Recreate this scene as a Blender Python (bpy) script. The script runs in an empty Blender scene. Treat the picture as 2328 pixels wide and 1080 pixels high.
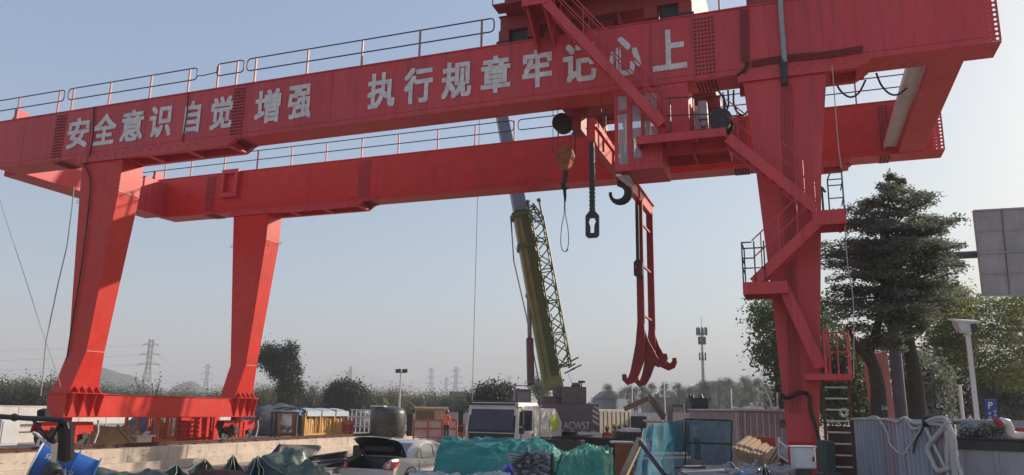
import bpy, bmesh, math, random
from mathutils import Vector, Matrix, noise
R = math.radians
random.seed(7)
scene = bpy.context.scene
col = scene.collection

# ---------------------------------------------------------------- camera
CZ = 2.4
F_PX, PITCH, YAW, ROLL = 1770.12, 0.218214, 0.355956, 0.016531
FW = Vector((-math.sin(YAW)*math.cos(PITCH), math.cos(YAW)*math.cos(PITCH), math.sin(PITCH)))
_r = Vector((math.cos(YAW), math.sin(YAW), 0)); _u = _r.cross(FW)
RT = _r*math.cos(ROLL) + _u*math.sin(ROLL)
UP = -_r*math.sin(ROLL) + _u*math.cos(ROLL)
cd = bpy.data.cameras.new("camera"); cam = bpy.data.objects.new("camera", cd); col.objects.link(cam)
cd.sensor_width = 36.0; cd.lens = 36.0*F_PX/2328.0; cd.clip_start = 0.1; cd.clip_end = 9000
m3 = Matrix((RT, UP, -FW)).transposed()
cam.matrix_world = Matrix.Translation((0, 0, CZ)) @ m3.to_4x4()
scene.camera = cam

# ---------------------------------------------------------------- light
SUN_AZ = R(40.0)      # from +Y towards +X
SUN_EL = R(22.5)
w = bpy.data.worlds.new("World"); scene.world = w; w.use_nodes = True
nt = w.node_tree; nt.nodes.clear()
sky = nt.nodes.new('ShaderNodeTexSky'); sky.sky_type = 'NISHITA'; sky.sun_disc = False
sky.sun_elevation = SUN_EL; sky.sun_rotation = SUN_AZ
sky.altitude = 0; sky.air_density = 1.0; sky.dust_density = 1.6; sky.ozone_density = 1.0
bg = nt.nodes.new('ShaderNodeBackground'); bg.inputs[1].default_value = 0.15
sep = nt.nodes.new('ShaderNodeSeparateColor'); cmb = nt.nodes.new('ShaderNodeCombineColor')      # hazy air evens the clear sky out
nt.links.new(sky.outputs[0], sep.inputs[0])
for i_, (g_, k_) in enumerate(((.68, .194), (.65, .212), (.49, .294))):
    pw = nt.nodes.new('ShaderNodeMath'); pw.operation = 'POWER'; pw.inputs[1].default_value = g_
    ml = nt.nodes.new('ShaderNodeMath'); ml.operation = 'MULTIPLY'; ml.inputs[1].default_value = k_/.15
    nt.links.new(sep.outputs[i_], pw.inputs[0]); nt.links.new(pw.outputs[0], ml.inputs[0]); nt.links.new(ml.outputs[0], cmb.inputs[i_])
out = nt.nodes.new('ShaderNodeOutputWorld')
nt.links.new(cmb.outputs[0], bg.inputs[0]); nt.links.new(bg.outputs[0], out.inputs[0])
ld = bpy.data.lights.new("sun", 'SUN'); lo = bpy.data.objects.new("sun", ld); col.objects.link(lo)
ld.energy = 5.0; ld.angle = R(0.6); ld.color = (1.0, 0.86, 0.70)
sd = Vector((math.sin(SUN_AZ)*math.cos(SUN_EL), math.cos(SUN_AZ)*math.cos(SUN_EL), math.sin(SUN_EL)))
lo.rotation_euler = sd.to_track_quat('Z', 'Y').to_euler(); lo.location = (20, 20, 40)
vs = scene.view_settings; vs.view_transform = 'Standard'; vs.look = 'None'; vs.gamma = 1.0; vs.exposure = 0.3
scene.cycles.max_bounces = 6; scene.cycles.transparent_max_bounces = 16

# ---------------------------------------------------------------- where a place in the photograph lies in the world
def ray(x, y):
    return RT*((x-1164)/F_PX) - UP*((y-540)/F_PX) + FW
def atY(x, y, Y):
    d = ray(x, y); return d*(Y/d.y) + Vector((0, 0, CZ))
def atX(x, y, X):
    d = ray(x, y); return d*(X/d.x) + Vector((0, 0, CZ))
def atZ(x, y, Z):
    d = ray(x, y); return d*((Z-CZ)/d.z) + Vector((0, 0, CZ))
def atD(x, y, D):
    return ray(x, y)*D + Vector((0, 0, CZ))

# ---------------------------------------------------------------- mesh builder
OFF = {}
class MB:
    def __init__(s): s.v = []; s.f = []; s.m = []
    def add(s, vs, fs, mi=0):
        b = len(s.v); s.v += [Vector(p) for p in vs]
        s.f += [tuple(b+i for i in f) for f in fs]; s.m += [mi]*len(fs); return s
    def hexa(s, p, mi=0):   # 4 bottom (ccw), 4 top
        return s.add(p, [(3,2,1,0),(4,5,6,7),(0,1,5,4),(1,2,6,5),(2,3,7,6),(3,0,4,7)], mi)
    def box(s, x0, x1, y0, y1, z0, z1, mi=0):
        return s.hexa([(x0,y0,z0),(x1,y0,z0),(x1,y1,z0),(x0,y1,z0),(x0,y0,z1),(x1,y0,z1),(x1,y1,z1),(x0,y1,z1)], mi)
    def beam(s, p, q, w, h, up=(0,0,1), mi=0):
        p = Vector(p); q = Vector(q); d = (q-p).normalized(); up = Vector(up)
        if abs(d.dot(up)) > .98: up = Vector((0,1,0))
        a = d.cross(up).normalized()*(w/2); b = a.cross(d).normalized()*(h/2)
        return s.hexa([p-a-b, p+a-b, q+a-b, q-a-b, p-a+b, p+a+b, q+a+b, q-a+b], mi)
    def tube(s, pts, r, n=6, closed=False, mi=0):
        pts = [Vector(p) for p in pts]; k = len(pts)
        rs = r if isinstance(r, (list, tuple)) else [r]*k
        b = len(s.v); ref = None
        for i, p in enumerate(pts):
            a = pts[(i-1) % k] if (closed or i > 0) else p
            c = pts[(i+1) % k] if (closed or i < k-1) else p
            d = (c-a); d = d.normalized() if d.length > 1e-9 else Vector((0,0,1))
            if ref is None:
                ref = Vector((0,0,1)) if abs(d.z) < .9 else Vector((1,0,0))
            x = d.cross(ref)
            if x.length < 1e-6: x = d.orthogonal()
            x.normalize(); y = x.cross(d).normalized(); ref = y
            for j in range(n):
                t = 2*math.pi*j/n; s.v.append(p + x*(math.cos(t)*rs[i]) + y*(math.sin(t)*rs[i]))
        m = k if closed else k-1
        for i in range(m):
            i2 = (i+1) % k
            for j in range(n):
                j2 = (j+1) % n
                s.f.append((b+i*n+j, b+i*n+j2, b+i2*n+j2, b+i2*n+j)); s.m.append(mi)
        if not closed:
            s.f.append(tuple(b+j for j in range(n-1,-1,-1))); s.m.append(mi)
            s.f.append(tuple(b+(k-1)*n+j for j in range(n))); s.m.append(mi)
        return s
    def cyl(s, p, q, r, n=16, r2=None, mi=0):
        return s.tube([p, q], [r, r if r2 is None else r2], n, mi=mi)
    def prism(s, poly, vec, mi=0):
        poly = [Vector(p) for p in poly]; vec = Vector(vec); n = len(poly)
        return s.add(poly+[p+vec for p in poly], [tuple(range(n-1,-1,-1)), tuple(range(n,2*n))]+[(i,(i+1)%n,(i+1)%n+n,i+n) for i in range(n)], mi)
    def loft(s, rings, cap=True, closed=True, mi=0):
        n = len(rings[0]); b = len(s.v)
        for rg in rings: s.v += [Vector(p) for p in rg]
        for i in range(len(rings)-1):
            for j in range(n if closed else n-1):
                j2 = (j+1) % n
                s.f.append((b+i*n+j, b+i*n+j2, b+(i+1)*n+j2, b+(i+1)*n+j)); s.m.append(mi)
        if cap:
            s.f.append(tuple(b+j for j in range(n-1,-1,-1))); s.m.append(mi)
            e = b+(len(rings)-1)*n; s.f.append(tuple(e+j for j in range(n))); s.m.append(mi)
        return s
    def rings(s, lst, mi=0):  # lst of (z,x0,x1,y0,y1)
        return s.loft([[(x0,y0,z),(x1,y0,z),(x1,y1,z),(x0,y1,z)] for z,x0,x1,y0,y1 in lst], mi=mi)
    def grid(s, fn, nu, nv, mi=0):
        b = len(s.v)
        for i in range(nu+1):
            for j in range(nv+1): s.v.append(Vector(fn(i/nu, j/nv)))
        for i in range(nu):
            for j in range(nv):
                a = b+i*(nv+1)+j; s.f.append((a, a+nv+1, a+nv+2, a+1)); s.m.append(mi)
        return s
    def ball(s, c, r, n=10, m=7, mi=0):
        c = Vector(c); r = Vector((r,r,r)) if not isinstance(r,(tuple,list,Vector)) else Vector(r)
        rg = []
        for i in range(m+1):
            t = math.pi*i/m; t = min(max(t, .06), math.pi-.06)
            rg.append([c+Vector((r.x*math.sin(t)*math.cos(2*math.pi*j/n), r.y*math.sin(t)*math.sin(2*math.pi*j/n), -r.z*math.cos(t))) for j in range(n)])
        return s.loft(rg, mi=mi)
    def bounds(s):
        return (Vector([min(v[i] for v in s.v) for i in range(3)]), Vector([max(v[i] for v in s.v) for i in range(3)]))
    def xf(s, M):
        s.v = [M @ v for v in s.v]; return s
    def mesh(s, name, mats, off, smooth):
        me = bpy.data.meshes.new(name)
        me.from_pydata([tuple(v-off) for v in s.v], [], s.f)
        for m in (mats if isinstance(mats,(list,tuple)) else [mats]): me.materials.append(m)
        if any(s.m): me.polygons.foreach_set('material_index', s.m)
        if smooth: me.polygons.foreach_set('use_smooth', [True]*len(me.polygons))
        me.update(); return me
    def fixn(s, me):
        bm = bmesh.new(); bm.from_mesh(me); bmesh.ops.recalc_face_normals(bm, faces=bm.faces); bm.to_mesh(me); bm.free()
    def build(s, name, mats, parent=None, smooth=False, bevel=0, label=None, fix=True, angle=None):
        """a part (or sub-part) of parent, given in world coordinates"""
        off = OFF.get(parent, Vector((0,0,0)))
        me = s.mesh(name, mats, off, smooth)
        if fix: s.fixn(me)
        if smooth and angle: me.set_sharp_from_angle(angle=R(angle))
        o = bpy.data.objects.new(name, me); col.objects.link(o)
        if parent: o.parent = parent; OFF[o] = off
        if bevel:
            b = o.modifiers.new('bevel','BEVEL'); b.width = bevel; b.segments = 1; b.limit_method = 'ANGLE'; b.angle_limit = R(40)
        if label: o['label'] = label
        return o
    def thing(s, name, label, cat, mats, group=None, smooth=False, bevel=0, kind=None, fix=True, angle=None):
        lo_, hi_ = s.bounds(); off = Vector(((lo_.x+hi_.x)/2, (lo_.y+hi_.y)/2, lo_.z))
        me = s.mesh(name, mats, off, smooth)
        if fix: s.fixn(me)
        if smooth and angle: me.set_sharp_from_angle(angle=R(angle))
        o = bpy.data.objects.new(name, me); col.objects.link(o); o.location = off; OFF[o] = off
        tag(o, label, cat, group, kind)
        if bevel:
            b = o.modifiers.new('bevel','BEVEL'); b.width = bevel; b.segments = 1; b.limit_method = 'ANGLE'; b.angle_limit = R(40)
        return o
def tag(o, label=None, cat=None, group=None, kind=None):
    if label: o['label'] = label
    if cat: o['category'] = cat
    if group: o['group'] = group
    if kind or cat: o['kind'] = kind or 'thing'
    return o
def thing(name, label, cat, loc=(0,0,0), group=None):
    o = bpy.data.objects.new(name, None); col.objects.link(o); o.location = loc; o.empty_display_size = .3
    OFF[o] = Vector(loc); return tag(o, label, cat, group)
def struct(name, mb, mat, smooth=False, fix=False):
    me = mb.mesh(name, mat, Vector((0,0,0)), smooth)
    if fix: mb.fixn(me)
    o = bpy.data.objects.new(name, me); col.objects.link(o); o['kind'] = 'structure'; return o
def copy_tree(root, loc, rz=0, sc=1.0, label=None, group=None):
    c = root.copy(); col.objects.link(c); c.location = loc; c.rotation_euler = (0,0,rz); c.scale = (sc,sc,sc) if not isinstance(sc,(tuple,list)) else sc
    if label: c['label'] = label
    if group: c['group'] = group
    for ch in list(root.children):
        d = ch.copy(); col.objects.link(d); d.parent = c
        for g in list(ch.children):
            e = g.copy(); col.objects.link(e); e.parent = d
    return c
def spline(q, n=5):
    out = []
    for i in range(len(q)-1):
        a_ = q[max(i-1,0)]; b_ = q[i]; c_ = q[i+1]; d_ = q[min(i+2,len(q)-1)]
        for s in range(n):
            t = s/n; out.append(.5*((2*b_)+(c_-a_)*t+(2*a_-5*b_+4*c_-d_)*t*t+(-a_+3*b_-3*c_+d_)*t**3))
    return out+[q[-1]]

# ---------------------------------------------------------------- materials
def mat(name, c, rough=.6, var=.15, scale=3.0, dirt=None, dirt_amt=.0, dirt_scale=1.2, metal=0.0, bump=0.0, bscale=30, streak=False, spec=.5, alpha=None, trans=0.0, coat=0.0, runs=None, runs_amt=.5):
    m = bpy.data.materials.new(name); m.use_nodes = True
    n = m.node_tree.nodes; l = m.node_tree.links; p = n['Principled BSDF']
    tc = n.new('ShaderNodeTexCoord'); gp = n.new('ShaderNodeNewGeometry')
    nz = n.new('ShaderNodeTexNoise'); nz.inputs['Scale'].default_value = scale; nz.inputs['Detail'].default_value = 6; nz.inputs['Roughness'].default_value = .65
    mp = n.new('ShaderNodeMapping'); l.new(gp.outputs['Position'], mp.inputs[0])
    if streak: mp.inputs['Scale'].default_value = (1, 1, .12)
    l.new(mp.outputs[0], nz.inputs['Vector'])
    ramp = n.new('ShaderNodeMapRange'); ramp.inputs[1].default_value = .3; ramp.inputs[2].default_value = .7
    ramp.inputs[3].default_value = 1-var; ramp.inputs[4].default_value = 1+var
    l.new(nz.outputs['Fac'], ramp.inputs[0])
    mul = n.new('ShaderNodeVectorMath'); mul.operation = 'SCALE'; mul.inputs[0].default_value = c[:3]
    l.new(ramp.outputs[0], mul.inputs['Scale'])
    last = mul.outputs[0]
    if dirt:
        nd = n.new('ShaderNodeTexNoise'); nd.inputs['Scale'].default_value = dirt_scale; nd.inputs['Detail'].default_value = 8; nd.inputs['Roughness'].default_value = .7
        l.new(mp.outputs[0], nd.inputs['Vector'])
        rr = n.new('ShaderNodeMapRange'); rr.inputs[1].default_value = .45; rr.inputs[2].default_value = .72; rr.inputs[3].default_value = 0; rr.inputs[4].default_value = dirt_amt
        l.new(nd.outputs['Fac'], rr.inputs[0])
        mx = n.new('ShaderNodeMix'); mx.data_type = 'RGBA'; mx.inputs['B'].default_value = (*dirt[:3], 1)
        l.new(rr.outputs[0], mx.inputs['Factor']); l.new(last, mx.inputs['A']); last = mx.outputs['Result']
    if runs:      # rain and rust runs: thin vertical streaks
        m2 = n.new('ShaderNodeMapping'); m2.inputs['Scale'].default_value = (5, 5, .22); l.new(gp.outputs['Position'], m2.inputs[0])
        n2 = n.new('ShaderNodeTexNoise'); n2.inputs['Scale'].default_value = 1.3; n2.inputs['Detail'].default_value = 7; n2.inputs['Roughness'].default_value = .75; l.new(m2.outputs[0], n2.inputs['Vector'])
        r2 = n.new('ShaderNodeMapRange'); r2.inputs[1].default_value = .50; r2.inputs[2].default_value = .74; r2.inputs[3].default_value = 0; r2.inputs[4].default_value = runs_amt; l.new(n2.outputs['Fac'], r2.inputs[0])
        x2 = n.new('ShaderNodeMix'); x2.data_type = 'RGBA'; x2.inputs['B'].default_value = (*runs[:3], 1); l.new(r2.outputs[0], x2.inputs['Factor']); l.new(last, x2.inputs['A']); last = x2.outputs['Result']
    l.new(last, p.inputs['Base Color'])
    p.inputs['Roughness'].default_value = rough; p.inputs['Metallic'].default_value = metal
    p.inputs['Specular IOR Level'].default_value = spec
    if coat: p.inputs['Coat Weight'].default_value = coat; p.inputs['Coat Roughness'].default_value = .05
    if trans: p.inputs['Transmission Weight'].default_value = trans
    if alpha is not None: p.inputs['Alpha'].default_value = alpha
    if bump:
        bn = n.new('ShaderNodeTexNoise'); bn.inputs['Scale'].default_value = bscale; bn.inputs['Detail'].default_value = 5
        l.new(gp.outputs['Position'], bn.inputs['Vector'])
        b = n.new('ShaderNodeBump'); b.inputs['Strength'].default_value = bump; b.inputs['Distance'].default_value = .02
        l.new(bn.outputs['Fac'], b.inputs['Height']); l.new(b.outputs[0], p.inputs['Normal'])
    return m
def leafmat(name, c1, c2, trans=.35, rough=.55):
    m = bpy.data.materials.new(name); m.use_nodes = True
    n = m.node_tree.nodes; l = m.node_tree.links; p = n['Principled BSDF']
    g = n.new('ShaderNodeNewGeometry'); mx = n.new('ShaderNodeMix'); mx.data_type = 'RGBA'
    mx.inputs['A'].default_value = (*c1,1); mx.inputs['B'].default_value = (*c2,1)
    l.new(g.outputs['Random Per Island'], mx.inputs['Factor'])
    l.new(mx.outputs['Result'], p.inputs['Base Color']); p.inputs['Roughness'].default_value = rough; p.inputs['Specular IOR Level'].default_value = .3
    tr = n.new('ShaderNodeBsdfTranslucent'); ms = n.new('ShaderNodeMixShader'); ms.inputs[0].default_value = trans
    hv = n.new('ShaderNodeHueSaturation'); hv.inputs['Value'].default_value = 1.6; hv.inputs['Hue'].default_value = .48
    l.new(mx.outputs['Result'], hv.inputs['Color']); l.new(hv.outputs[0], tr.inputs['Color'])
    l.new(p.outputs[0], ms.inputs[1]); l.new(tr.outputs[0], ms.inputs[2]); l.new(ms.outputs[0], n['Material Output'].inputs[0])
    return m
M = {}
M['red'] = mat('red_paint_hazy', (.58,.044,.049), .5, .12, .9, spec=.45, runs=(.22,.03,.034), runs_amt=.8, dirt=(.60,.11,.11), dirt_amt=.4, dirt_scale=1.1, streak=True, bump=.05, bscale=6)  # pink glare veil of the shaded faces is put into the base colour
M['redb'] = mat('red_paint_sunlit_worn', (.60,.026,.017), .38, .12, 1.5, spec=.3, runs=(.36,.03,.02), runs_amt=.5, dirt=(.52,.10,.07), dirt_amt=.35, dirt_scale=2.2, bump=.05, bscale=9)  # sunlit copy: purer red of lit faces put into the colour, plus wear
M['rust'] = mat('rust', (.10,.035,.02), .8, .3, 6, bump=.2)
M['letter'] = mat('letter_paint', (.72,.69,.66), .6, .08, 4, dirt=(.42,.22,.21), dirt_amt=.6, dirt_scale=7, runs=(.4,.2,.19), runs_amt=.4)
M['black'] = mat('black_paint', (.012,.012,.014), .45, .2, 5)
M['dark'] = mat('dark_steel', (.035,.033,.034), .55, .25, 5, bump=.1)
M['grease'] = mat('greasy_steel', (.05,.042,.036), .45, .3, 7, metal=.4)
M['steel'] = mat('bare_steel', (.28,.27,.26), .45, .2, 5, metal=.6)
M['galv'] = mat('galvanised', (.55,.55,.54), .5, .12, 5, metal=.2)
M['rubber'] = mat('rubber', (.012,.012,.012), .75, .2, 8)
M['cable'] = mat('cable', (.015,.013,.013), .6, .1, 8)
M['white'] = mat('white_paint', (.74,.74,.72), .5, .06, 3, dirt=(.4,.35,.28), dirt_amt=.3, dirt_scale=2.5)
M['cream'] = mat('cream_paint', (.72,.66,.52), .5, .08, 3, dirt=(.3,.22,.14), dirt_amt=.4, dirt_scale=2)
M['yellow'] = mat('yellow_paint', (.62,.34,.07), .55, .15, 3, dirt=(.25,.10,.03), dirt_amt=.6, dirt_scale=3)
M['orange'] = mat('orange_red_paint', (.55,.10,.03), .55, .15, 3, dirt=(.22,.08,.04), dirt_amt=.5, dirt_scale=3)
M['glass'] = mat('tinted_glass', (.03,.035,.045), .05, .05, 2, spec=.8)
M['grey'] = mat('grey_paint', (.32,.33,.35), .5, .08, 3, dirt=(.2,.17,.14), dirt_amt=.3)
M['lgrey'] = mat('light_grey_paint', (.58,.58,.60), .45, .06, 3, dirt=(.3,.27,.22), dirt_amt=.3)
M['blue'] = mat('blue_paint', (.015,.11,.40), .4, .12, 3, dirt=(.12,.18,.35), dirt_amt=.4, dirt_scale=4)
M['concrete'] = mat('concrete', (.60,.51,.42), .85, .14, 1.2, runs=(.30,.23,.17), runs_amt=.55, dirt=(.34,.26,.19), dirt_amt=.5, dirt_scale=1.6, bump=.35, bscale=14)
M['ground'] = mat('site_ground', (.38,.31,.24), .95, .2, .35, dirt=(.16,.12,.09), dirt_amt=.7, dirt_scale=.25, bump=.5, bscale=4)
M['wood'] = mat('timber', (.42,.30,.19), .8, .25, 5, dirt=(.18,.12,.08), dirt_amt=.4, dirt_scale=5)
M['bark'] = mat('bark', (.045,.036,.032), .9, .3, 6, bump=.6, bscale=18)
M['skin'] = mat('skin', (.30,.17,.11), .6, .05, 4)
M['hivis'] = mat('orange_vest', (.75,.12,.03), .75, .08, 6)
M['navy'] = mat('navy_cloth', (.03,.035,.06), .85, .15, 6)
M['hat_y'] = mat('yellow_helmet', (.65,.42,.05), .35, .05, 3)
M['hat_r'] = mat('red_helmet', (.35,.05,.04), .35, .05, 3)
# ---------------------------------------------------------------- ground
g = MB()
xs = [-4000,-1500,-600,-250,-120,-80,-60] + [-50+4*i for i in range(22)] + [40,60,100,200,500,1500,4000]
ys = [-300,-60,-20] + [-8+4*i for i in range(34)] + [135,150,180,230,320,500,900,1800,4500]
def gz(x, y):
    if x < -120 or x > 60 or y < -20 or y > 160: return 0.0
    return .06*noise.noise(Vector((x*.21, y*.21, 3)))
b = len(g.v)
for x in xs:
    for y in ys: g.v.append(Vector((x, y, gz(x, y))))
for i in range(len(xs)-1):
    for j in range(len(ys)-1):
        a = i*len(ys)+j; g.f.append((a, a+len(ys), a+len(ys)+1, a+1)); g.m.append(0)
struct('ground', g, M['ground'], True)
WX = -23.77
# raised yard carrying the left rail, behind the concrete wall
y_ = MB(); y_.box(-75, WX-.96, -10, 120, -.4, .74)
struct('raised_yard', y_, M['ground'])
# concrete rail wall: upper beam and a wider footing, in cast lengths
wl = MB()
wl.box(WX-.95, WX+.28, -6, 46.4, -.3, .80)
wl.box(WX+.285, WX+.62, -6, 44.5, -.3, .30)
wall = wl.thing('concrete_wall', 'long sunlit beige concrete wall that carries the crane rail on the left', 'wall', M['concrete'], bevel=.02)
M['joint'] = mat('wall_joint', (.16,.13,.10), .9)
for k in range(17):
    jm = MB(); jm.box(WX+.281, WX+.287, -4+3*k, -3.985+3*k, .31, .795); jm.build('joint', M['joint'], wall)
st = MB(); random.seed(3)
for k in range(60):
    yy = 15+k*.5+random.uniform(-.2,.2); z0 = random.choice([.5,.52,.7])+random.uniform(-.03,.03)
    st.tube([(WX+.283,yy,z0),(WX+.36,yy+random.uniform(-.06,.06),z0+random.uniform(-.03,.05))], .008, 4)
st.build('tie_bar', M['rust'], wall)
rl = MB()
for dx in (0,):
    rl.box(WX-.47, WX-.33, -6, 47, .801, .825); rl.box(WX-.41, WX-.39, -6, 47, .825, .905); rl.box(WX-.435, WX-.365, -6, 47, .905, .945)
rail = rl.thing('crane_rail', 'rusty steel crane rail clipped to the top of the concrete wall', 'rail', M['rust'])
for k in range(64):
    yy = -5+.8*k; cl = MB(); cl.box(WX-.33, WX-.20, yy, yy+.12, .801, .84); cl.build('rail_clip', M['rust'], rail)
# ---------------------------------------------------------------- gantry crane
ZT, ZB = 13.456, 11.456
YN, YF, GW, XE, XL = 20.70, 29.22, .96, 5.09, -35.0
gc = thing('gantry_crane', 'huge red double girder gantry crane with white Chinese slogan lettering', 'gantry crane', (-12, 25.4, 0))
def plate_with_holes(mb, x0, x1, z0, z1, y, nx, nz, r, th=.02):
    cw, ch = (x1-x0)/nx, (z1-z0)/nz
    for i in range(nx):
        for j in range(nz):
            cx_, cz_ = x0+cw*(i+.5), z0+ch*(j+.5)
            o_ = [(cx_+dx*cw/2, y, cz_+dz*ch/2) for dx, dz in ((1,0),(1,1),(0,1),(-1,1),(-1,0),(-1,-1),(0,-1),(1,-1))]
            i_ = [(cx_+r*math.cos(t*math.pi/4), y, cz_+r*math.sin(t*math.pi/4)) for t in range(8)]
            mb.add(o_+i_, [(k,(k+1)%8,8+(k+1)%8,8+k) for k in range(8)])
def splice(parent, x0, x1, y, nx, nz, back=1):
    p = MB(); p.box(x0, x1, y-.018, y+.002, ZB+.03, ZT-.05)
    cw = (x1-x0)/nx
    for i in range(nx):
        for j in range(nz):
            cx_ = x0+cw*(i+.5); cz_ = ZB+.10+(ZT-ZB-.22)*(j+.5)/nz
            p.cyl((cx_, y-.018, cz_), (cx_, y-.055, cz_), .028, 6, mi=1)
    # bottom flange splice
    p.box(x0, x1, y, y+GW, ZB-.02, ZB+.001)
    for i in range(nx):
        for j in range(7):
            cx_ = x0+cw*(i+.5); cy_ = y+.08+.8*(j+.5)/7
            p.cyl((cx_, cy_, ZB-.02), (cx_, cy_, ZB-.06), .028, 6, mi=1)
    return p.build('splice_plate', [M['red'], M['bolt']], parent)
girders = []
M['bolt'] = mat('bolt_head', (.10,.018,.022), .5, .2, 9)
for Y0 in (YN, YF):
    p = MB()
    prof = [(XL,12.95),(-29.5,ZB),(XE-.34,ZB),(XE-.34,ZT),(XL,ZT)]
    p.prism([(x, Y0, z) for x, z in prof], (0, GW, 0))
    p.box(XE-.34, XE, Y0, Y0+GW, ZB, ZB+.03)
    p.box(XL, XE, Y0-.035, Y0+GW+.035, ZT-.03, ZT+.012)       # top flange lip
    gd = p.build('girder', M['red'] if Y0 == YN else M['redb'], gc, bevel=.008)
    girders.append(gd)
    e = MB()
    for yy in (Y0+.001, Y0+GW-.001):
        e = MB(); plate_with_holes(e, XE-.34, XE, ZB+.03, ZT-.03, yy, 2, 15, .036); e.build('end_plate', M['red'], gd, fix=False)
for x0, x1, nx in ((-26.7,-26.2,5),(-18.25,-17.75,5),(-2.33,-1.75,6)): splice(girders[0], x0, x1, YN, nx, 15)
for x0, x1, nx in ((-26.85,-26.3,5),(-18.3,-17.7,5),(-2.0,-1.45,6),(3.05,3.4,3)): splice(girders[1], x0, x1, YF, nx, 16)
# the slogan
def glyph(ch, x0, x1, z0, z1, y, parent, wt=.034):
    cu = bpy.data.curves.new('character', 'FONT'); cu.body = ch; cu.size = 1.0; cu.resolution_u = 3
    o = bpy.data.objects.new('character', cu); col.objects.link(o)
    dg = bpy.context.evaluated_depsgraph_get(); me = bpy.data.meshes.new_from_object(o.evaluated_get(dg))
    bpy.data.objects.remove(o); bpy.data.curves.remove(cu)
    if not me.vertices: return None
    vs_ = [v.co.copy() for v in me.vertices]; fs = [tuple(p.vertices) for p in me.polygons]; bpy.data.meshes.remove(me)
    ax = [v.x for v in vs_]; az = [v.y for v in vs_]; a, b_, c, d = min(ax), max(ax), min(az), max(az)
    mb = MB(); x0 += wt; x1 -= wt; z0 += wt; z1 -= wt
    for k in range(9):
        dx = wt*(k%3-1); dz = wt*(k//3-1)
        mb.add([(x0+(v.x-a)/(b_-a)*(x1-x0)+dx, y-.0004*k, z0+(v.y-c)/(d-c)*(z1-z0)+dz) for v in vs_], fs)
    return mb.build('character', M['letter'], parent, fix=False)
S = "安全意识自觉增强执行规章牢记心上"
SX = [(-25.99,-24.89),(-24.69,-23.54),(-23.32,-22.23),(-21.95,-20.91),(-20.35,-19.63),(-19.17,-18.19),(-17.27,-16.21),(-15.9,-14.97),
      (-12.81,-11.79),(-11.47,-10.45),(-10.14,-9.12),(-8.80,-7.83),(-7.44,-6.5),(-6.16,-5.14),(-4.8,-3.82),(-3.49,-2.53)]
for ch, (a, b_) in zip(S, SX): glyph(ch, a, b_, 11.86, 13.09, YN-.022 if not (-26.7<a<-26.2 or -18.25<a<-17.75) else YN-.03, girders[0])
M['seamred'] = mat('seam_paint', (.34,.028,.032), .6, .2, 3)
for gd, Y0 in zip(girders, (YN, YF)):
    for k in range(9):
        x = -28.4+3.55*k+(.4 if Y0 > 25 else 0)
        s = MB(); s.box(x, x+.018, Y0-.004, Y0+.001, ZB+.004, ZT-.035); s.build('weld_seam', M['seamred'], gd)
    s = MB(); s.box(-29.4, XE-.35, Y0-.006, Y0+.001, ZB+.16, ZB+.175); s.build('weld_seam', M['seamred'], gd)
# frames under the girders beside the legs
for Y0 in (YN, YF):
    for x0, x1, bars in ((-25.3,-17.9,(-23.0,-21.9,-20.1,-18.3)),(-1.2,2.15,(1.05,1.9))):
        p = MB(); z0, z1 = ZB-.24, ZB-.001
        for ya, yb in ((Y0-.06, Y0+.12), (Y0+GW-.12, Y0+GW+.06)):
            p.prism([(x0,ya,z0),(x1-.35,ya,z0),(x1,ya,z1),(x0,ya,z1)], (0,yb-ya,0))
        for bx in bars: p.box(bx-.11, bx+.11, Y0+.12, Y0+GW-.12, z0+.003, z1)
        for k in range(int((x1-x0)/.42)):
            p.cyl((x0+.2+k*.42, Y0-.06, ZB-.05), (x0+.2+k*.42, Y0-.085, ZB-.05), .03, 6)
        p.build('saddle_frame', M['red'], gc, bevel=.006)
# legs
def lug(mb, x, y, z, sx=1):
    mb.tube([(x,y,z),(x+.14*sx,y-.02,z+.02),(x+.15*sx,y-.02,z+.12),(x,y,z+.11)], .012, 5)
for k, Y0 in enumerate((YN, YF)):
    p = MB()
    p.rings([(ZB-.24,-25.08,-23.06,Y0+.02,Y0+1.0),(10.0,-24.98,-23.08,Y0+.02,Y0+1.0),(4.2,-24.45,-23.60,Y0+.02,Y0+.80),(2.745,-24.6,-23.80,Y0-.30,Y0+.92)])
    lg = p.build('leg', M['redb'], gc, bevel=.008)
    s = MB()
    for z in (10.0, 4.2):
        x = -23.08 if z > 5 else -23.60; ya, yb = Y0+.02, Y0+(1.0 if z > 5 else .80)
        s.box(x-.01, x+.012, ya, yb, z-.012, z+.012)
    s.build('weld_seam', mat('weld', (.62,.25,.22), .5) if not k else bpy.data.materials['weld'], lg)
    for a_ in ((-23.07,Y0+.1,9.7,1),(-24.99,Y0+.1,9.7,-1),(-23.05,Y0+.95,9.9,1)):
        u = MB(); lug(u,*a_); u.build('lifting_lug', M['dark'], lg)
    p = MB()
    p.rings([(ZB-.24,-1.06,1.06,Y0+.02,Y0+1.0),(8.6,-.84,.76,Y0+.02,Y0+1.0),(5.6,-.64,.55,Y0+.02,Y0+.9),(1.74,-.45,.27,Y0+.02,Y0+.9)])
    p.build('leg', M['red'], gc, bevel=.008)
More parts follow.
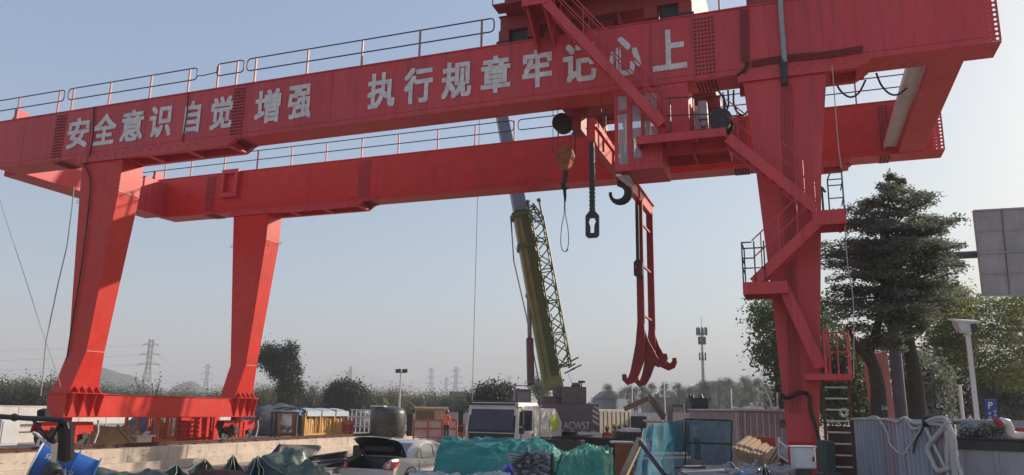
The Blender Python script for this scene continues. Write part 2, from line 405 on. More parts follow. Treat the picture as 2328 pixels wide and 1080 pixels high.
# left sill beam
p = MB(); p.box(-24.6, WX, 20.30, 30.35, 1.935, 2.70)
for x in (WX,): p.box(-24.66, WX+.05, 20.26, 30.4, 2.70, 2.725); p.box(-24.66, WX+.05, 20.26, 30.4, 1.91, 1.935)
sill = p.build('sill_beam', M['redb'], gc, bevel=.006)
for Y0 in (YN, YF):
    f = MB(); f.box(-24.9, WX+.26, Y0-.42, Y0+1.05, 2.726, 2.752)
    f.build('flange', M['redb'], sill)
    for yy in (Y0-.28, Y0+.16, Y0+.62, Y0+.95):
        gs = MB(); gs.prism([(WX,yy,2.70),(WX+.25,yy,2.70),(WX+.04,yy,1.95),(WX,yy,1.95)], (0,.025,0)); gs.build('gusset', M['redb'], sill)
    for yy in (Y0-.1, Y0+.2, Y0+.5, Y0+.8):
        gt = MB(); gt.prism([(WX-.06,yy,2.753),(WX+.23,yy,2.753),(WX-.06,yy,3.06)],(0,.06,0)); gt.build('gusset', M['redb'], sill)
# right sill beam
p = MB(); p.box(-.45, .36, 20.30, 30.35, 1.0, 1.735)
p.build('sill_beam', M['redb'], gc, bevel=.006)
# bogies on the left rail
def bogie(x, y0, motor):
    bx = x-.63
    p = MB()
    for xx in (-.22, .20):
        p.prism([(bx+xx,y0-1.1,1.42),(bx+xx,y0-1.02,1.72),(bx+xx,y0+1.02,1.72),(bx+xx,y0+1.1,1.42),(bx+xx,y0+.98,1.42),(bx+xx,y0+.98,1.32),(bx+xx,y0+.42,1.32),(bx+xx,y0+.42,1.02),(bx+xx,y0-.42,1.02),(bx+xx,y0-.42,1.32),(bx+xx,y0-.98,1.32),(bx+xx,y0-.98,1.42)], (.03,0,0))
    p.box(bx-.22, bx+.23, y0-1.02, y0+1.02, 1.72, 1.75); p.box(bx-.20, bx+.20, y0-.40, y0+.40, 1.0, 1.03)
    for yy in (-.3,-.02,.26): p.box(bx+.231, bx+.27, y0+yy, y0+yy+.03, 1.04, 1.70)
    p.box(bx+.231, bx+.29, y0-.42, y0+.42, 1.30, 1.33)
    p.box(bx-.16, bx+.16, y0-.18, y0+.18, 1.75, 1.93)
    bo = p.build('bogie', M['redb'], gc, bevel=.004)
    for yy in (-.72, .72):
        wv = MB(); wv.cyl((bx-.075,y0+yy,1.265),(bx+.075,y0+yy,1.265), .32, 22); wv.cyl((bx+.076,y0+yy,1.265),(bx+.10,y0+yy,1.265), .36, 22); wv.cyl((bx+.10,y0+yy,1.265),(bx+.27,y0+yy,1.265), .12, 14)
        wv.build('wheel', M['dark'], bo)
    mt = MB(); yy = motor
    mt.cyl((bx+.28,y0+yy,1.30),(bx+.62,y0+yy,1.30), .20, 16); mt.cyl((bx+.62,y0+yy,1.30),(bx+.68,y0+yy,1.30), .17, 16); mt.box(bx+.36,bx+.56,y0+yy-.1,y0+yy+.1,1.48,1.58)
    mt.build('motor', M['grease'], bo, smooth=True, angle=40)
    pl = MB(); pl.tube([(bx+.3,y0-1.12,1.2),(bx+.3,y0-1.15,1.0),(bx+.3,y0-1.0,.98)], .05, 6); pl.build('rail_sweeper', M['galv'], bo)
    pl = MB(); pl.tube([(bx+.3,y0+1.15,1.8),(bx+.3,y0+1.22,1.4),(bx+.3,y0+1.1,1.0)], .035, 6); pl.build('rail_sweeper', M['galv'], bo)
bogie(WX, 20.9, -.72); bogie(WX, 29.9, -.72)
hw = MB(); hw.tube([(WX-.2+.18*math.cos(t*math.pi/6), 30.9+.18*math.sin(t*math.pi/6), 2.05) for t in range(12)], .02, 5, closed=True); hw.cyl((WX-.2,30.9,1.76),(WX-.2,30.9,2.06),.03,8); hw.cyl((WX-.2,30.9,1.76),(WX-.2,30.9,1.86),.14,12)
hw.build('rail_clamp', M['dark'], gc)
eb = MB(); eb.box(WX-.5, WX+.0, 18.1, 18.75, 1.05, 1.85); eb.box(WX+.001, WX+.02, 18.15, 18.7, 1.1, 1.8)
eb.build('cabinet', M['lgrey'], gc, bevel=.02)
# end cross beams between the girders
xo = atY(2192,139,YN+GW).x; xi = atY(2113,150,YN+GW).x
p = MB(); p.box(xi, xo, YN+GW+.001, YF-.001, ZB+.02, ZT-.25); p.build('cross_beam', M['red'], gc, bevel=.008)
p = MB(); p.box(xi-.42, xi-.04, YN+GW+.3, YF-.1, ZB+.25, ZB+.28); p.box(xi-.45, xi-.42, YN+GW+.3, YF-.1, ZB+.2, ZB+.4)
p.build('walkway_plate', M['lgrey'], gc)  # pale grey stands for light coming through the grating
p = MB(); p.box(-30.5, -29.35, YN+GW+.001, YF-.001, ZB+.04, ZT-.25); p.build('cross_beam', M['red'], gc, bevel=.008)
# inspection box on the far girder
bx0, bx1 = atY(509,392,YF-.1).x, atY(545,388,YF-.1).x
zz0, zz1 = atY(527,448,YF-.1).z, ZT+.08
p = MB()
for a in ((bx0,bx0+.13,zz0,zz1),(bx1-.18,bx1,zz0,zz1),(bx0+.13,bx1-.18,zz0,zz0+.22),(bx0+.13,bx1-.18,zz1-.2,zz1)): p.box(a[0],a[1],YF-.22,YF-.003,a[2],a[3])
p.build('box_frame', M['red'], gc, bevel=.01)
# stop brackets
for Y0, px, py in ((YN,38,268),(YF,352,406)):
    x = atY(px,py,Y0+.3).x; p = MB()
    p.box(x-.03,x+.12,Y0+.2,Y0+.7,ZT+.013,ZT+.55); p.prism([(x-.45,Y0+.3,ZT+.013),(x-.03,Y0+.3,ZT+.013),(x-.03,Y0+.3,ZT+.45)],(0,.3,0))
    p.build('end_stop', M['red'], gc)
# railings
M['rail'] = mat('rail_paint', (.035,.03,.045), .5, .15, 4)
M['post'] = mat('post_paint', (.42,.14,.14), .5, .15, 4)
def railing(y, panels, posts):
    h1, h2 = ZT+.99, ZT+.53; r = .022
    for a, b_ in panels:
        t = MB()
        pts = [(a+.12,y,h1),(b_-.12,y,h1),(b_-.03,y,h1-.04),(b_,y,h1-.13),(b_,y,h2+.13),(b_-.03,y,h2+.04),(b_-.12,y,h2),(a+.12,y,h2),(a+.03,y,h2+.04),(a,y,h2+.13),(a,y,h1-.13),(a+.03,y,h1-.04)]
        t.tube(pts, r, 6, closed=True); rl_ = t.build('railing', M['rail'], gc)
        for x in posts:
            if not a-.5 < x < b_+.5 or (x, y) in seen_posts: continue
            seen_posts.add((x, y)); q = MB(); q.box(x-.025,x+.025,y-.03,y+.03,ZT+.012,h1-.01); q.build('post', M['post'], rl_)
seen_posts = set()
lk = MB(); lk.tube([(-20.12,YN+.1,ZT+.66),(-19.8,YN+.1,ZT+.64),(-19.18,YN+.1,ZT+.68)],.018,6); lk.build('railing_link', M['rail'], gc)
railing(YN+.1, [(-34.8,-26.62),(-26.42,-20.1),(-19.2,-18.02),(-17.88,-8.45),(-2.4,-.9)], [-33.6,-31.4,-29.08,-26.88,-26.14,-24.23,-22.23,-20.44,-19.13,-18.3,-17.5,-15.33,-13.18,-11.04,-8.87,-1.6])
railing(YF+.1, [(-34.8,-10.9),(-10.7,4.6)], [-33.5,-31.6,-29.69,-28.02,-25.99,-24.04,-22.08,-20.16,-18.27,-16.4,-14.45,-12.67,-10.87,-8.9,-7.0,-5.1,-3.2,-1.3,.6,2.42,4.4])
# cables clipped to the girder and legs
def pcable(pts, Y, r, name='cable', m='cable', n=5):
    c = MB(); c.tube(spline([atY(x,y,Y) for x,y in pts], 4), r, n); return c.build(name, M[m], gc)
pcable([(213,243),(212,300),(203,352),(192,378)], YN-.05, .024)
pcable([(192,378),(203,398),(205,430),(196,520),(180,640),(160,760),(142,880),(134,930),(128,948),(110,955)], YN-.04, .024)
pcable([(428,210),(425,255),(418,300),(414,322)], YN-.05, .02)
pcable([(1772,-60),(1775,20),(1780,90),(1784,142)], YN-.10, .07, 'conduit', 'grey', 8)
M['cabr'] = mat('painted_cable', (.20,.03,.03), .6, .1, 5)
pcable([(1780,138),(1784,192)], YN-.08, .09, 'conduit', 'dark', 8)
for k in range(5):
    pcable([(1683+k*4.6,20),(1684+k*4.6,100),(1686+k*4.2,142)], YN-.03, .014, m='cabr')
    pcable([(1708,146+k*3.5-8),(1790,133+k*3.5-8),(1880,125+k*3.5-8),(1962,112+k*3.5-8)], YN-.03, .014, m='cabr')
    pcable([(1776+k*6,192),(1778+k*6,300),(1783+k*6,500),(1789+k*6,700),(1797+k*6,940)], YN-.02, .008, m='cabr')
pcable([(1700,142),(1693,160),(1676,172)], YN-.04, .05)
for pts, Y in (([(1900,188),(1912,208),(1932,221),(1952,212),(1968,182)],23.0),([(1992,166),(2003,193),(2022,213),(2042,215),(2062,200)],23.5),([(1668,205),(1668,235),(1676,255),(1690,262),(1700,252)],23.0),([(1634,208),(1645,225),(1648,255),(1640,264)],22.5),([(1655,205),(1656,240),(1648,262),(1668,264),(1690,262)],23.2)):
    pcable(pts, Y, .03, 'festoon_cable')
pcable([(1775,895),(1790,905),(1815,893),(1838,898),(1842,930),(1852,960),(1862,1000)], YN-.06, .045, 'hanging_hose', 'black', 7)
pcable([(1776,896),(1773,912),(1778,930)], YN-.06, .05, 'hanging_hose', 'black', 7)
M['rope'] = mat('rope', (.45,.36,.36), .8, .1, 8)
pcable([(1891,150),(1893,165),(1898,230),(1906,330),(1915,405),(1920,500),(1927,600),(1940,690),(1941,860)], 20.0, .012, 'rope', 'rope')
# ---------------------------------------------------------------- stairs, platforms and cab on the gantry
def stair(p, q, y0, y1, n, name='stair', rail=True, rr=1):
    """flight from p down to q (x, z) between depths y0 and y1"""
    t = MB()
    for y in (y0, y1): t.beam((p[0],y,p[1]), (q[0],y,q[1]), .04, .26, (0,0,1))
    st_ = t.build(name, M['red'], gc)
    s = MB()
    for k in range(n):
        f = (k+.5)/n; x = p[0]+(q[0]-p[0])*f; z = p[1]+(q[1]-p[1])*f
        s.box(x-.11, x+.11, y0+.021, y1-.021, z-.012, z+.012)
    s.build('tread', M['red'], st_)
    if rail:
        r = MB()
        for y in ((y0, y1) if rr > 1 else (y0,)):
            for h in (.5, .95): r.tube([(p[0],y,p[1]+h+.1),(q[0],y,q[1]+h+.1)], .017, 5)
            for k in range(4):
                f = (k+.5)/4; x = p[0]+(q[0]-p[0])*f; z = p[1]+(q[1]-p[1])*f
                r.tube([(x,y,z+.1),(x,y,z+1.04)], .015, 5)
        r.build('handrail', M['red'], st_)
    return st_
# cab platform
def platform(x0, x1, y0, y1, z, h=.2, skirt=True):
    p = MB(); p.box(x0,x1,y0,y1,z-.02,z)
    for a in ((x0,x1,y0,y0+.03),(x0,x1,y1-.03,y1),(x0,x0+.03,y0+.031,y1-.031),(x1-.03,x1,y0+.031,y1-.031)): p.box(a[0],a[1],a[2],a[3],z-h,z-.021)
    n = max(1,int((x1-x0)/.6))
    for k in range(1,n): p.box(x0+(x1-x0)*k/n-.02, x0+(x1-x0)*k/n+.02, y0+.031, y1-.031, z-h*.7, z-.021)
    return p.build('platform', M['red'], gc)
pa = platform(-3.82, -1.5, 19.7, 20.66, 9.62, .22)
pb = platform(-4.05, -2.45, 20.662, 21.75, 9.62, .30)
pc_ = platform(-2.44, -1.5, 20.662, 21.75, 9.55, .24)
r = MB()
for h in (.5, 1.0): r.tube([(-3.0,19.72,9.62+h),(-1.5,19.72,9.5+h),(-1.5,20.6,9.5+h)], .018, 5)
for x in (-2.9,-2.3,-1.52): r.tube([(x,19.72,9.6),(x,19.72,10.6)], .018, 5)
r.build('guard_rail', M['rail'], pa)
# operator cab hanging under the near girder
cb = MB()
cx0, cx1, cy0, cy1, cz0, cz1 = -4.52, -3.22, 20.2, 21.6, 8.85, 11.18
def win_wall(mb, holes, x0, x1, z0, z1, y, th):
    xs_ = sorted({x0,x1}|{h[0] for h in holes}|{h[1] for h in holes}); zs_ = sorted({z0,z1}|{h[2] for h in holes}|{h[3] for h in holes})
    for i in range(len(xs_)-1):
        for j in range(len(zs_)-1):
            mx, mz = (xs_[i]+xs_[i+1])/2, (zs_[j]+zs_[j+1])/2
            if any(h[0]<mx<h[1] and h[2]<mz<h[3] for h in holes): continue
            mb.box(xs_[i],xs_[i+1],y,y+th,zs_[j],zs_[j+1])
holes = [(-4.42,-4.16,10.62,11.06),(-4.42,-4.16,9.05,10.52),(-4.02,-3.78,9.2,10.74),(-3.68,-3.32,10.35,11.05),(-3.68,-3.32,9.72,10.25)]
win_wall(cb, holes, cx0, cx1, cz0, cz1, cy0, .05)
win_wall(cb, [(-4.42,-3.9,9.1,11.0),(-3.75,-3.35,9.1,11.0)], cx0, cx1, cz0, cz1, cy1-.05, .05)
cb.box(cx0, cx1, cy0+.051, cy1-.051, cz1-.06, cz1); cb.box(cx0, cx1, cy0+.051, cy1-.051, cz0, cz0+.06)
cb.box(cx1-.05, cx1, cy0+.051, cy1-.051, cz0+.061, cz1-.061)
for a,b_ in ((cy0+.051,cy0+.14),(cy1-.14,cy1-.051)): cb.box(cx0,cx0+.05,a,b_,cz0+.061,cz1-.061)
cb.box(cx1+.001, -2.48, 20.25, 21.55, 9.64, 11.24)          # cab back room
cab = cb.build('operator_cab', M['red'], gc, bevel=.01)
M['cabglass'] = mat('cab_glass', (.55,.6,.62), .03, .02, 2, alpha=.35)
for h in holes+[]:
    q = MB(); q.box(h[0]-.01,h[1]+.01,cy0+.02,cy0+.03,h[2]-.01,h[3]+.01); q.build('window', M['cabglass'], cab)
q = MB(); q.box(-4.2,-3.8,20.8,21.2,9.0,9.45); q.box(-4.2,-4.1,20.8,21.2,9.45,10.0); q.box(-4.4,-4.3,20.5,21.3,9.2,9.7); q.build('seat', M['black'], cab)
q = MB(); q.add([atY(1407,398,20.2),atY(1430,398,20.2),atY(1442,420,21.0),atY(1412,408,21.0)],[(0,1,2,3)]); q.prism([atY(1400,396,20.2),atY(1412,396,20.2),atY(1440,422,21.0),atY(1428,420,21.0)],(0,0,-.05))
q.build('floor_window', M['lgrey'], cab)
# stair from the trolley deck down to the cab platform, on brackets in front of the girder
stair((-6.45,14.05),(-3.05,9.78),19.35,20.0,15,rr=2)
platform(-7.0,-6.2,19.3,20.5,14.1,.3)
p = MB(); p.prism([(-6.95,20.66,13.9),(-6.95,19.5,13.9),(-6.95,20.66,12.9)],(.06,0,0)); p.prism([(-6.45,20.66,13.9),(-6.45,19.5,13.9),(-6.45,20.66,13.1)],(.06,0,0)); p.build('bracket', M['red'], gc)
r = MB()
for x in (-7.0,-6.6,-6.25): r.tube([(x,19.3,14.1),(x,19.3,15.2)],.016,5)
for h in (.55,1.05): r.tube([(-7.0,20.4,14.1+h),(-7.0,19.3,14.1+h),(-6.3,19.3,14.1+h)],.016,5)
r.build('guard_rail', M['red'], gc)
# zigzag on the right leg
stair((-1.45,9.35),(.55,7.3),19.75,20.35,10)
p1 = platform(.45,1.2,19.7,20.66,7.25,.36)
stair((.75,7.15),(-1.0,5.55),19.75,20.35,8)
p2 = platform(-1.26,-.22,19.7,20.66,5.56,.3)
stair((-.3,5.4),(.40,3.5),19.9,20.5,8,rail=False)
p3 = platform(.03,1.06,19.7,20.66,3.34,.14)
r = MB(); z = 5.56
for h in (.35,.6,1.0): r.tube([(-1.0,19.72,z+h),(-1.24,19.72,z+h),(-1.24,20.6,z+h)],.018,5)
for x,y in ((-1.24,19.72),(-.95,19.72),(-.72,19.72),(-1.24,20.6)): r.tube([(x,y,z),(x,y,z+1.02)],.018,5)
r.tube([(-.72,19.72,z+.35),(-1.24,19.72,z+.35)],.014,5); r.tube([(-.72,19.72,z+.85),(-1.24,19.72,z+.85)],.018,5)
r.build('guard_rail', M['rail'], p2)
M['greenrail'] = mat('green_rail', (.02,.07,.05), .5, .1, 4)
r = MB(); z = 7.25
r.tube([(.84,19.72,z-.1),(.84,19.72,z+.75),(.9,19.72,z+.9),(1.0,19.72,z+.98),(1.17,19.72,z+1.0),(1.17,19.72,z)],.02,6)
for h in (.28,.6,.75): r.tube([(.84,19.72,z+h),(1.17,19.72,z+h)],.016,5)
for h in (.3,.7): r.tube([(1.17,19.72,z+h),(1.17,20.6,z+h)],.016,5)
r.tube([(.72,20.3,z),(.72,20.3,z+.75),(.8,20.3,z+.6)],.03,6)
r.build('guard_rail', M['greenrail'], p1)
r = MB(); z = 3.34
for x,y in ((.5,19.72),(.78,19.72),(1.04,19.72),(1.04,20.6),(.5,20.6)): r.tube([(x,y,z),(x,y,z+1.0)],.018,5)
for h in (.5,.95): r.tube([(.5,19.72,z+h),(1.04,19.72,z+h),(1.04,20.6,z+h)],.016,5)
for x in (.55,.62): r.beam((x,20.3,z),(x,20.3,z+1.1),.05,.03)
r.build('guard_rail', M['red'], p3)
ld_ = MB()
for x in (.40,.97): ld_.beam((x,19.95,.9),(x+.02,19.95,3.3),.07,.05,(0,1,0))
ldr = ld_.build('ladder', M['rust'], gc)
s = MB()
for k in range(9): s.tube([(.40,19.95,1.0+.255*k),(.98,19.95,1.0+.255*k)],.022,6)
s.build('rung', M['galv'], ldr)
# ---------------------------------------------------------------- trolley on the girders
tr = thing('crane_trolley', 'red hoisting trolley standing on top of both girders above the slogan', 'crane trolley', (-5.3, 25.4, ZT))
M['redd'] = mat('red_paint_dull', (.30,.025,.03), .55, .15, 1.5, dirt=(.12,.05,.04), dirt_amt=.5, dirt_scale=2)
for Y0 in (YN, YF):
    p = MB(); ya, yb = Y0+.12, Y0+.62
    p.box(-8.25,-2.38,ya,yb,13.98,14.42)
    for a,b_ in ((-8.3,-7.95),(-7.35,-6.95),(-3.75,-3.35),(-2.75,-2.36)): p.box(a,b_,ya,yb,13.62,13.979)
    for x in (-6.2,-5.3,-4.5): p.box(x-.03,x+.03,ya+.02,yb-.02,13.62,13.979)
    p.box(-8.3,-2.36,ya-.06,yb+.06,14.421,14.45)
    c = p.build('end_carriage', M['redd'], tr, bevel=.01)
    for x in (-7.65,-3.05):
        q = MB(); q.cyl((x,Y0+.28,13.77),(x,Y0+.46,13.77),.28,20); q.build('wheel', M['dark'], c)
    for a,b_ in ((-8.36,-7.9),(-2.85,-2.30)):
        q = MB(); q.box(a,b_,Y0+.1,Y0+.6,13.5,13.615); q.build('buffer', M['black'], c)
    q = MB(); q.box(-8.3,-2.4,Y0+.3,Y0+.4,ZT+.013,ZT+.05); q.build('rail', M['dark'], c)
p = MB(); p.box(-8.02,-2.5,20.55,30.05,14.451,15.0); p.box(-8.0,-2.52,20.6,30.0,15.001,17.2)
for k in range(9): p.box(-7.8+.62*k,-7.74+.62*k,20.52,20.549,14.47,14.98)
for k in range(7): p.box(-7.5+.75*k,-7.46+.75*k,20.57,20.599,15.01,17.1)
p.build('machinery_house', M['redd'], tr, bevel=.01)
p = MB(); p.box(-8.2,-2.4,20.0,20.55,14.40,14.44); p.build('walkway', M['redd'], tr)
p = MB()
for h in (14.95,15.45): p.tube([(-8.2,20.02,h),(-7.1,20.02,h)],.018,5); p.tube([(-6.0,20.02,h),(-2.4,20.02,h)],.018,5)
for x in (-8.2,-7.6,-7.1,-6.0,-5.2,-4.4,-3.6,-2.4): p.tube([(x,20.02,14.44),(x,20.02,15.47)],.018,5)
p.build('railing', M['redd'], tr)
p = MB(); p.box(-4.8,-4.35,20.3,20.54,14.46,14.9); p.cyl((-4.6,20.5,14.75),(-4.6,20.26,14.75),.17,14); p.build('motor', M['dark'], tr)
p = MB(); p.box(-6.75,-4.75,22.0,23.4,11.85,12.05); p.box(-6.7,-6.6,22.1,22.2,12.06,14.4); p.box(-4.9,-4.8,22.1,22.2,12.06,14.4)
p.box(-6.35,-6.05,22.3,23.0,11.0,11.849)
p.build('hoist_frame', M['redd'], tr)
p = MB()
for y in (22.35,22.5,22.65): p.cyl((-6.72,y,11.35),(-6.72,y+.08,11.35),.30,18)
p.box(-6.9,-6.4,22.32,22.76,11.2,11.5); p.build('sheave', M['grease'], tr)
# box standing on the near girder at the right, beyond the trolley
p = MB(); p.box(-.86,1.6,20.66,21.5,ZT+.013,ZT+1.9); p.box(-.9,1.65,20.62,21.55,ZT+1.901,ZT+1.95)
for k in range(5): p.box(-.8+.5*k,-.76+.5*k,20.64,20.659,ZT+.1,ZT+1.85)
p.thing('electrical_house', 'red electrical house standing on the near girder above the right leg', 'electrical house', M['redd'], bevel=.01)
# ---------------------------------------------------------------- hook block with wire sling
hb = thing('hook_block', 'small orange hook block with a hanging wire rope sling left of the cab', 'hook block', (-6.62,22.5,7.2))
p = MB()
for x0,y in ((-6.98,22.35),(-6.90,22.6),(-6.42,22.35),(-6.34,22.6),(-6.28,22.5)): p.tube([(x0,y,14.3),(x0*.5-3.31,y,10.3)] if False else [(x0,y,11.9),(x0,y,10.3)],.011,5)
p.build('wire_rope', M['dark'], hb)
p = MB()
for y in (22.36,22.46,22.56): p.cyl((-6.61,y,10.28),(-6.61,y+.07,10.28),.27,22)
M['hookpaint'] = mat('hook_paint', (.38,.10,.02), .55, .25, 6, dirt=(.03,.02,.02), dirt_amt=.9, dirt_scale=5)
p.build('sheave', M['hookpaint'], hb)
p = MB(); p.box(-6.86,-6.36,22.33,22.355,10.14,10.36); p.box(-6.80,-6.42,22.31,22.329,9.98,10.12)
p.prism([(-6.83,22.34,10.08),(-6.39,22.34,10.08),(-6.52,22.34,9.72),(-6.70,22.34,9.72)],(0,.28,0)); p.build('side_plate', M['hookpaint'], hb)
p = MB(); p.tube([(-6.61,22.48,9.74),(-6.61,22.48,9.45),(-6.72,22.48,9.33),(-6.70,22.48,9.2),(-6.60,22.48,9.15),(-6.51,22.48,9.22)],[.05,.05,.055,.06,.05,.02],8); p.build('hook', M['grease'], hb)
p = MB()
for k in range(3):
    a = .05*k; p.tube([(-6.66+a,22.46+.03*k,9.66),(-6.68+a*.6,22.47,9.3),(-6.64+a*.4,22.48,8.95),(-6.62,22.48,8.75)],.03,6)
p.build('shackle_chain', M['grease'], hb)
p = MB()
for s_ in (0,1):
    pts = []
    for k in range(15):
        t = k/14; pts.append((-6.64+.02*s_+(.17*math.sin(t*math.pi)**1.3 if 1 else 0)*(1 if s_ else -1)*(.25+.75*t)*(1 if t>.35 else (-1+2*t/.35) if s_ else (-1+2*t/.35)), 22.47+.03*s_, 8.95-1.78*math.sin(t*math.pi/2)))
    p.tube(pts,.013,5)
p.tube([(-6.72,22.47,7.26),(-6.68,22.47,7.19),(-6.62,22.48,7.165),(-6.56,22.5,7.19),(-6.53,22.5,7.26)],.013,5)
p.build('sling', M['greenrail'], hb)
# ---------------------------------------------------------------- lifting frame with hooked arms
XB = -5.22
M['maroon'] = mat('red_paint_shaded', (.26,.02,.024), .5, .2, 2, spec=.3, dirt=(.08,.02,.02), dirt_amt=.5, dirt_scale=3)  # red darkened in the colour to stand for the arms' shaded side
lf = thing('lifting_frame', 'long red lifting frame with twin arms ending in curved hooks, hanging beside the cab', 'lifting frame', (XB,26.5,3.3))
def PX(x, y): return atX(x, y, XB)
p = MB(); yn0 = PX(1345,300).y; y1_, y2_ = PX(1455,600).y, PX(1479,600).y
zt_, zb_ = PX(1350,275).z, PX(1352,338).z
p.prism([(XB-.10,yn0,zb_+.1),(XB-.10,yn0+.3,zb_),(XB-.10,y2_+.2,zb_+.1),(XB-.10,y2_+.2,zt_-.25),(XB-.10,yn0+.5,zt_),(XB-.10,yn0,zt_)],(.2,0,0))
p.box(XB-.17,XB+.17,yn0-.02,y2_+.22,zt_-.32,zt_-.28)
for y in (yn0+.9,yn0+2.2,yn0+3.6,y1_-.5): p.box(XB+.101,XB+.15,y,y+.04,zb_+.08,zt_-.35)
p.build('spreader_beam', M['redb'], lf, bevel=.008)
p = MB(); p.tube([(XB+.2,yn0+.3,zt_),(XB+.2,yn0+.5,12.0)],.012,5); p.tube([(XB-.2,yn0+2.6,zt_),(XB-.2,yn0+2.6,12.0)],.012,5); p.tube([(XB+.2,yn0+2.6,zt_),(XB+.2,yn0+2.6,12.0)],.012,5)
p.build('wire_rope', M['dark'], lf)
# hook block in the middle with the big black hook
yh = PX(1408,430).y; zh0 = PX(1408,405).z; zh1 = PX(1408,464).z
p = MB(); p.box(XB-.16,XB+.16,yh-.28,yh+.28,zh0+.02,zh0+.5); p.box(XB-.09,XB+.09,yh-.16,yh+.16,zh0-.1,zh0+.019); p.build('hook_body', M['redb'], lf, bevel=.02)
dz = zh0-.08-zh1; rr_ = dz*.5; cx_h, cz_h = XB, zh1+rr_*.92
pts, rad = [], []
for k in range(15):
    t = math.pi*(.5-1.55*k/14); pts.append((cx_h+rr_*.74*math.cos(t), yh, cz_h+rr_*.74*math.sin(t))); rad.append(.055+.085*math.sin(math.pi*min(1,(k+2)/14)))
p = MB(); p.tube([(XB,yh,zh0),(XB,yh,zh0-.12)]+pts, [.08,.075]+rad, 10); p.build('hook', M['black'], lf, smooth=True)
# keyhole eye rod at the near end, and its twin at the far end
def eye_rod(y, x, zt, zb, sc, parent):
    p = MB(); p.box(x-.055*sc,x+.055*sc,y-.05,y+.05,zb+.62*sc,zt)
    for k in range(16): p.box(x-.066*sc,x+.066*sc,y-.06,y+.06,zb+.7*sc+(zt-zb-.8*sc)*k/16,zb+.7*sc+(zt-zb-.8*sc)*(k+.5)/16)
    o_ = [(-.11,.0),(.11,0),(.17,.06),(.17,.56),(.07,.68),(-.07,.68),(-.17,.56),(-.17,.06)]
    i_ = [(-.05,.12),(.05,.12),(.055,.30),(.095,.40),(.06,.50),(-.06,.50),(-.095,.40),(-.055,.30)]
    n = 8; vs_ = []
    for yy in (y-.035,y+.035):
        vs_ += [(x+a*sc,yy,zb+b_*sc) for a,b_ in o_]+[(x+a*sc,yy,zb+b_*sc) for a,b_ in i_]
    fs = []
    for k in range(n):
        j = (k+1)%n
        fs += [(k,j,8+j,8+k),(16+j,16+k,24+k,24+j),(j,k,16+k,16+j),(8+k,8+j,24+j,24+k)]
    p.add(vs_, fs); return p.build('eye_rod', M['black'], parent)
eye_rod(yn0+.02, XB, zb_+.1, PX(1352,545).z, 1.08*(PX(1352,488).z-PX(1352,545).z)/.70, lf)
eye_rod(y1_-.25, XB-.02, zb_-.1, PX(1447,624).z, .9, lf)
# twin arms
for y, tx in ((y1_,1455),(y2_,1479)):
    za = zb_+.15 if y == y1_ else zb_+.2; zk = PX(1455,735).z
    p = MB(); p.box(XB-.125,XB+.125,y-.06,y+.06,zk,za)
    arm = p.build('arm', M['maroon'], lf)
    # two curved hooks spreading along the girder direction
    for sx in (-1,1):
        zq = zk
        c = [(0,zq+.1),(.02,zq-.7),(.10,zq-1.25),(.24,zq-1.70),(.36,zq-1.93),(.50,zq-2.0),(.60,zq-1.90),(.615,zq-1.74)] if sx < 0 else [(0,zq-.2),(.08,zq-.65),(.24,zq-1.02),(.42,zq-1.28),(.58,zq-1.37),(.72,zq-1.32),(.80,zq-1.18),(.79,zq-1.04)]
        wd = [.11,.17,.20,.16,.14,.115,.09,.07]
        L_, R_ = [], []
        for k,(a,b_) in enumerate(c):
            if k == 0: d = Vector((c[1][0]-a,0,c[1][1]-b_))
            elif k == len(c)-1: d = Vector((a-c[k-1][0],0,b_-c[k-1][1]))
            else: d = Vector((c[k+1][0]-c[k-1][0],0,c[k+1][1]-c[k-1][1]))
            d.normalize(); nrm = Vector((-d.z,0,d.x))
            L_.append(Vector((a,0,b_))+nrm*wd[k]); R_.append(Vector((a,0,b_))-nrm*wd[k])
        q = MB()
        for k in range(len(c)-1):
            vs_ = [L_[k],R_[k],R_[k+1],L_[k+1]]
            q.prism([(XB+sx*v.x,y-.05+sx*.06,v.z) for v in vs_],(0,.1,0))
        q.build('hook', M['maroon'], arm)
p = MB()
for f in (.08,.50,.86):
    z = zk+(zb_-zk)*f; p = MB(); p.beam((XB,y1_+.112,z),(XB,y2_-.112,z),.07,.07); p.build('cross_tie', M['redd'], lf)
p = MB()
p.box(XB-.14,XB+.14,y1_+.12,y2_-.12,zk-1.15,zk-.8); p.build('cross_tie', M['redd'], lf)
p = MB(); p.prism([(XB+.02,y1_+.1,zk-.1),(XB+.02,y1_+.1,zk-1.1),(XB+.02,y2_-.2,zk-1.1)],(.03,0,0)); p.build('gusset', M['redd'], lf)
# white cabinets and cable reel seen between the girders beside the right leg
p = MB(); p.box(-2.42,-2.1,21.2,21.6,9.56,10.9); p.box(-2.42,-2.0,21.2,21.58,9.56,10.2)
p.thing('control_cabinet', 'narrow pale control cabinet on the platform behind the operator cab', 'cabinet', M['white'], bevel=.01)
p = MB(); p.box(-2.30,-2.06,20.85,21.1,10.35,10.9); p.box(-2.26,-2.1,20.9,21.05,10.16,10.349)
p.thing('hoist_motor', 'grey finned motor box beside the cab platform', 'motor', M['grey'], bevel=.03)
p = MB(); p.cyl((-1.72,21.0,10.35),(-1.72,21.6,10.35),.22,24); p.cyl((-1.72,20.97,10.35),(-1.72,20.999,10.35),.31,24); p.cyl((-1.72,21.601,10.35),(-1.72,21.63,10.35),.31,24); p.box(-1.8,-1.64,21.05,21.55,9.56,10.12)
p.thing('cable_reel', 'dark round cable reel next to the right leg under the near girder', 'cable reel', M['dark'])
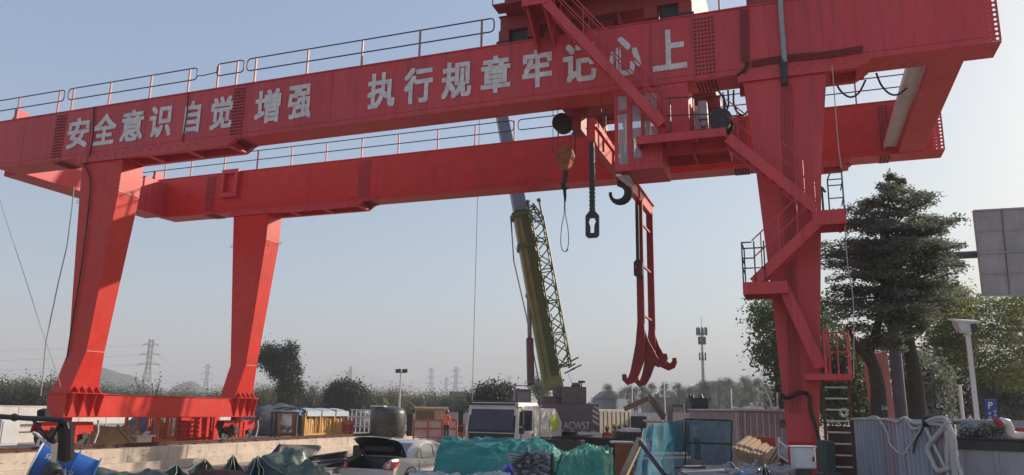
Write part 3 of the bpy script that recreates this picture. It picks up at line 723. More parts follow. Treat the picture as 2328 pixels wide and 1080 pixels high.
# ---------------------------------------------------------------- mobile crane
M['crbody'] = mat('crane_ivory', (.74,.72,.66), .45, .06, 3, dirt=(.3,.25,.18), dirt_amt=.3)
M['crgrey'] = mat('crane_grey', (.13,.115,.115), .5, .12, 3, dirt=(.22,.17,.12), dirt_amt=.3)
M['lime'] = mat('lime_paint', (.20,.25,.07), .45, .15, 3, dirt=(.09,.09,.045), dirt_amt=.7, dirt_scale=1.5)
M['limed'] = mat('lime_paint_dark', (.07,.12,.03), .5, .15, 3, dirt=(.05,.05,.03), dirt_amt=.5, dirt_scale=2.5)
M['slate'] = mat('slate_paint', (.13,.15,.19), .45, .12, 3)
M['carglass'] = mat('car_glass', (.20,.21,.22), .06, .05, 2, spec=.8)
M['screen'] = mat('windscreen', (.03,.033,.06), .08, .3, 1.5, spec=.4)
TF = atZ(1118,1000,.0); TF = atD(1118,960,33.0); TAZ = R(7)
TM = Matrix.Translation((TF.x,TF.y,0)) @ Matrix.Rotation(-TAZ,4,'Z')   # local +Y runs back along the truck, -Y is its front
mc = thing('crane_truck', 'mobile truck crane with lime green telescopic boom raised behind the gantry', 'truck crane', tuple(TM @ Vector((0,5,0))))
def tb(mb): return mb.xf(TM)
def t_(x,y,z): return TM @ Vector((x,y,z))
p = MB()
p.loft([[(-1.25,-.0,.75),(1.25,-.0,.75),(1.25,2.1,.75),(-1.25,2.1,.75)],[(-1.25,-.06,1.45),(1.25,-.06,1.45),(1.25,2.1,1.45),(-1.25,2.1,1.45)],[(-1.2,.10,2.55),(1.2,.10,2.55),(1.22,2.1,2.6),(-1.22,2.1,2.6)],[(-1.12,.25,2.72),(1.12,.25,2.72),(1.15,2.05,2.75),(-1.15,2.05,2.75)]])
cabn = tb(p).build('cab', M['crbody'], mc, bevel=.03)
def q4(mb, a, b_, c, d, th=.02): 
    mb.prism([a,b_,c,d],(0,-th,0))
p = MB(); q4(p,(-1.14,-.058,1.47),(1.14,-.058,1.47),(1.10,.105,2.54),(-1.10,.105,2.54),.004); tb(p).build('windscreen_frame', M['black'], cabn)
p = MB(); q4(p,(-1.06,-.066,1.54),(1.06,-.066,1.54),(1.02,.075,2.43),(-1.02,.075,2.43)); tb(p).build('windscreen', M['screen'], cabn)
p = MB(); q4(p,(-.95,-.07,.80),(.95,-.07,.80),(1.12,-.064,1.44),(-1.12,-.064,1.44),.015); tb(p).build('grille', M['black'], cabn)
p = MB(); p.prism([(-1.22,-.085,.78),(-.95,-.085,.78),(-1.16,-.085,1.3)],(0,-.02,0)); p.prism([(1.22,-.085,.78),(.95,-.085,.78),(1.16,-.085,1.3)],(0,-.02,0)); tb(p).build('headlight', M['galv'], cabn)
p = MB(); p.box(-.10,.10,-.115,-.09,1.15,1.18); p.box(-.10,.10,-.115,-.09,1.25,1.28); p.prism([(.02,-.09,1.18),(.09,-.09,1.18),(-.02,-.09,1.25),(-.09,-.09,1.25)],(0,-.025,0)); tb(p).build('emblem', M['galv'], cabn)
p = MB()
p.tube([(-.9,-.09,1.55),(-.1,-.07,1.60)],.014,4); p.tube([(.1,-.09,1.55),(.9,-.07,1.6)],.014,4); tb(p).build('wiper', M['black'], cabn)
p = MB(); p.box(1.226,1.25,.45,1.35,1.55,2.4); tb(p).build('side_window', M['screen'], cabn)
p = MB(); p.box(1.252,1.262,.35,.37,.8,2.45); p.box(1.252,1.262,1.5,1.52,.8,2.45); p.box(1.252,1.30,1.3,1.45,1.35,1.4); tb(p).build('door', M['dark'], cabn)
p = MB(); p.tube([(-1.2,.0,2.5),(-1.2,.0,2.74),(1.2,.0,2.74),(1.2,.0,2.5)],.03,5); p.box(-1.1,1.1,-.02,.1,2.6,2.68); tb(p).build('sun_visor', M['black'], cabn)
for sx in (-1,1):
    p = MB(); p.tube([(sx*1.2,.1,2.5),(sx*1.45,-.1,2.52),(sx*1.47,-.1,2.3)],.02,5); p.box(sx*1.47-.09,sx*1.47+.09,-.16,-.06,1.75,2.35); p.box(sx*1.47-.1,sx*1.47+.1,-.15,-.05,1.45,1.7); p.tube([(sx*1.44,-.1,1.45),(sx*1.38,-.05,1.2),(sx*1.25,.05,1.1)],.018,5)
    tb(p).build('mirror', M['black'], cabn)
# chassis with deck box, wheels, outriggers
p = MB(); p.box(-1.2,1.2,2.15,12.2,.85,1.25); p.box(-.5,.5,.2,12.4,.55,.849); tb(p).build('chassis', M['dark'], mc)
p = MB(); p.prism([(1.22,2.3,1.251),(1.22,4.6,1.251),(1.22,4.6,1.9),(1.22,3.9,2.5),(1.22,2.3,2.5)],(-.9,0,0)); db = tb(p).build('deck_box', M['crbody'], mc, bevel=.02)
p = MB(); p.prism([(1.23,3.2,1.55),(1.23,4.2,1.55),(1.23,4.3,1.9),(1.23,3.8,2.3),(1.23,3.2,2.05)],(.02,0,0)); M['limebright']=mat('lime_panel',(.62,.72,.12),.4,.05,3); tb(p).build('lime_panel', M['limebright'], db)
for y in (1.25,3.3,7.3,8.7,10.2):
    for sx in (-1,1):
        p = MB(); p.cyl((sx*.86,y,.55),(sx*1.22,y,.55),.55,24); wt = tb(p).build('wheel', M['rubber'], mc)
        p = MB(); p.cyl((sx*1.221,y,.55),(sx*1.24,y,.55),.33,16); tb(p).build('rim', M['grey'], wt)
for sx, (y0,h0,h1) in ((1,(1.2,.62,1.22)),(1,(6.0,.8,1.2)),(-1,(1.1,.75,1.15))):
    p = MB(); p.box(sx*1.26,sx*3.55,y0-.2,y0+.2,h0,h1) if sx>0 else p.box(-2.6,-1.26,y0-.2,y0+.2,h0,h1)
    ox = sx*3.5 if sx>0 else -2.55
    p.box(ox-.16,ox+.16,y0-.26,y0+.26,.15,h1+.02); p.cyl((ox,y0,.0),(ox,y0,.14),.35,16)
    og = tb(p).build('outrigger', M['black'], mc, bevel=.015)
    if sx>0 and y0<2:
        q = MB(); q.box(2.0,2.04,y0-.215,y0-.201,.85,.95); q.box(2.12,2.42,y0-.215,y0-.201,.88,.93); q.prism([(2.06,y0-.215,.9),(2.11,y0-.215,.84),(2.11,y0-.215,.96)],(0,.013,0)); tb(q).build('marking', M['lgrey'], og)
# superstructure turned so that its counterweight faces the viewer
SP = atD(1272,1000,38.6); UA = R(-24)
SM = Matrix.Translation((SP.x,SP.y,0)) @ Matrix.Rotation(-UA,4,'Z')    # local +Y = direction of the boom
p = MB(); p.box(-1.35,1.6,-2.2,-1.3,1.45,2.72); p.box(-1.35,1.6,-2.16,-1.35,2.721,2.74); cw = p.xf(SM).build('counterweight', M['crgrey'], mc, bevel=.03)
M['stripe'] = mat('white_stripe', (.6,.55,.53), .5, .1, 4)
p = MB()
for x0,sg in ((-1.32,1),(1.28,-1)):
    for k in range(4):
        a = x0+(.30 if sg<0 else 0); 
        p.prism([(a,-2.215,1.75+.24*k),(a,-2.215,1.87+.24*k),(a+sg*.42*.7,-2.215,2.03+.24*k) if 1.87+.24*k<2.5 else (a+sg*.2,-2.215,2.66),(a+sg*.42*.7,-2.215,1.91+.24*k) if k<3 else (a+sg*.25,-2.215,2.63)],(0,.013,0))
p.xf(SM).build('warning_stripe', M['stripe'], cw)
def text_mesh(body, h, M_, name, m, parent, weight=.006, wid=None):
    cu = bpy.data.curves.new('t','FONT'); cu.body = body; cu.size = 1; cu.offset = weight; cu.align_x = 'CENTER'; cu.resolution_u = 3
    o = bpy.data.objects.new('t',cu); col.objects.link(o); dg = bpy.context.evaluated_depsgraph_get(); me = bpy.data.meshes.new_from_object(o.evaluated_get(dg))
    bpy.data.objects.remove(o); bpy.data.curves.remove(cu); mb = MB()
    ax = [v.co.x for v in me.vertices] or [0]; k = h/.73; kx = k if wid is None else wid/max(1e-6,(max(ax)-min(ax)))
    mb.add([M_ @ Vector((v.co.x*kx,0,v.co.y*k)) for v in me.vertices], [tuple(f.vertices) for f in me.polygons]); bpy.data.meshes.remove(me)
    return mb.build(name, m, parent, fix=False)
text_mesh('ACW57', .36, SM @ Matrix.Translation((.52,-2.212,1.58)), 'lettering', M['stripe'], cw, .01, 1.25)
p = MB()
for k in range(6): p.box(-1.3+.5*k,-1.05+.5*k,-2.21,-2.201,1.47,1.51)
p.xf(SM).build('reflector', M['stripe'], cw)
p = MB(); p.box(-.1,1.05,-1.9,-.6,2.741,3.55); p.box(-1.3,1.2,-1.29,2.0,1.55,2.5); p.box(-1.0,-.12,-1.25,.4,2.501,3.1); p.cyl((.5,-1.0,3.62),(.9,-1.0,3.62),.16,10); p.cyl((-.15,-1.4,3.3),(-.15,-.6,3.3),.3,14)
sup = p.xf(SM).build('superstructure', M['crgrey'], mc, bevel=.02)
p = MB(); p.tube([(.85,-1.7,3.55),(.85,-1.7,3.75)],.03,5); p.box(.7,1.0,-1.8,-1.6,3.74,3.84); p.cyl((.35,-1.75,3.56),(.75,-1.75,3.56),.09,8); p.xf(SM).build('lamp', M['dark'], sup)
p = MB(); p.cyl((0,0,1.2),(0,0,1.54),.9,24); p.xf(SM).build('slewing_ring', M['dark'], mc)
p = MB()
p.loft([[(-2.25,.2,1.75),(-1.4,.2,1.75),(-1.4,2.0,1.75),(-2.25,1.9,1.75)],[(-2.25,.2,2.6),(-1.4,.2,2.6),(-1.4,2.2,2.6),(-2.25,2.1,2.6)],[(-2.2,.3,3.45),(-1.4,.3,3.45),(-1.4,1.6,3.45),(-2.2,1.6,3.45)]])
oc = p.xf(SM).build('operator_cab', M['crgrey'], mc, bevel=.03)
p = MB(); p.box(-2.1,-1.5,.17,.199,2.5,3.3); p.xf(SM).build('window', M['carglass'], oc)
p = MB(); p.tube([(-2.2,.3,3.5),(-2.2,.3,3.62),(-1.4,.3,3.62),(-1.4,.3,3.5)],.025,5); p.tube([(-2.2,1.6,3.5),(-2.2,1.6,3.62),(-2.2,.3,3.62)],.025,5); p.xf(SM).build('roof_rail', M['dark'], oc)
# telescopic boom
B0 = atD(1258,885,39.0); B1 = atD(1184,487,41.5); B2 = atD(1128,200,46.0)
def boxbeam(a, b_, w0, h0, w1, h1, mb):
    d = (b_-a).normalized(); x = (SM.to_3x3() @ Vector((1,0,0))); x = (x-d*x.dot(d)).normalized(); y = x.cross(d)
    rg = []
    for c, wv, hv in ((a,w0,h0),(b_,w1,h1)):
        rg.append([c-x*wv/2-y*hv/2*.6, c-x*wv/4-y*hv/2, c+x*wv/4-y*hv/2, c+x*wv/2-y*hv/2*.6, c+x*wv/2+y*hv/2, c-x*wv/2+y*hv/2])
    mb.loft(rg); return d, x, y
p = MB(); d, bx, by = boxbeam(B0,B1,.94,1.1,.84,1.0,p)
boom = p.build('boom', M['lime'], mc, bevel=.02)
p = MB(); L_ = (B1-B0).length
for k in range(14):
    c = B0+d*(L_*(k+.5)/14); p.hexa([c+bx*.52-by*.5-d*.05, c+bx*.55-by*.5-d*.05, c+bx*.55+by*.5-d*.05, c+bx*.52+by*.5-d*.05, c+bx*.52-by*.5+d*.05, c+bx*.55-by*.5+d*.05, c+bx*.55+by*.5+d*.05, c+bx*.52+by*.5+d*.05])
p.beam(B0+d*.6+bx*.14+by*.555, B1+bx*.12+by*.505, .40, .03, by); p.beam(B0+d*1+bx*.49, B1+bx*.44, .5,.05, bx)
p.tube([B0+d*.5-bx*.30+by*.57, B1-bx*.28+by*.52],.025,5); p.tube([B0+d*.5+bx*.02+by*.60, B1+bx*.0+by*.55],.02,5); p.tube([B0+d*.5+bx*.36+by*.58, B1+bx*.33+by*.53],.03,5)
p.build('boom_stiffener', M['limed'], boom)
p = MB()
for f in (.985,.80): 
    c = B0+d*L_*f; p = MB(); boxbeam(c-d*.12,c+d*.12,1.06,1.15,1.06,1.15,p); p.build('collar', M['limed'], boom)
p = MB(); boxbeam(B1,B2,.72,.85,.60,.72,p); p.build('inner_boom', M['slate'], mc, bevel=.02)
p = MB(); p.tube([B0+d*.5-bx*.6-by*.4,B0+d*4-bx*.62-by*.5,B0+d*7-bx*.75-by*.55,B0+d*8.5-bx*.6-by*.4,B1-bx*.55],.04,5); p.build('hydraulic_hose', M['cable'], boom)
p = MB(); C0 = atD(1207,874,38.2); C1 = atD(1202,672,40.4); cm_ = C0+(C1-C0)*.5
p.cyl(C0,cm_,.19,14); cy_ = p.build('lift_cylinder', mat('cylinder_paint',(.10,.05,.045),.45,.1,3), mc, smooth=True, angle=40)
p = MB(); p.cyl(cm_,C1,.11,12); p.ball(C1,.2,8,6); p.build('piston_rod', M['steel'], cy_, smooth=True)
# lattice jib stowed along the boom
def truss(a, b_, x, y, w0, h0, w1, h1, n, r, mb):
    cs = []
    for k in range(n+1):
        f = k/n; c = a+(b_-a)*f; wv = w0+(w1-w0)*f; hv = h0+(h1-h0)*f
        cs.append([c-x*wv/2-y*hv/2, c+x*wv/2-y*hv/2, c+x*wv/2+y*hv/2, c-x*wv/2+y*hv/2])
    for j in range(4): mb.tube([c[j] for c in cs], r*1.5, 5)
    for k in range(n):
        for j in range(4):
            j2 = (j+1)%4
            mb.tube([cs[k][j],cs[k+1][j2]] if k%2 else [cs[k][j2],cs[k+1][j]], r, 4)
            if k%3==0: mb.tube([cs[k][j],cs[k][j2]], r, 4)
J0 = atD(1283,832,38.6); J1 = atD(1221,500,40.5); J2 = atD(1203,478,40.8)
p = MB(); truss(J0,J1,bx,by,.62,.7,.62,.7,14,.03,p)
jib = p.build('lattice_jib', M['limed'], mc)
p = MB(); truss(J1,atD(1206,482,40.8)+d*.4,bx,by,.6,.7,.35,.4,4,.03,p); 
for k in (-.3,.3): p.tube([J1+bx*k,J1+bx*k+d*1.0,J1+bx*k*.6+d*1.1],.05,6); p.ball(J1+bx*k+d*1.05,.12,8,6)
p.build('jib_head', M['limed'], jib)
p = MB(); p.hexa([J0+bx*a_+by*b_+d*c_ for c_ in (-.4,.1) for a_,b_ in ((-.35,-.4),(.35,-.4),(.35,.4),(-.35,.4))]) if False else None
for k in range(8):
    q0 = J0+d*(-.35+.12*k)+bx*random.uniform(-.35,.35)+by*random.uniform(-.35,.35); p.beam(q0,q0+bx*random.uniform(.2,.6)+d*.15,.07,.07)
p.build('jib_bracket', M['limed'], jib)
HR = atD(1092,215,46.0); HB = Vector((HR.x,HR.y,1.2))
p = MB(); p.tube([HR,HB],.022,5); p.tube([HR+Vector((.0,0,0)),B2],.05,5); p.build('hoist_rope', M['galv'], mc)
p = MB(); p.tube([B0+d*1-bx*-.58-by*.3, B1+bx*.58-by*.3],.02,4); p.tube([J0-d*.3+bx*.1,J0-d*1.6+bx*.35],.015,4); p.build('hoist_rope', M['galv'], mc)

# ---------------------------------------------------------------- silver saloon car with its boot open
M['carp'] = mat('car_paint', (.62,.58,.52), .28, .03, 2, spec=.6, coat=.6, dirt=(.45,.38,.28), dirt_amt=.35, dirt_scale=2.5)
M['tail'] = mat('tail_lamp', (.50,.015,.03), .15, .2, 8, spec=.8, coat=.5)
M['trim'] = mat('black_trim', (.01,.01,.012), .4, .1, 5)
CRL, CRR = atD(767,1050,21.6), atD(896,1050,22.1)
cc = (CRL+CRR)/2; CAZ = R(3)
CM = Matrix.Translation((cc.x,cc.y,.02)) @ Matrix.Rotation(-CAZ,4,'Z') @ Matrix.Diagonal((1,1,1,1))   # local +Y = towards the bonnet, x = right
car = thing('parked_car', 'silver saloon car parked with its boot lid wide open', 'car', tuple(CM @ Vector((0,2.2,0))))
# lower body: stations from tail to nose
stn = [(0.0,.42,.74,.86),(.10,.30,.85,.98),(.45,.24,.88,1.02),(1.0,.22,.90,1.0),(1.8,.22,.90,.97),(2.6,.22,.90,.95),(3.2,.22,.90,.95),(3.9,.24,.88,.90),(4.35,.30,.80,.78),(4.55,.40,.66,.66)]
def sect(y, zl, hw, zb):
    return [(-hw*.93,y,zl),(hw*.93,y,zl),(hw*.99,y,zl+.15),(hw,y,zl+(zb-zl)*.55),(hw*.985,y,zl+(zb-zl)*.8),(hw*.93,y,zb-.03),(hw*.86,y,zb),(-hw*.86,y,zb),(-hw*.93,y,zb-.03),(-hw*.985,y,zl+(zb-zl)*.8),(-hw,y,zl+(zb-zl)*.55),(-hw*.99,y,zl+.15)]
p = MB(); rgs = [sect(*s_) for s_ in stn]; b0 = len(p.v)
p.loft(rgs, cap=False); n = 12
# drop the boot floor faces (top between the first stations) and the tail upper faces: open boot
p.f = [f for f in p.f if not (len(f)==4 and all((i//n) <= 3 for i in f) and set(i%n for i in f)=={6,7})]
p.add(rgs[-1],[tuple(range(n))])
t0 = rgs[0]; p.add([t0[0],t0[1],t0[2],t0[3],t0[10],t0[11],(.60,0,.72),(-.60,0,.72)],[(0,1,2,3,6,7,4,5)])
p.add([t0[3],t0[4],t0[5],t0[6],(.60,0,.72),(.66,0,.86)],[(0,1,2,3,5,4)]); p.add([t0[10],t0[9],t0[8],t0[7],(-.60,0,.72),(-.66,0,.86)],[(0,1,2,3,5,4)])
body = p.xf(CM).build('body', M['carp'], car, smooth=True, angle=35)
p = MB(); p.add([(-.62,.02,.70),(.62,.02,.70),(.74,.9,.45),(-.74,.9,.45),(-.74,1.02,1.0),(.74,1.02,1.0),(-.70,.05,.84),(.70,.05,.84)],[(0,1,2,3),(3,2,5,4),(0,3,4,6),(1,7,5,2)])
p.xf(CM).build('boot_lining', M['trim'], body, fix=False)
# greenhouse
gh = [(.95,.86,.98,.99),(1.25,.80,.97,1.18),(1.75,.68,.96,1.40),(2.25,.64,.96,1.46),(2.75,.64,.96,1.44),(3.1,.68,.95,1.34),(3.85,.82,.92,.97)]
def gsec(y, hwr, zb, zr):
    hwb = .83 if y < 3.5 else .80
    return [(hwb,y,zb-.04),(hwr+.06 if zr>1.1 else hwb,y,zr-.06 if zr>1.1 else zr-.02),(hwr*.9,y,zr),(-hwr*.9,y,zr),(-(hwr+.06) if zr>1.1 else -hwb,y,zr-.06 if zr>1.1 else zr-.02),(-hwb,y,zb-.04)]
p = MB(); p.loft([gsec(*s_) for s_ in gh], cap=False, closed=False); p.xf(CM).build('roof', M['carp'], car, smooth=True, angle=50)
def sidewin(pts, name):
    for sx in (1,-1):
        q = MB()
        def wp(y,z):
            zr = 1.42; t = (z-.93)/(zr-.93); return (sx*(.835-.13*t+.016),y,z)
        q.prism([wp(*a) for a in pts],(sx*.004,0,0)); q.xf(CM).build(name, M['carglass'], car, fix=True)
sidewin([(1.38,.99),(1.62,.97),(1.62,1.24),(1.5,1.15)],'quarter_window')
sidewin([(1.66,.97),(2.36,.96),(2.36,1.36),(2.0,1.37),(1.66,1.27)],'rear_window')
sidewin([(2.42,.96),(3.35,.95),(3.05,1.22),(2.75,1.33),(2.42,1.36)],'front_window')
p = MB(); p.prism([(-.62,1.02,1.04),(.62,1.02,1.04),(.56,1.60,1.36),(-.56,1.6,1.36)],(0,-.01,.015)); p.xf(CM).build('rear_screen', M['carglass'], car)
p = MB(); p.prism([(-.72,3.78,1.01),(.72,3.78,1.01),(.60,3.16,1.33),(-.60,3.16,1.33)],(0,.01,.015)); p.xf(CM).build('windscreen', M['carglass'], car)
# boot lid, hinged up
p = MB()
LP = [(1.0,1.04),(.86,1.20),(.76,1.33),(.66,1.43),(.53,1.49),(.40,1.535),(.26,1.565),(.19,1.56)]
def lid(u, v, o=0):
    f = v*(len(LP)-1); i = min(int(f), len(LP)-2); t = f-i; y = LP[i][0]+(LP[i+1][0]-LP[i][0])*t; z = LP[i][1]+(LP[i+1][1]-LP[i][1])*t
    dy, dz = LP[i+1][0]-LP[i][0], LP[i+1][1]-LP[i][1]; L = math.hypot(dy,dz); e = abs(2*u-1)
    hw_ = .74-.10*max(0,v-.6)/.4
    return ((2*u-1)*hw_, y-dz/L*-o+.05*e**3*(v > .6), z+(-dy)/L*o-.07*e**4)
p.grid(lambda u,v: lid(u,v,-.02), 14, 14); p.box(-.5,.5,.66,.70,1.16,1.30)
bl = p.xf(CM).build('boot_lid', M['trim'], car, smooth=True, angle=40, fix=False)
p = MB(); p.grid(lambda u,v: lid(u,v,.012), 14, 14); p.xf(CM).build('lid_skin', M['carp'], bl, smooth=True, fix=False)
for sx in (-.66,.66):
    p = MB(); p.tube([(sx,1.0,1.0),(sx,.82,1.10),(sx,.78,1.28)],.018,6); p.xf(CM).build('hinge_arm', M['steel'], bl)
for sx in (-1,1):
    p = MB(); p.loft([[(sx*.62,-.02,.70),(sx*.88,.02,.70),(sx*.88,.02,.73),(sx*.62,-.02,.73)],[(sx*.56,-.035,.80),(sx*.90,.08,.80),(sx*.90,.22,.80),(sx*.56,.02,.80)],[(sx*.66,.0,.92),(sx*.88,.12,.93),(sx*.88,.35,.93),(sx*.66,.05,.92)]])
    p.xf(CM).build('tail_light', M['tail'], car, smooth=True, angle=40)
    for y in (.98,3.55):
        p = MB(); p.cyl((sx*.68,y,.32),(sx*.90,y,.32),.33,24); wv = p.xf(CM).build('wheel', M['rubber'], car)
        p = MB(); p.cyl((sx*.901,y,.32),(sx*.915,y,.32),.22,18); p.xf(CM).build('rim', M['galv'], wv)
    p = MB(); p.box(sx*.93,sx*1.06,3.05,3.16,.98,1.12); p.box(sx*.82,sx*.94,3.08,3.13,1.0,1.04); p.xf(CM).build('wing_mirror', M['trim'], car, bevel=.03)
    for y in (1.75,2.75):
        p = MB(); p.box(sx*.895,sx*.935,y,y+.18,.84,.865); p.xf(CM).build('door_handle', M['galv'], car)
    p = MB()
    for y in (1.42,2.38,3.35): p.box(sx*.897,sx*.9055,y,y+.012,.30,.93)
    p.xf(CM).build('door_seam', M['trim'], car)
    p = MB(); pts = []
    for k in range(13):
        t = math.pi*k/12; pts.append((sx*.892,.98+.40*math.cos(t),.32+.42*math.sin(t)))
    p.tube(pts,.02,5); p.xf(CM).build('wheel_arch', M['trim'], car)
p = MB(); p.box(-.80,.80,-.045,-.02,.46,.60); p.box(-.26,.26,-.06,-.046,.5,.6); p.xf(CM).build('bumper', M['carp'], car, bevel=.02)
# ---------------------------------------------------------------- yard behind the concrete wall (raised .74)
ZR = .742
def gnd(x, y, D): # world xy for a photo column at depth D
    v = atD(x, 940, D); return v.x, v.y
# beige steel mould with sloping end
def onX(x, y, X): return atX(x, y, X)
X0 = -25.6
a = onX(205,1003,X0); b_ = onX(312,1000,X0)
p = MB(); y0, y1 = a.y, b_.y
p.prism([(X0,y0,ZR),(X0,y1,ZR),(X0,y1-.9,ZR+.75),(X0,y0,ZR+.85)],(-2.4,0,0))
M['tan'] = mat('tan_board', (.42,.29,.13), .7, .12, 3, dirt=(.25,.17,.09), dirt_amt=.4)
bm_ = p.thing('formwork_mould', 'tan formwork mould with a sloping end beside the left crane leg', 'formwork', M['tan'], bevel=.02)
p = MB()
for k in range(4): p.beam((X0+.05,y1-1.15+.28*k+.0,ZR+.82-.02*k),(X0+.05,y1-.15+.28*k,ZR+.02),.10,.06,(1,0,0))
p.build('batten', M['wood'], bm_)
# stand of pale trestles
p = MB(); yy = onX(322,990,X0).y
for dx in (-.4,.4):
    p.beam((X0-.3,yy-.35,ZR),(X0+dx*.2,yy+.35,ZR+.55),.07,.07); p.beam((X0-.3,yy+.35,ZR),(X0+dx*.2,yy-.35,ZR+.55),.07,.07)
p.box(X0-.6,X0+.3,yy-.45,yy+.45,ZR+.35,ZR+.42); p.box(X0-.5,X0+.2,yy-.35,yy+.35,ZR+.05,ZR+.34)
p.thing('site_trestle', 'pale crossed timber trestle standing behind the rail under the red sill beam', 'trestle', M['white'])
# pile of tarped goods
def lump(c, r, seed, n=26, m=14, amp=.18, fr=1.3, zmin=0.0, sharp=0):
    mb = MB(); rg = []
    for i in range(m+1):
        t = .5*math.pi*i/m
        ring = []
        for j in range(n):
            a_ = 2*math.pi*j/n; u = Vector((math.cos(a_)*math.cos(t), math.sin(a_)*math.cos(t), math.sin(t)))
            k = 1+amp*noise.noise(u*fr*2+Vector((seed,seed*2,0)))+amp*.5*noise.noise(u*fr*5+Vector((seed,0,seed)))
            q = Vector((c[0]+u.x*r[0]*k, c[1]+u.y*r[1]*k, c[2]+max(0,u.z*r[2]*k)))
            ring.append(q)
        rg.append(ring)
    mb.loft(rg); return mb
M['greytarp'] = mat('grey_tarp', (.075,.075,.085), .6, .2, 2, bump=.3, bscale=8)
M['tank'] = mat('dark_tank', (.035,.035,.035), .4, .25, 2, dirt=(.25,.22,.17), dirt_amt=.45, dirt_scale=5, bump=.2)
for (px, X, r, lab, sd_) in ((365,-29,(1.3,1.7,1.5),'purple grey tarpaulin heap behind the red sill beam',3),(625,-30,(2.0,2.6,1.7),'dark grey sheeted heap between the left rear leg and the yellow racks',5),(815,-30.5,(1.5,1.9,1.25),'dark green sheeted heap right of the yellow racks',8)):
    y = onX(px,960,X).y; lump((X,y,ZR), r, sd_).thing('tarp_heap', lab, 'tarp heap', M['greytarp'], group='sheeted heaps behind the rail', smooth=True)
# red and orange racks
def rack(X, px0, px1, ztop, lab, barm, frm, nbar, roofm=None, pipes=.05, grp=None, depth=1.6):
    y0 = onX(px0,985,X).y; y1 = onX(px1,985,X).y
    root = thing('storage_rack', lab, 'rack', (X-depth/2,(y0+y1)/2,ZR), grp)
    p = MB()
    nn = max(2,int((y1-y0)/1.3))
    for k in range(nn+1):
        yy = y0+(y1-y0)*k/nn
        for x in (X,X-depth): p.box(x-.05,x+.05,yy-.05,yy+.05,ZR,ztop)
    for x in (X,X-depth):
        p.box(x-.045,x+.045,y0+.05,y1-.05,ztop-.1,ztop-.001); p.box(x-.045,x+.045,y0+.05,y1-.05,ZR+.15,ZR+.25)
    for yy in (y0,y1): p.box(X-depth+.05,X-.05,yy-.03,yy+.03,ztop-.09,ztop-.02); p.box(X-depth+.05,X-.05,yy-.03,yy+.03,ZR+.16,ZR+.24)
    p.build('frame', frm, root)
    random.seed(int(px0)); p = MB()
    for k in range(nbar):
        yy = y0+.12+(y1-y0-.24)*(k+random.uniform(.2,.8))/nbar; x = X-.0-random.uniform(0,.45); h = ztop-random.uniform(.05,.4)
        p.tube([(x,yy+random.uniform(-.06,.06),ZR+.02),(x-random.uniform(0,.15),yy,h)],pipes*random.uniform(.7,1.2),6)
    p.build('stacked_tube', barm, root)
    if roofm:
        p = MB()
        for k in range(nn):
            ya = y0+(y1-y0)*k/nn; yb = y0+(y1-y0)*(k+1)/nn
            p.grid(lambda u,v,ya=ya,yb=yb: (X+.12-(depth+.2)*u, ya+.04+(yb-ya-.08)*v, ztop+.12+.12*math.sin(u*math.pi)+.03*math.sin(v*9+k)),6,6)
            p.box(X+.06,X+.10,ya+.06,yb-.06,ztop-.18,ztop+.12)
        p.build('cover', roofm, root)
    return root
M['orangebar'] = mat('orange_tube', (.60,.22,.07), .5, .25, 4, dirt=(.5,.4,.3), dirt_amt=.6, dirt_scale=3)
M['yellowbar'] = mat('yellow_tube', (.68,.42,.14), .5, .25, 4, dirt=(.4,.2,.06), dirt_amt=.6, dirt_scale=3)
M['bluesheet'] = mat('pale_blue_cover', (.45,.52,.62), .6, .1, 3)
rack(-25.4,352,402,1.95,'rack of upright orange tubes under the red sill beam', M['orangebar'], M['orange'], 14, pipes=.06)
rack(-25.4,404,478,1.95,'dark red steel frame with shelves beside the orange tubes', M['redb'], M['redb'], 5, pipes=.05)
p = MB(); ya, yb = onX(404,985,-26.2).y, onX(500,985,-26.2).y
p.box(-26.4,-26.3,ya,yb,ZR,1.9)
for k in range(5): p.box(-26.299,-26.0,ya+.1,ya+1.2,ZR+.15+.2*k,ZR+.18+.2*k)
for k in range(3): p.box(-26.299,-26.2,ya+1.3+k*.5,ya+1.36+k*.5,ZR,1.9)
p.thing('shelf_screen', 'dark red steel wall panel behind the shelf frame under the sill beam', 'steel panel', M['redb'])
rack(-25.6,672,690,2.12,'narrow blue topped rack of brown tubes, left end of the yellow racks', mat('brown_tube',(.30,.14,.06),.6,.2,4), M['dark'], 8, mat('blue_cover',(.06,.16,.28),.6,.15,3), grp=None)
rack(-25.4,691,788,2.08,'long rack of upright yellow tubes under pale blue covers', M['yellowbar'], M['yellow'], 85, M['bluesheet'], pipes=.06)
p = MB(); y_ = onX(845,975,-25.3).y
for k in range(4): p.box(-25.6,-25.3,y_-3.0,y_-2.2,ZR+.05+.2*k,ZR+.12+.2*k)
p.box(-25.62,-25.28,y_-3.05,y_-3.0,ZR,ZR+.9); p.box(-25.62,-25.28,y_-2.2,y_-2.15,ZR,ZR+.9)
p.thing('orange_crate', 'small orange slatted steel crate right of the yellow racks', 'crate', M['orange'])
# dark water tank
tx, ty = gnd(882,0,46.5)
p = MB(); rg = []
for z,rr in ((0,1.0),(.15,1.06),(1.35,1.06),(1.55,1.0),(1.68,.84),(1.75,.5),(1.77,.2)):
    rg.append([(tx+rr*math.cos(2*math.pi*j/28),ty+rr*math.sin(2*math.pi*j/28),ZR+z*1.0) for j in range(28)])
p.loft(rg)
tk = p.thing('water_tank', 'round dark plastic tank standing at the far end of the concrete wall', 'tank', M['tank'], smooth=True, angle=50)
p = MB(); p.box(tx-.7,tx+.2,ty-.9,ty-.5,ZR+1.72,ZR+1.80); p.build('lid', M['lgrey'], tk)
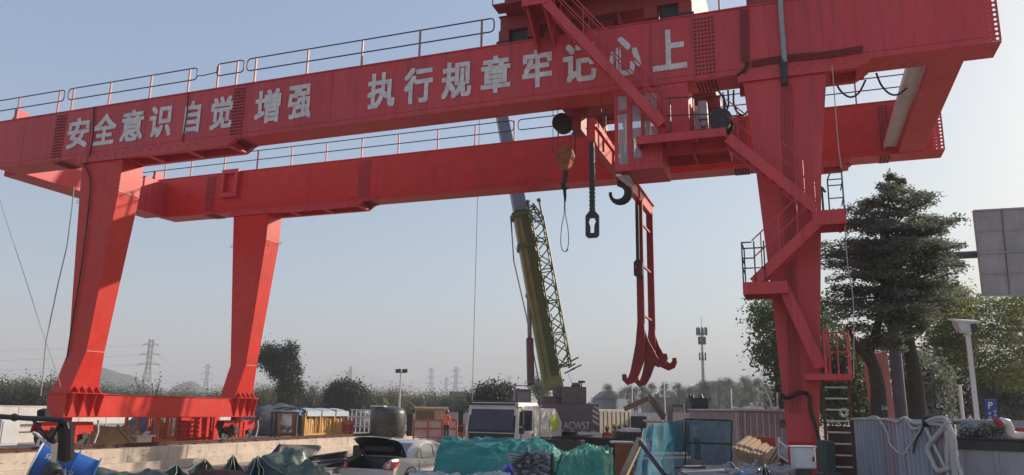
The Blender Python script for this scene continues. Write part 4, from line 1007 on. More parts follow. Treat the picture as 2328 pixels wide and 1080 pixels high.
# white hoarding / barrier line behind the yard
def hoarding(p0, p1, h0, h1, n, name, lab, m, posts=True):
    p0 = Vector(p0); p1 = Vector(p1); root = thing(name, lab, 'fence', tuple((p0+p1)/2)); d = (p1-p0)
    q = MB(); nx_ = Vector((d.y,-d.x,0)).normalized()
    for k in range(n):
        a_ = p0+d*(k/n); b2 = p0+d*((k+.97)/n)
        q.hexa([a_+Vector((0,0,h0)),b2+Vector((0,0,h0)),b2+nx_*.05+Vector((0,0,h0)),a_+nx_*.05+Vector((0,0,h0)),a_+Vector((0,0,h1)),b2+Vector((0,0,h1)),b2+nx_*.05+Vector((0,0,h1)),a_+nx_*.05+Vector((0,0,h1))])
    q.build('panel', m, root)
    q = MB()
    for k in range(n+1):
        a_ = p0+d*(k/n); q.box(a_.x-.05,a_.x+.05,a_.y-.05,a_.y+.05,p0.z,p0.z+h1+.02)
    q.build('post', M['grey'], root)
    q = MB(); q.beam(p0+Vector((0,0,h1+.05)),p1+Vector((0,0,h1+.05)),.08,.06); q.build('top_rail', m, root)
    return root
M['chalk'] = mat('chalk_white', (.62,.61,.58), .7, .12, 2, dirt=(.35,.32,.28), dirt_amt=.5, dirt_scale=1.5)
hoarding((-50,14,ZR),(-44,78,ZR),.25,1.35,30,'site_fence','long low white panel fence running behind the yard on the left',M['chalk'])
# pale low wall and block row in front of the fence
p = MB(); p.box(-31.2,-30.6,15,34,ZR-.01,ZR+.45); p.box(-31.3,-30.5,15,34,ZR+.45,ZR+.62)
p.thing('block_wall', 'low pale concrete block wall behind the tan formwork mould', 'low wall', M['chalk'], bevel=.03)
# pipe scaffold frames near the tank
p = MB()
for k in range(6):
    x, y = gnd(800+k*10,0,52); p.tube([(x,y,ZR),(x,y,2.3)],.04,5)
x0_, y0_ = gnd(796,0,52); x1_, y1_ = gnd(856,0,52)
for h in (.9,1.5,2.25): p.tube([(x0_,y0_,h+.3 if h<2 else 2.25),(x1_,y1_,h+.3 if h<2 else 2.25)],.045,5)
p.tube([(x0_,y0_,1.0),(x1_,y1_,2.2)],.03,5)
p.thing('scaffold_frame', 'pale scaffold pipe frame between the yellow racks and the dark tank', 'scaffold', M['galv'])
# red and white barrier with bench of steel at the end of the wall
x0_, y0_ = gnd(942,0,46); x1_, y1_ = gnd(1040,0,47)
bw = thing('barrier_panel', 'red framed white site barrier beside the worker in the orange vest', 'barrier', ((x0_+x1_)/2,(y0_+y1_)/2,.3))
p = MB(); A_ = Vector((x0_,y0_,0)); B_ = Vector((x1_,y1_,0))
for z in (.75,1.25,1.75): p.beam(A_+Vector((0,0,z)),B_+Vector((0,0,z)),.06,.07)
for f in (0,.33,.66,1): p.beam(A_+(B_-A_)*f+Vector((0,0,.2)),A_+(B_-A_)*f+Vector((0,0,1.8)),.07,.07)
p.build('frame', M['orange'], bw)
p = MB(); off_ = Vector((-.2,1,0)).normalized()*.05
for z0,z1 in ((.8,1.22),(1.3,1.72)): p.hexa([A_+off_+Vector((0,0,z0)),B_+off_+Vector((0,0,z0)),B_+off_*1.4+Vector((0,0,z0)),A_+off_*1.4+Vector((0,0,z0)),A_+off_+Vector((0,0,z1)),B_+off_+Vector((0,0,z1)),B_+off_*1.4+Vector((0,0,z1)),A_+off_*1.4+Vector((0,0,z1))])
M['pinkwhite'] = mat('faded_pink_white', (.62,.50,.47), .6, .15, 9, dirt=(.5,.18,.14), dirt_amt=.5, dirt_scale=8)
p.build('infill', M['pinkwhite'], bw)
# site cabin with brown door and yellow panels behind it
x0_, y0_ = gnd(943,0,56); x1_, y1_ = gnd(1013,0,57)
def fbox(px0, px1, D, z0, z1, depth, mb, D2=None):
    a_ = Vector((*gnd(px0,0,D),0)); b2 = Vector((*gnd(px1,0,D2 or D),0)); n_ = Vector((-(b2-a_).y,(b2-a_).x,0)).normalized()*depth
    mb.hexa([a_+Vector((0,0,z0)),b2+Vector((0,0,z0)),b2+n_+Vector((0,0,z0)),a_+n_+Vector((0,0,z0)),a_+Vector((0,0,z1)),b2+Vector((0,0,z1)),b2+n_+Vector((0,0,z1)),a_+n_+Vector((0,0,z1))])
    return mb
def dress(px0, px1, D, z0, z1, parent, n, m, D2=None, pad=.05, rim=True):
    D2 = D2 or D; q = MB(); A_ = Vector((*gnd(px0,0,D),0)); B_ = Vector((*gnd(px1,0,D2),0)); u_ = (B_-A_).normalized(); f_ = Vector((u_.y,-u_.x,0)); L_ = (B_-A_).length
    for k in range(n+1):
        c = A_+u_*(L_*k/n); c1 = c+u_*(.05 if k < n else -.05); q.hexa([c+f_*.002+Vector((0,0,z0)),c1+f_*.002+Vector((0,0,z0)),c1+f_*pad+Vector((0,0,z0)),c+f_*pad+Vector((0,0,z0)),c+f_*.002+Vector((0,0,z1)),c1+f_*.002+Vector((0,0,z1)),c1+f_*pad+Vector((0,0,z1)),c+f_*pad+Vector((0,0,z1))])
    if rim: q.beam(A_+f_*pad*.5+Vector((0,0,z1+.03)),B_+f_*pad*.5+Vector((0,0,z1+.03)),.09,.06)
    q.build('rib', m, parent)
cbn = fbox(943,1013,56,.3,2.42,2.0,MB()).thing('site_cabin', 'yellow tool cabin with a brown shutter behind the red framed barrier', 'cabin', M['yellow'], bevel=.02)
fbox(946,986,55.9,.9,2.25,.08,MB()).build('shutter', mat('brown_shutter',(.14,.09,.05),.7,.15,4), cbn)
q = MB()
for k in range(7): fbox(990+k*3.2,991.2+k*3.2,55.9,.6,2.25,.06,q)
q.build('rib', M['cream'], cbn); fbox(941,1015,55.8,2.422,2.54,2.3,MB()).build('roof', M['cream'], cbn)
# low steel skid where the worker stands, dark bins, trailer bed
fbox(990,1046,43.5,.0,.62,2.2,MB()).thing('steel_skid', 'low dark steel skid under the worker in the orange vest', 'skid', M['dark'], bevel=.02)
p = fbox(958,1012,40,.15,.25,1.2,MB()); fbox(958,1012,40,.75,.82,.06,p); fbox(958,960,40,.0,.8,.06,p); fbox(1010,1012,40,.0,.8,.06,p); fbox(984,986,40,.0,.8,.06,p)
p.thing('orange_trestle', 'orange steel trestle in front of the red framed barrier', 'trestle', M['orange'])
sb_ = fbox(900,1008,30.5,.0,.92,2.2,MB(),33).thing('steel_bin', 'long black open steel bin between the silver car and the crane truck', 'bin', M['black'], bevel=.03)
dress(900,1008,30.5,.1,.92,sb_,7,M['dark'],33)
fbox(925,940,48,ZR,2.1,.8,MB()).thing('pump_unit', 'small dark pump unit right of the water tank', 'pump', M['dark'], bevel=.05)
# cream container with ribs
cn = fbox(1357,1435,50,.1,2.55,5.5,MB(),52).thing('cargo_container', 'cream ribbed container standing behind the three workers in helmets', 'container', M['cream'], bevel=.03)
q = MB()
for k in range(8): fbox(1361+k*9.6,1363.4+k*9.6,49.93+.2*k*.5/8*2,.25,2.4,.1,q)
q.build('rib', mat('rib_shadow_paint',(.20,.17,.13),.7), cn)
# red and white water barriers and small things in the middle distance
M['rwred'] = mat('barrier_red', (.55,.16,.10), .5, .1, 4); M['rwwhite'] = mat('barrier_white', (.70,.64,.60), .5, .1, 4)
def wbarrier():
    root = thing('road_barrier', 'red or white plastic road barrier in the row behind the crane truck', 'road barrier', (0,0,0), 'road barriers behind the crane truck')
    p = MB(); p.prism([(-.6,-.28,0),(-.6,.28,0),(-.6,.2,.25),(-.6,.1,.9),(-.6,-.1,.9),(-.6,-.2,.25)],(1.2,0,0)); p.build('shell', M['rwred'], root, bevel=.03)
    q = MB(); q.box(-.45,.45,-.205,-.16,.42,.6); q.build('stripe', M['rwwhite'], root); return root
wb = wbarrier()
k = 0
for px, D in [(1250+12*i, 62+.4*i) for i in range(9)]+[(1018+14*i, 60) for i in range(3)]:
    x, y = gnd(px,0,D); o = wb if k == 0 else copy_tree(wb,(x,y,0))
    o.location = (x,y,.35 if k%2 else .1); o.rotation_euler = (0,0,R(-20+random.uniform(-12,12))); o.scale = (1,1,1.1 if k%3 else 1.5); k += 1
fbox(1301,1318,58,.4,1.75,1.1,MB()).thing('plastic_barrel', 'pale blue plastic tank among the red and white barriers', 'plastic tank', mat('pale_blue',(.35,.42,.55),.5,.1,3), bevel=.15)
fbox(1252,1300,50,.3,1.1,.5,MB()).thing('sand_bag_row', 'row of pale sacks behind the crane outriggers', 'sack row', M['chalk'], bevel=.12)
# flatbed and dark crates right of the crane
sb_ = fbox(1350,1412,44,.2,1.05,1.4,MB()).thing('steel_bin', 'low maroon steel bin in front of the cream container', 'bin', mat('maroon',(.08,.025,.03),.5,.2,3), bevel=.03)
dress(1350,1412,44,.25,1.05,sb_,6,M['rust'])
db_ = fbox(1415,1457,34,.2,1.55,2.2,MB()).thing('dark_crate', 'big black crate with pale boards on its lid left of the blue mesh', 'crate', M['black'], bevel=.03)
dress(1415,1457,34,.25,1.5,db_,4,M['dark'])
q = fbox(1413,1458,33.9,1.56,1.62,2.0,MB()); fbox(1420,1456,34.3,1.63,1.70,1.5,q); q.build('board', M['chalk'], db_)
fbox(1434,1470,52,.4,2.15,2.0,MB()).thing('dark_shed', 'small dark shed behind the black crate', 'shed', M['dark'], bevel=.03)
p = MB(); 
for k in range(24): 
    x,y = gnd(1470+k*2.1,0,47); p.tube([(x,y,1.85+.03*math.sin(k)),(x-.5,y+1.6,1.9)],.06,5)
p.thing('bamboo_stack', 'row of thin poles stacked on end behind the blue mesh', 'pole stack', M['wood'])
# orange brown corten sheet and plank
fbox(1398,1437,25.5,.0,1.38,.08,MB()).thing('rusty_plate', 'orange brown steel plate standing between the green sheet and the blue mesh', 'steel plate', mat('orange_rust',(.30,.085,.03),.7,.2,2,dirt=(.15,.05,.03),dirt_amt=.5,dirt_scale=2.5), bevel=.01)
fbox(1390,1440,25.6,1.40,1.46,.5,MB()).thing('white_board', 'white board laid along the top of the orange brown plate', 'board', M['chalk'])
# ---------------------------------------------------------------- green sheeted heap with pipe stack
def cloth(fn, nu, nv, seed, amp, fr): 
    def g(u, v):
        q = Vector(fn(u, v)); n_ = Vector((u*fr, v*fr, seed))
        return tuple(q+Vector((.4*amp*noise.noise(n_*1.3), amp*noise.noise(n_*1.7+Vector((5,0,0))), amp*(noise.noise(n_)+.5*abs(noise.noise(n_*2.6))+.6*max(0,1-abs(noise.noise(n_*1.9+Vector((9,3,0)))*4.5))**2+.28*max(0,1-abs(noise.noise(n_*4.3+Vector((2,8,0)))*5))**2))))
    return MB().grid(g, nu, nv)
M['greensheet'] = mat('green_sheet', (.010,.20,.17), .36, .2, 1.6, dirt=(.04,.24,.18), dirt_amt=.5, dirt_scale=1.5, bump=.6, bscale=11)
M['greensheet2'] = mat('green_sheet_bright', (.014,.24,.15), .36, .2, 1.6, dirt=(.10,.34,.22), dirt_amt=.5, dirt_scale=3, bump=.4, bscale=9)
P = lambda x, y, D: atD(x, y, D)
# profile of the sheet: top edge and bottom edge traced at their own depth
top = [(1008,998,18.5),(1060,996,18.6),(1120,997,18.7),(1180,1000,18.8),(1225,1005,18.9),(1262,1018,19.0),(1292,1030,19.1)]
bot = [(976,1110,16.6),(1040,1112,16.4),(1110,1112,16.2),(1160,1085,16.4),(1205,1035,17.2),(1250,1060,16.6),(1285,1110,16.4)]
def lerp_list(l, u):
    f = u*(len(l)-1); i = min(int(f), len(l)-2); t = f-i; return tuple(a+(b-a)*t for a, b in zip(l[i], l[i+1]))
def sheetfn(u, v):
    a_ = lerp_list(top,u); b_ = lerp_list(bot,u); A = P(*a_); B = P(*b_)
    if v < .3:
        t = v/.3; bk = A+Vector((-.25,1.6,-1.2)); m_ = bk+(A-bk)*t; return tuple(m_+Vector((0,0,.5*math.sin(t*math.pi/2)-.5*t)))
    t = (v-.3)/.7; q = A+(B-A)*t; q.z += .22*math.sin(math.pi*t)*(1-.3*u); return tuple(q)
gs_ = cloth(sheetfn, 150, 100, 2.0, .08, 4)
gs_.thing('green_sheet', 'large teal green plastic sheet draped over a pile in front of the crane truck', 'sheet', M['greensheet'], smooth=True, fix=True)
top2 = [(1285,1034,18.2),(1305,1022,18.3),(1340,1014,18.4),(1370,1012,18.5),(1392,1026,18.4)]
bot2 = [(1262,1110,16.2),(1300,1112,16.2),(1340,1112,16.3),(1375,1112,16.4),(1398,1112,16.8)]
top_, bot_ = top, bot; top, bot = top2, bot2
cloth(sheetfn, 110, 90, 9.0, .09, 3.6).thing('green_sheet', 'bright green crumpled sheet covering the heap right of the grey pipe bundle', 'sheet', M['greensheet2'], smooth=True)
# grey pipe bundle under the open edge of the sheet
pc0 = P(1208,1062,15.6); random.seed(11)
pb = thing('pipe_bundle', 'heap of short grey steel scaffold pipes poking out under the green sheet', 'pipe bundle', (pc0.x,pc0.y,.2))
M['greypipe'] = mat('grey_pipe', (.30,.31,.36), .45, .25, 6, metal=.5, dirt=(.28,.26,.25), dirt_amt=.4, dirt_scale=7)
for k in range(130):
    fx = random.uniform(-.5,.5); fz = random.uniform(0,1); lim = .5-.32*fz
    if abs(fx) > lim: fx = random.uniform(-lim,lim)
    c = pc0+RT*(fx*1.08)+Vector((0,0,-.65+fz*.92))+Vector((-.34,.94,0))*random.uniform(-.1,.12)
    d_ = (Vector((.34,-.94,0))*random.uniform(.5,1)+RT*random.uniform(-.75,.75)+Vector((0,0,random.uniform(-.25,.35)))).normalized()
    L_ = random.uniform(.10,.24); r_ = random.choice((.026,.03,.034)); p = MB(); n_=9
    a_, b_ = c-d_*L_, c+d_*L_
    p.tube([b_-d_*.05, b_, b_, b_-d_*.06],[r_*.7,r_*.72,r_,r_],n_); p.tube([a_,b_-d_*.055],[r_,r_],n_)
    p.build('pipe', M['greypipe'], pb, smooth=True, angle=40, fix=False)
p = MB()
for k in range(3): p.cyl(P(1156+2*k,1033+k*6,15.4), P(1210,1040+6*k,15.7), .03, 8)
p.build('pipe', M['greypipe'], pb)
p = MB(); p.tube([P(1162,1062,15.2),P(1200,1028,15.5)],.03,6); p.build('frame', M['dark'], pb)
p = MB(); p.tube([P(1255,1032,15.6),P(1256,1100,15.6)],.035,6); p.build('frame', M['dark'], pb)
p = MB(); p.cyl(P(1155,1078,14.6)-RT*.0, P(1155,1078,14.6)+Vector((.2,-.5,0)).normalized()*.25, .17, 22)
c_ = P(1155,1078,14.6); p = MB(); rr0 = .105
p.loft([[c_+RT*(rr*math.cos(2*math.pi*j/20))+UP*(rr*math.sin(2*math.pi*j/20))+FW*dd for j in range(20)] for rr,dd in ((rr0,.3),(rr0,.02),(rr0*.93,0),(rr0*.8,0))])
p.thing('pipe_plug', 'round bright blue pipe cap in front of the grey pipe bundle', 'pipe cap', mat('cap_blue',(.01,.03,.35),.3,.1,3), smooth=True, angle=40)
# crumpled clear film and dark boards in front of the car
cloth(lambda u,v: tuple(P(930+230*u,1078-4*math.sin(9*u)+v*30,13.6-1.0*v)), 60, 12, 4.0, .06, 14).thing('plastic_film', 'crumpled pale plastic film along the bottom below the green sheet', 'plastic film', mat('film',(.35,.42,.38),.3,.3,6), smooth=True)
fb = fbox(928,1010,14.0,1.0,1.29,.6,MB()); fb.thing('dark_board', 'dark green board lying in front of the silver car', 'board', mat('darkgreen',(.02,.045,.04),.5,.2,3), bevel=.01)
# ---------------------------------------------------------------- dark tarpaulins pulled to peaks
M['dtarp'] = mat('dark_green_tarp', (.03,.048,.038), .5, .3, 2.5, dirt=(.10,.12,.08), dirt_amt=.35, dirt_scale=3, bump=.3, bscale=9)
M['dtarp2'] = mat('camouflage_tarp', (.05,.08,.062), .4, .35, 2.0, dirt=(.22,.27,.22), dirt_amt=.6, dirt_scale=4.5, bump=.4, bscale=9)
M['seam'] = mat('pale_seam', (.42,.45,.36), .6, .1, 6)
def peak(pk, D, foot, lab, m, seed, base=1.0):
    T = P(pk[0],pk[1],D); root = thing('peaked_tarp', lab, 'tarpaulin', (T.x,T.y,.2), 'dark tarpaulins pulled to peaks')
    fl = [P(fx,fy,D+dd) for fx,fy,dd in foot]; n = len(fl); S_ = 10
    mb = MB(); rg = []
    for k in range(23):
        t = k/22; ring = []
        for i in range(n*S_):
            a_ = fl[(i//S_)%n]; b_ = fl[(i//S_+1)%n]; g_ = (i%S_)/S_; f = a_+(b_-a_)*g_
            q = T+(f-T)*t; w_ = math.sin(math.pi*g_); len_ = (f-T).length
            q.z -= len_*(.16*math.sin(math.pi*t)*w_+.05*t*w_*math.sin(g_*9.4+seed))          # cloth sags between the pulled seams
            q += Vector((noise.noise(q*5+Vector((seed,0,0))),noise.noise(q*5+Vector((0,seed,0))),noise.noise(q*5+Vector((0,0,seed)))))*.035*min(1,t*3)
            q.z += .02*abs(noise.noise(q*11+Vector((seed,1,0))))*min(1,t*3)
            ring.append(q)
        rg.append(ring)
    mb.loft(rg, cap=False); mb.build('sheet', m, root, smooth=True, angle=55)
    s_ = MB()
    for i in range(n):
        pts = [rg[k][i*S_]+Vector((0,-.006,.008)) for k in range(0,23,2)]; s_.tube(pts,.006,4)
    s_.build('seam', M['seam'], root); return root
peak((466,1043),13.6,[(425,1072,-.5),(462,1112,-1.0),(480,1112,-1.0),(500,1080,-.3),(470,1066,.9),(430,1062,.9)],'low dark green tarpaulin peak, second from the left', M['dtarp'],1)
peak((402,1057),13.4,[(340,1098,-.5),(400,1116,-.9),(428,1085,-.4),(405,1070,.8),(360,1080,.8)],'flattest dark tarpaulin mound, leftmost of the peaks', M['dtarp'],2)
peak((530,1035),13.9,[(488,1092,-.4),(510,1116,-.9),(540,1116,-1.0),(556,1072,-.4),(535,1060,.9),(500,1070,.9)],'tall dark green tarpaulin peak with a pale seam, third from the left', M['dtarp'],3)
peak((586,1037),13.7,[(540,1096,-.3),(556,1116,-.9),(590,1120,-1.1),(610,1108,-.8),(640,1080,-.2),(600,1062,.9),(555,1065,.9)],'tallest dark tarpaulin peak with several pale seams fanning out', M['dtarp'],4)
def tlump(px,py,D,r,lab,m,seed):
    c = P(px,py,D); lump((c.x,c.y,.6),(r[0],r[1],c.z-.6),seed,90,40,.13,1.1).thing('covered_heap',lab,'covered heap',m,smooth=True,angle=50)
tlump(655,1024,14.2,(.62,.8),'rounded grey green crumpled plastic cover beside the dark peaks',M['dtarp2'],6)
tlump(700,1050,13.6,(.5,.6),'low crumpled green cover in front of the silver car',M['dtarp2'],9)
tlump(240,1068,12.8,(.9,.8),'flat olive crumpled cover behind the blue mist cannon',M['dtarp2'],14)
tlump(330,1072,12.0,(.8,.6),'low olive cover at the foot of the leftmost dark peak',M['dtarp2'],19)
p = MB(); c_ = P(495,1072,12.6)
for k in range(1): p.loft([[c_+Vector((x*math.cos(0),y,z)) for x,y,z in rg] for rg in ([(-.45,-.2,-.3),(.45,-.2,-.3),(.45,.3,-.3),(-.45,.3,-.3)],[(-.42,-.18,-.05),(.42,-.18,-.05),(.42,.25,-.05),(-.42,.25,-.05)],[(-.25,-.1,.02),(.25,-.1,.02),(.25,.2,.02),(-.25,.2,.02)])])
p.box(c_.x-.1,c_.x-.05,c_.y-.25,c_.y-.22,c_.z-.4,c_.z+.15)
p.thing('rusty_drum', 'rusty brown metal bin lid between the dark peaks', 'bin lid', M['rust'], smooth=True, angle=40)
# steel plates and beams stacked before the wall
p = MB(); A = P(604,1052,21.0); B = P(729,1036,22.5)
p.prism([P(640,1010,21.5),P(728,1012,22.6),P(705,1040,21.6),P(612,1040,20.6)],(.03,.06,-.05))
p.thing('steel_plate', 'brown grey steel plate leaning on the beams in front of the wall', 'steel plate', mat('dull_plate',(.14,.12,.11),.6,.25,3,dirt=(.24,.19,.15),dirt_amt=.5,dirt_scale=4))
p = MB(); p.prism([P(616,1046,19.6),P(640,1012,20.0),P(655,1018,20.2),P(625,1052,19.6)],(.1,.3,-.1)); p.prism([P(600,1050,19.8),P(634,1009,20.2),P(640,1010,20.2),P(612,1052,19.8)],(.1,.3,-.1)); p.thing('steel_plate', 'narrow dark steel plates standing against the leaning brown plate', 'steel plate', M['dark'])
ib = None
for k,(x0_,y0_,x1_,y1_,D0,D1) in enumerate([(690,1040,790,1026,20.5,23),(688,1052,780,1042,20,22.5),(700,1062,775,1050,19.6,22),(705,1070,770,1062,19.2,21.5)]):
    p = MB(); a_, b_ = P(x0_,y0_,D0), P(x1_,y1_,D1); d_ = (b_-a_).normalized(); s_ = d_.cross(Vector((0,0,1))).normalized()
    for zz,ww,hh in ((0,.16,.014),(-.16,.16,.014),(-.08,.014,.15)): p.beam(a_+Vector((0,0,zz)),b_+Vector((0,0,zz)),ww,hh)
    p.thing('steel_beam', ['upper dark steel beam on the stack left of the silver car','second steel beam of the stack left of the silver car','third steel beam of the stack left of the silver car','lowest steel beam of the stack left of the silver car'][k], 'steel beam', M['dark'] if k%2==0 else M['greypipe'], group='steel beams left of the car')
# ---------------------------------------------------------------- blue mist cannon at the left
C0 = P(84,1042,9.7); C1 = P(216,1082,9.92); ax = (C1-C0).normalized(); L_ = (C1-C0).length
fc = thing('mist_cannon', 'blue drum of a dust mist cannon tilted behind the vehicle mirror', 'mist cannon', (C0.x,C0.y,.5))
xx = ax.cross(Vector((0,0,1))).normalized(); yy = xx.cross(ax).normalized()
def drum(f, r): c = C0+ax*(L_*f); return [c+xx*(r*math.cos(2*math.pi*j/32))+yy*(r*math.sin(2*math.pi*j/32)) for j in range(32)]
p = MB(); p.loft([drum(f,r) for f,r in ((-.01,.225),(.0,.235),(.02,.215),(.30,.205),(.56,.20),(.58,.205),(.585,.235),(.605,.235),(.61,.20),(.95,.185),(.955,.225),(.975,.225),(.98,.17))])
p.build('barrel', M['blue'], fc, smooth=True, angle=30)
p = MB(); rg = [drum(f,r) for f,r in ((-.012,.225),(-.02,.24),(.0,.243),(.01,.236))]; p.loft(rg, cap=False); p.build('rim', M['white'], fc, smooth=True, angle=40)
for body_, f, up_ in (('环保',.25,.05),('除尘',.55,-.05),('雾炮',.83,-.12)):
    c = C0+ax*(L_*f); vd = (Vector((0,0,CZ))-c).normalized(); nrm = (vd-ax*vd.dot(ax)).normalized(); tt = (nrm+yy*(up_*5)).normalized(); tt = (tt-ax*tt.dot(ax)).normalized()
    up2 = tt.cross(ax).normalized(); 
    if up2.z < 0: up2 = -up2
    Mx = Matrix((ax, -tt, up2)).transposed().to_4x4(); Mx.translation = c+tt*.225-up2*.03
    text_mesh(body_, .06, Mx, 'lettering', M['letter'], fc, .02)
p = MB(); b2 = C0+ax*L_*.5
p.beam(b2-Vector((0,0,.2)),b2-Vector((0,0,1.1)),.14,.14); p.box(b2.x-.3,b2.x+.3,b2.y-.3,b2.y+.3,.5,.55+.3); p.tube([b2-xx*.22,b2-xx*.24-Vector((0,0,.3)),b2+xx*.24-Vector((0,0,.3)),b2+xx*.22],.03,6)
p.build('stand', M['blue'], fc)
p = MB(); c_ = P(118,1074,9.5); p.ball(c_,.12,12,8); p.tube([P(118,1070,9.5),P(140,1072,9.4),P(150,1090,9.4)],.03,6); p.build('motor', M['dark'], fc, smooth=True)
# vehicle mirror arm in front of it
mr = thing('vehicle_mirror', 'black wing mirror on a long bent arm of a vehicle out of view', 'wing mirror', tuple(P(128,1050,6.0)))
p = MB(); p.tube([P(-60,945,6.2),P(0,947,6.2),P(60,951,6.1),P(110,953,6.05),P(140,956,6.0),P(150,963,6.0),P(152,975,6.0)],.020,8); p.tube([P(30,948,6.16),P(36,950,6.15)],.03,8); p.tube([P(73,952,6.1),P(92,975,6.0),P(110,1002,6.0)],.012,6); p.tube([P(136,962,6.0),P(122,988,6.0),P(112,1004,6.0)],.012,6)
p.build('arm', M['black'], mr, smooth=True, angle=40)
def rbox(c, w_, h_, d_, n_, upv, rt):
    o = []
    for a_,b_ in ((-1,-.85),(-.85,-1),(.85,-1),(1,-.85),(1,.85),(.85,1),(-.85,1),(-1,.85)): o.append(c+rt*(a_*w_/2)+upv*(b_*h_/2))
    return MB().prism(o, n_*d_)
p = rbox(P(141,1009,6.0),.105,.31,.10,FW,UP,RT); p.build('mirror_housing', M['trim'], mr, bevel=.03)
p = MB(); p.prism([P(116,1012,5.95),P(132,1006,5.98),P(128,1052,5.98),P(116,1050,5.95)],FW*.01); p.build('mirror_glass', mat('mirror_glass',(.6,.66,.64),.05,.02,2,metal=.9), mr)
p = MB(); p.prism([P(74,982,6.0),P(84,986,6.0),P(112,1016,6.0),P(110,1019,6.0)],FW*.02); p.build('wide_mirror', M['lgrey'], mr)
p = MB(); p.box(0,0,0,0,0,0) if False else None
c_ = P(92,944,6.3); p = MB(); p.hexa([c_+RT*a_+UP*b_+FW*d_ for d_ in (0,.08) for a_,b_ in ((-.034,-.03),(.034,-.03),(.034,.04),(-.034,.04))]); p.tube([P(70,951,6.2),P(95,951,6.2),P(112,953,6.2)],.018,6); p.build('bracket', M['black'], mr, bevel=.008)
# ---------------------------------------------------------------- blue mesh screen
M['mesh'] = bpy.data.materials.new('blue_mesh'); M['mesh'].use_nodes = True
_n = M['mesh'].node_tree.nodes; _l = M['mesh'].node_tree.links; _p = _n['Principled BSDF']
_p.inputs['Roughness'].default_value = .65; _p.inputs['Specular IOR Level'].default_value = .15
_t = _n.new('ShaderNodeTexNoise'); _t.inputs['Scale'].default_value = 1.7; _t.inputs['Detail'].default_value = 5
_g = _n.new('ShaderNodeNewGeometry'); _mp = _n.new('ShaderNodeMapping'); _mp.inputs['Scale'].default_value = (3,3,.5); _l.new(_g.outputs['Position'],_mp.inputs[0]); _l.new(_mp.outputs[0],_t.inputs['Vector'])
_r = _n.new('ShaderNodeMapRange'); _r.inputs[1].default_value=.35; _r.inputs[2].default_value=.65; _r.inputs[3].default_value=.62; _r.inputs[4].default_value=.86; _l.new(_t.outputs['Fac'],_r.inputs[0]); _l.new(_r.outputs[0],_p.inputs['Alpha'])
_c = _n.new('ShaderNodeMix'); _c.data_type='RGBA'; _c.inputs['A'].default_value=(.008,.22,.25,1); _c.inputs['B'].default_value=(.015,.19,.36,1); _l.new(_t.outputs['Fac'],_c.inputs['Factor']); _l.new(_c.outputs['Result'],_p.inputs['Base Color'])
M['mesh2'] = M['mesh'].copy(); M['mesh2'].name = 'blue_mesh_thin'
for n_ in M['mesh2'].node_tree.nodes:
    if n_.type == 'MAP_RANGE': n_.inputs[3].default_value = .42; n_.inputs[4].default_value = .66
ms = thing('mesh_screen', 'blue green mesh screen on steel posts with a helmeted figure visible behind it', 'mesh screen', tuple(Vector((*gnd(1555,0,27),0))))
K0 = [P(1462,975,22.0),P(1490,962,22.6),P(1530,958,23.5),P(1557,953,24.5)]; K1 = [P(1436,1110,20.5),P(1480,1110,21.0),P(1525,1095,22.8),P(1557,1062,24.5)]
def mfn(u,v):
    f = u*3; i = min(int(f),2); t = f-i; a_ = K0[i]+(K0[i+1]-K0[i])*t; b_ = K1[i]+(K1[i+1]-K1[i])*t; q = a_+(b_-a_)*v
    return tuple(q+Vector((.03*math.sin(u*30)+.05*noise.noise(Vector((u*7,v*4,1))),-.06*math.sin(u*26+v*2),0)))
MB().grid(mfn,60,24).build('net', M['mesh'], ms, smooth=True, fix=False)
E0, E1, G0, G1 = P(1558,953,24.5),P(1664,956,23.8),P(1558,1060,24.5),P(1662,1062,23.8)
def mfn2(u,v):
    a_ = E0+(E1-E0)*u; b_ = G0+(G1-G0)*u; q = a_+(b_-a_)*v; return tuple(q+Vector((0,.04*math.sin(u*17)+.05*noise.noise(Vector((u*6,v*5,2))),0)))
MB().grid(mfn2,40,20).build('net', M['mesh2'], ms, smooth=True, fix=False)
for pts in ([K0[3],E0,E1],[E1,G1],[E0,G0],[G0+(E0-G0)*.5,G1+(E1-G1)*.5],[K0[0],K1[0]]):
    p = MB(); p.tube(pts,.03,6); p.build('post', M['dark'], ms)
p = MB(); p.tube([P(1455,1005,20.0),P(1513,1082,18.6)],.06,8); p.build('brace', mat('navy_pipe',(.02,.03,.06),.4,.1,4), ms)
p = MB(); p.beam(P(1455,1000,20.2),P(1405,1110,18.5),.14,.16); p.thing('wooden_prop', 'weathered timber prop leaning beside the blue mesh screen', 'prop', M['wood'])
# concrete slab with bars on it
p = MB(); p.hexa([P(1520,1110,15.5),P(1650,1110,15.2),P(1665,1060,22.0),P(1556,1062,22.2)]+[P(1520,1104,15.5),P(1648,1104,15.2),P(1662,1056,22.0),P(1556,1058,22.2)])
sl = p.thing('concrete_slab', 'grey concrete slab in front of the blue mesh screen', 'slab', mat('grey_concrete',(.28,.27,.28),.85,.15,1.5,bump=.3,bscale=15))
p = MB(); p.tube([P(1532,1063,19.5),P(1604,1063,19.5)],.03,6); p.tube([P(1550,1064,19),P(1538,1078,17)],.02,5); p.tube([P(1535,1066,19),P(1560,1080,16.5)],.025,5); p.thing('steel_bar', 'dark steel bars lying on the grey slab', 'steel bar', M['dark'])
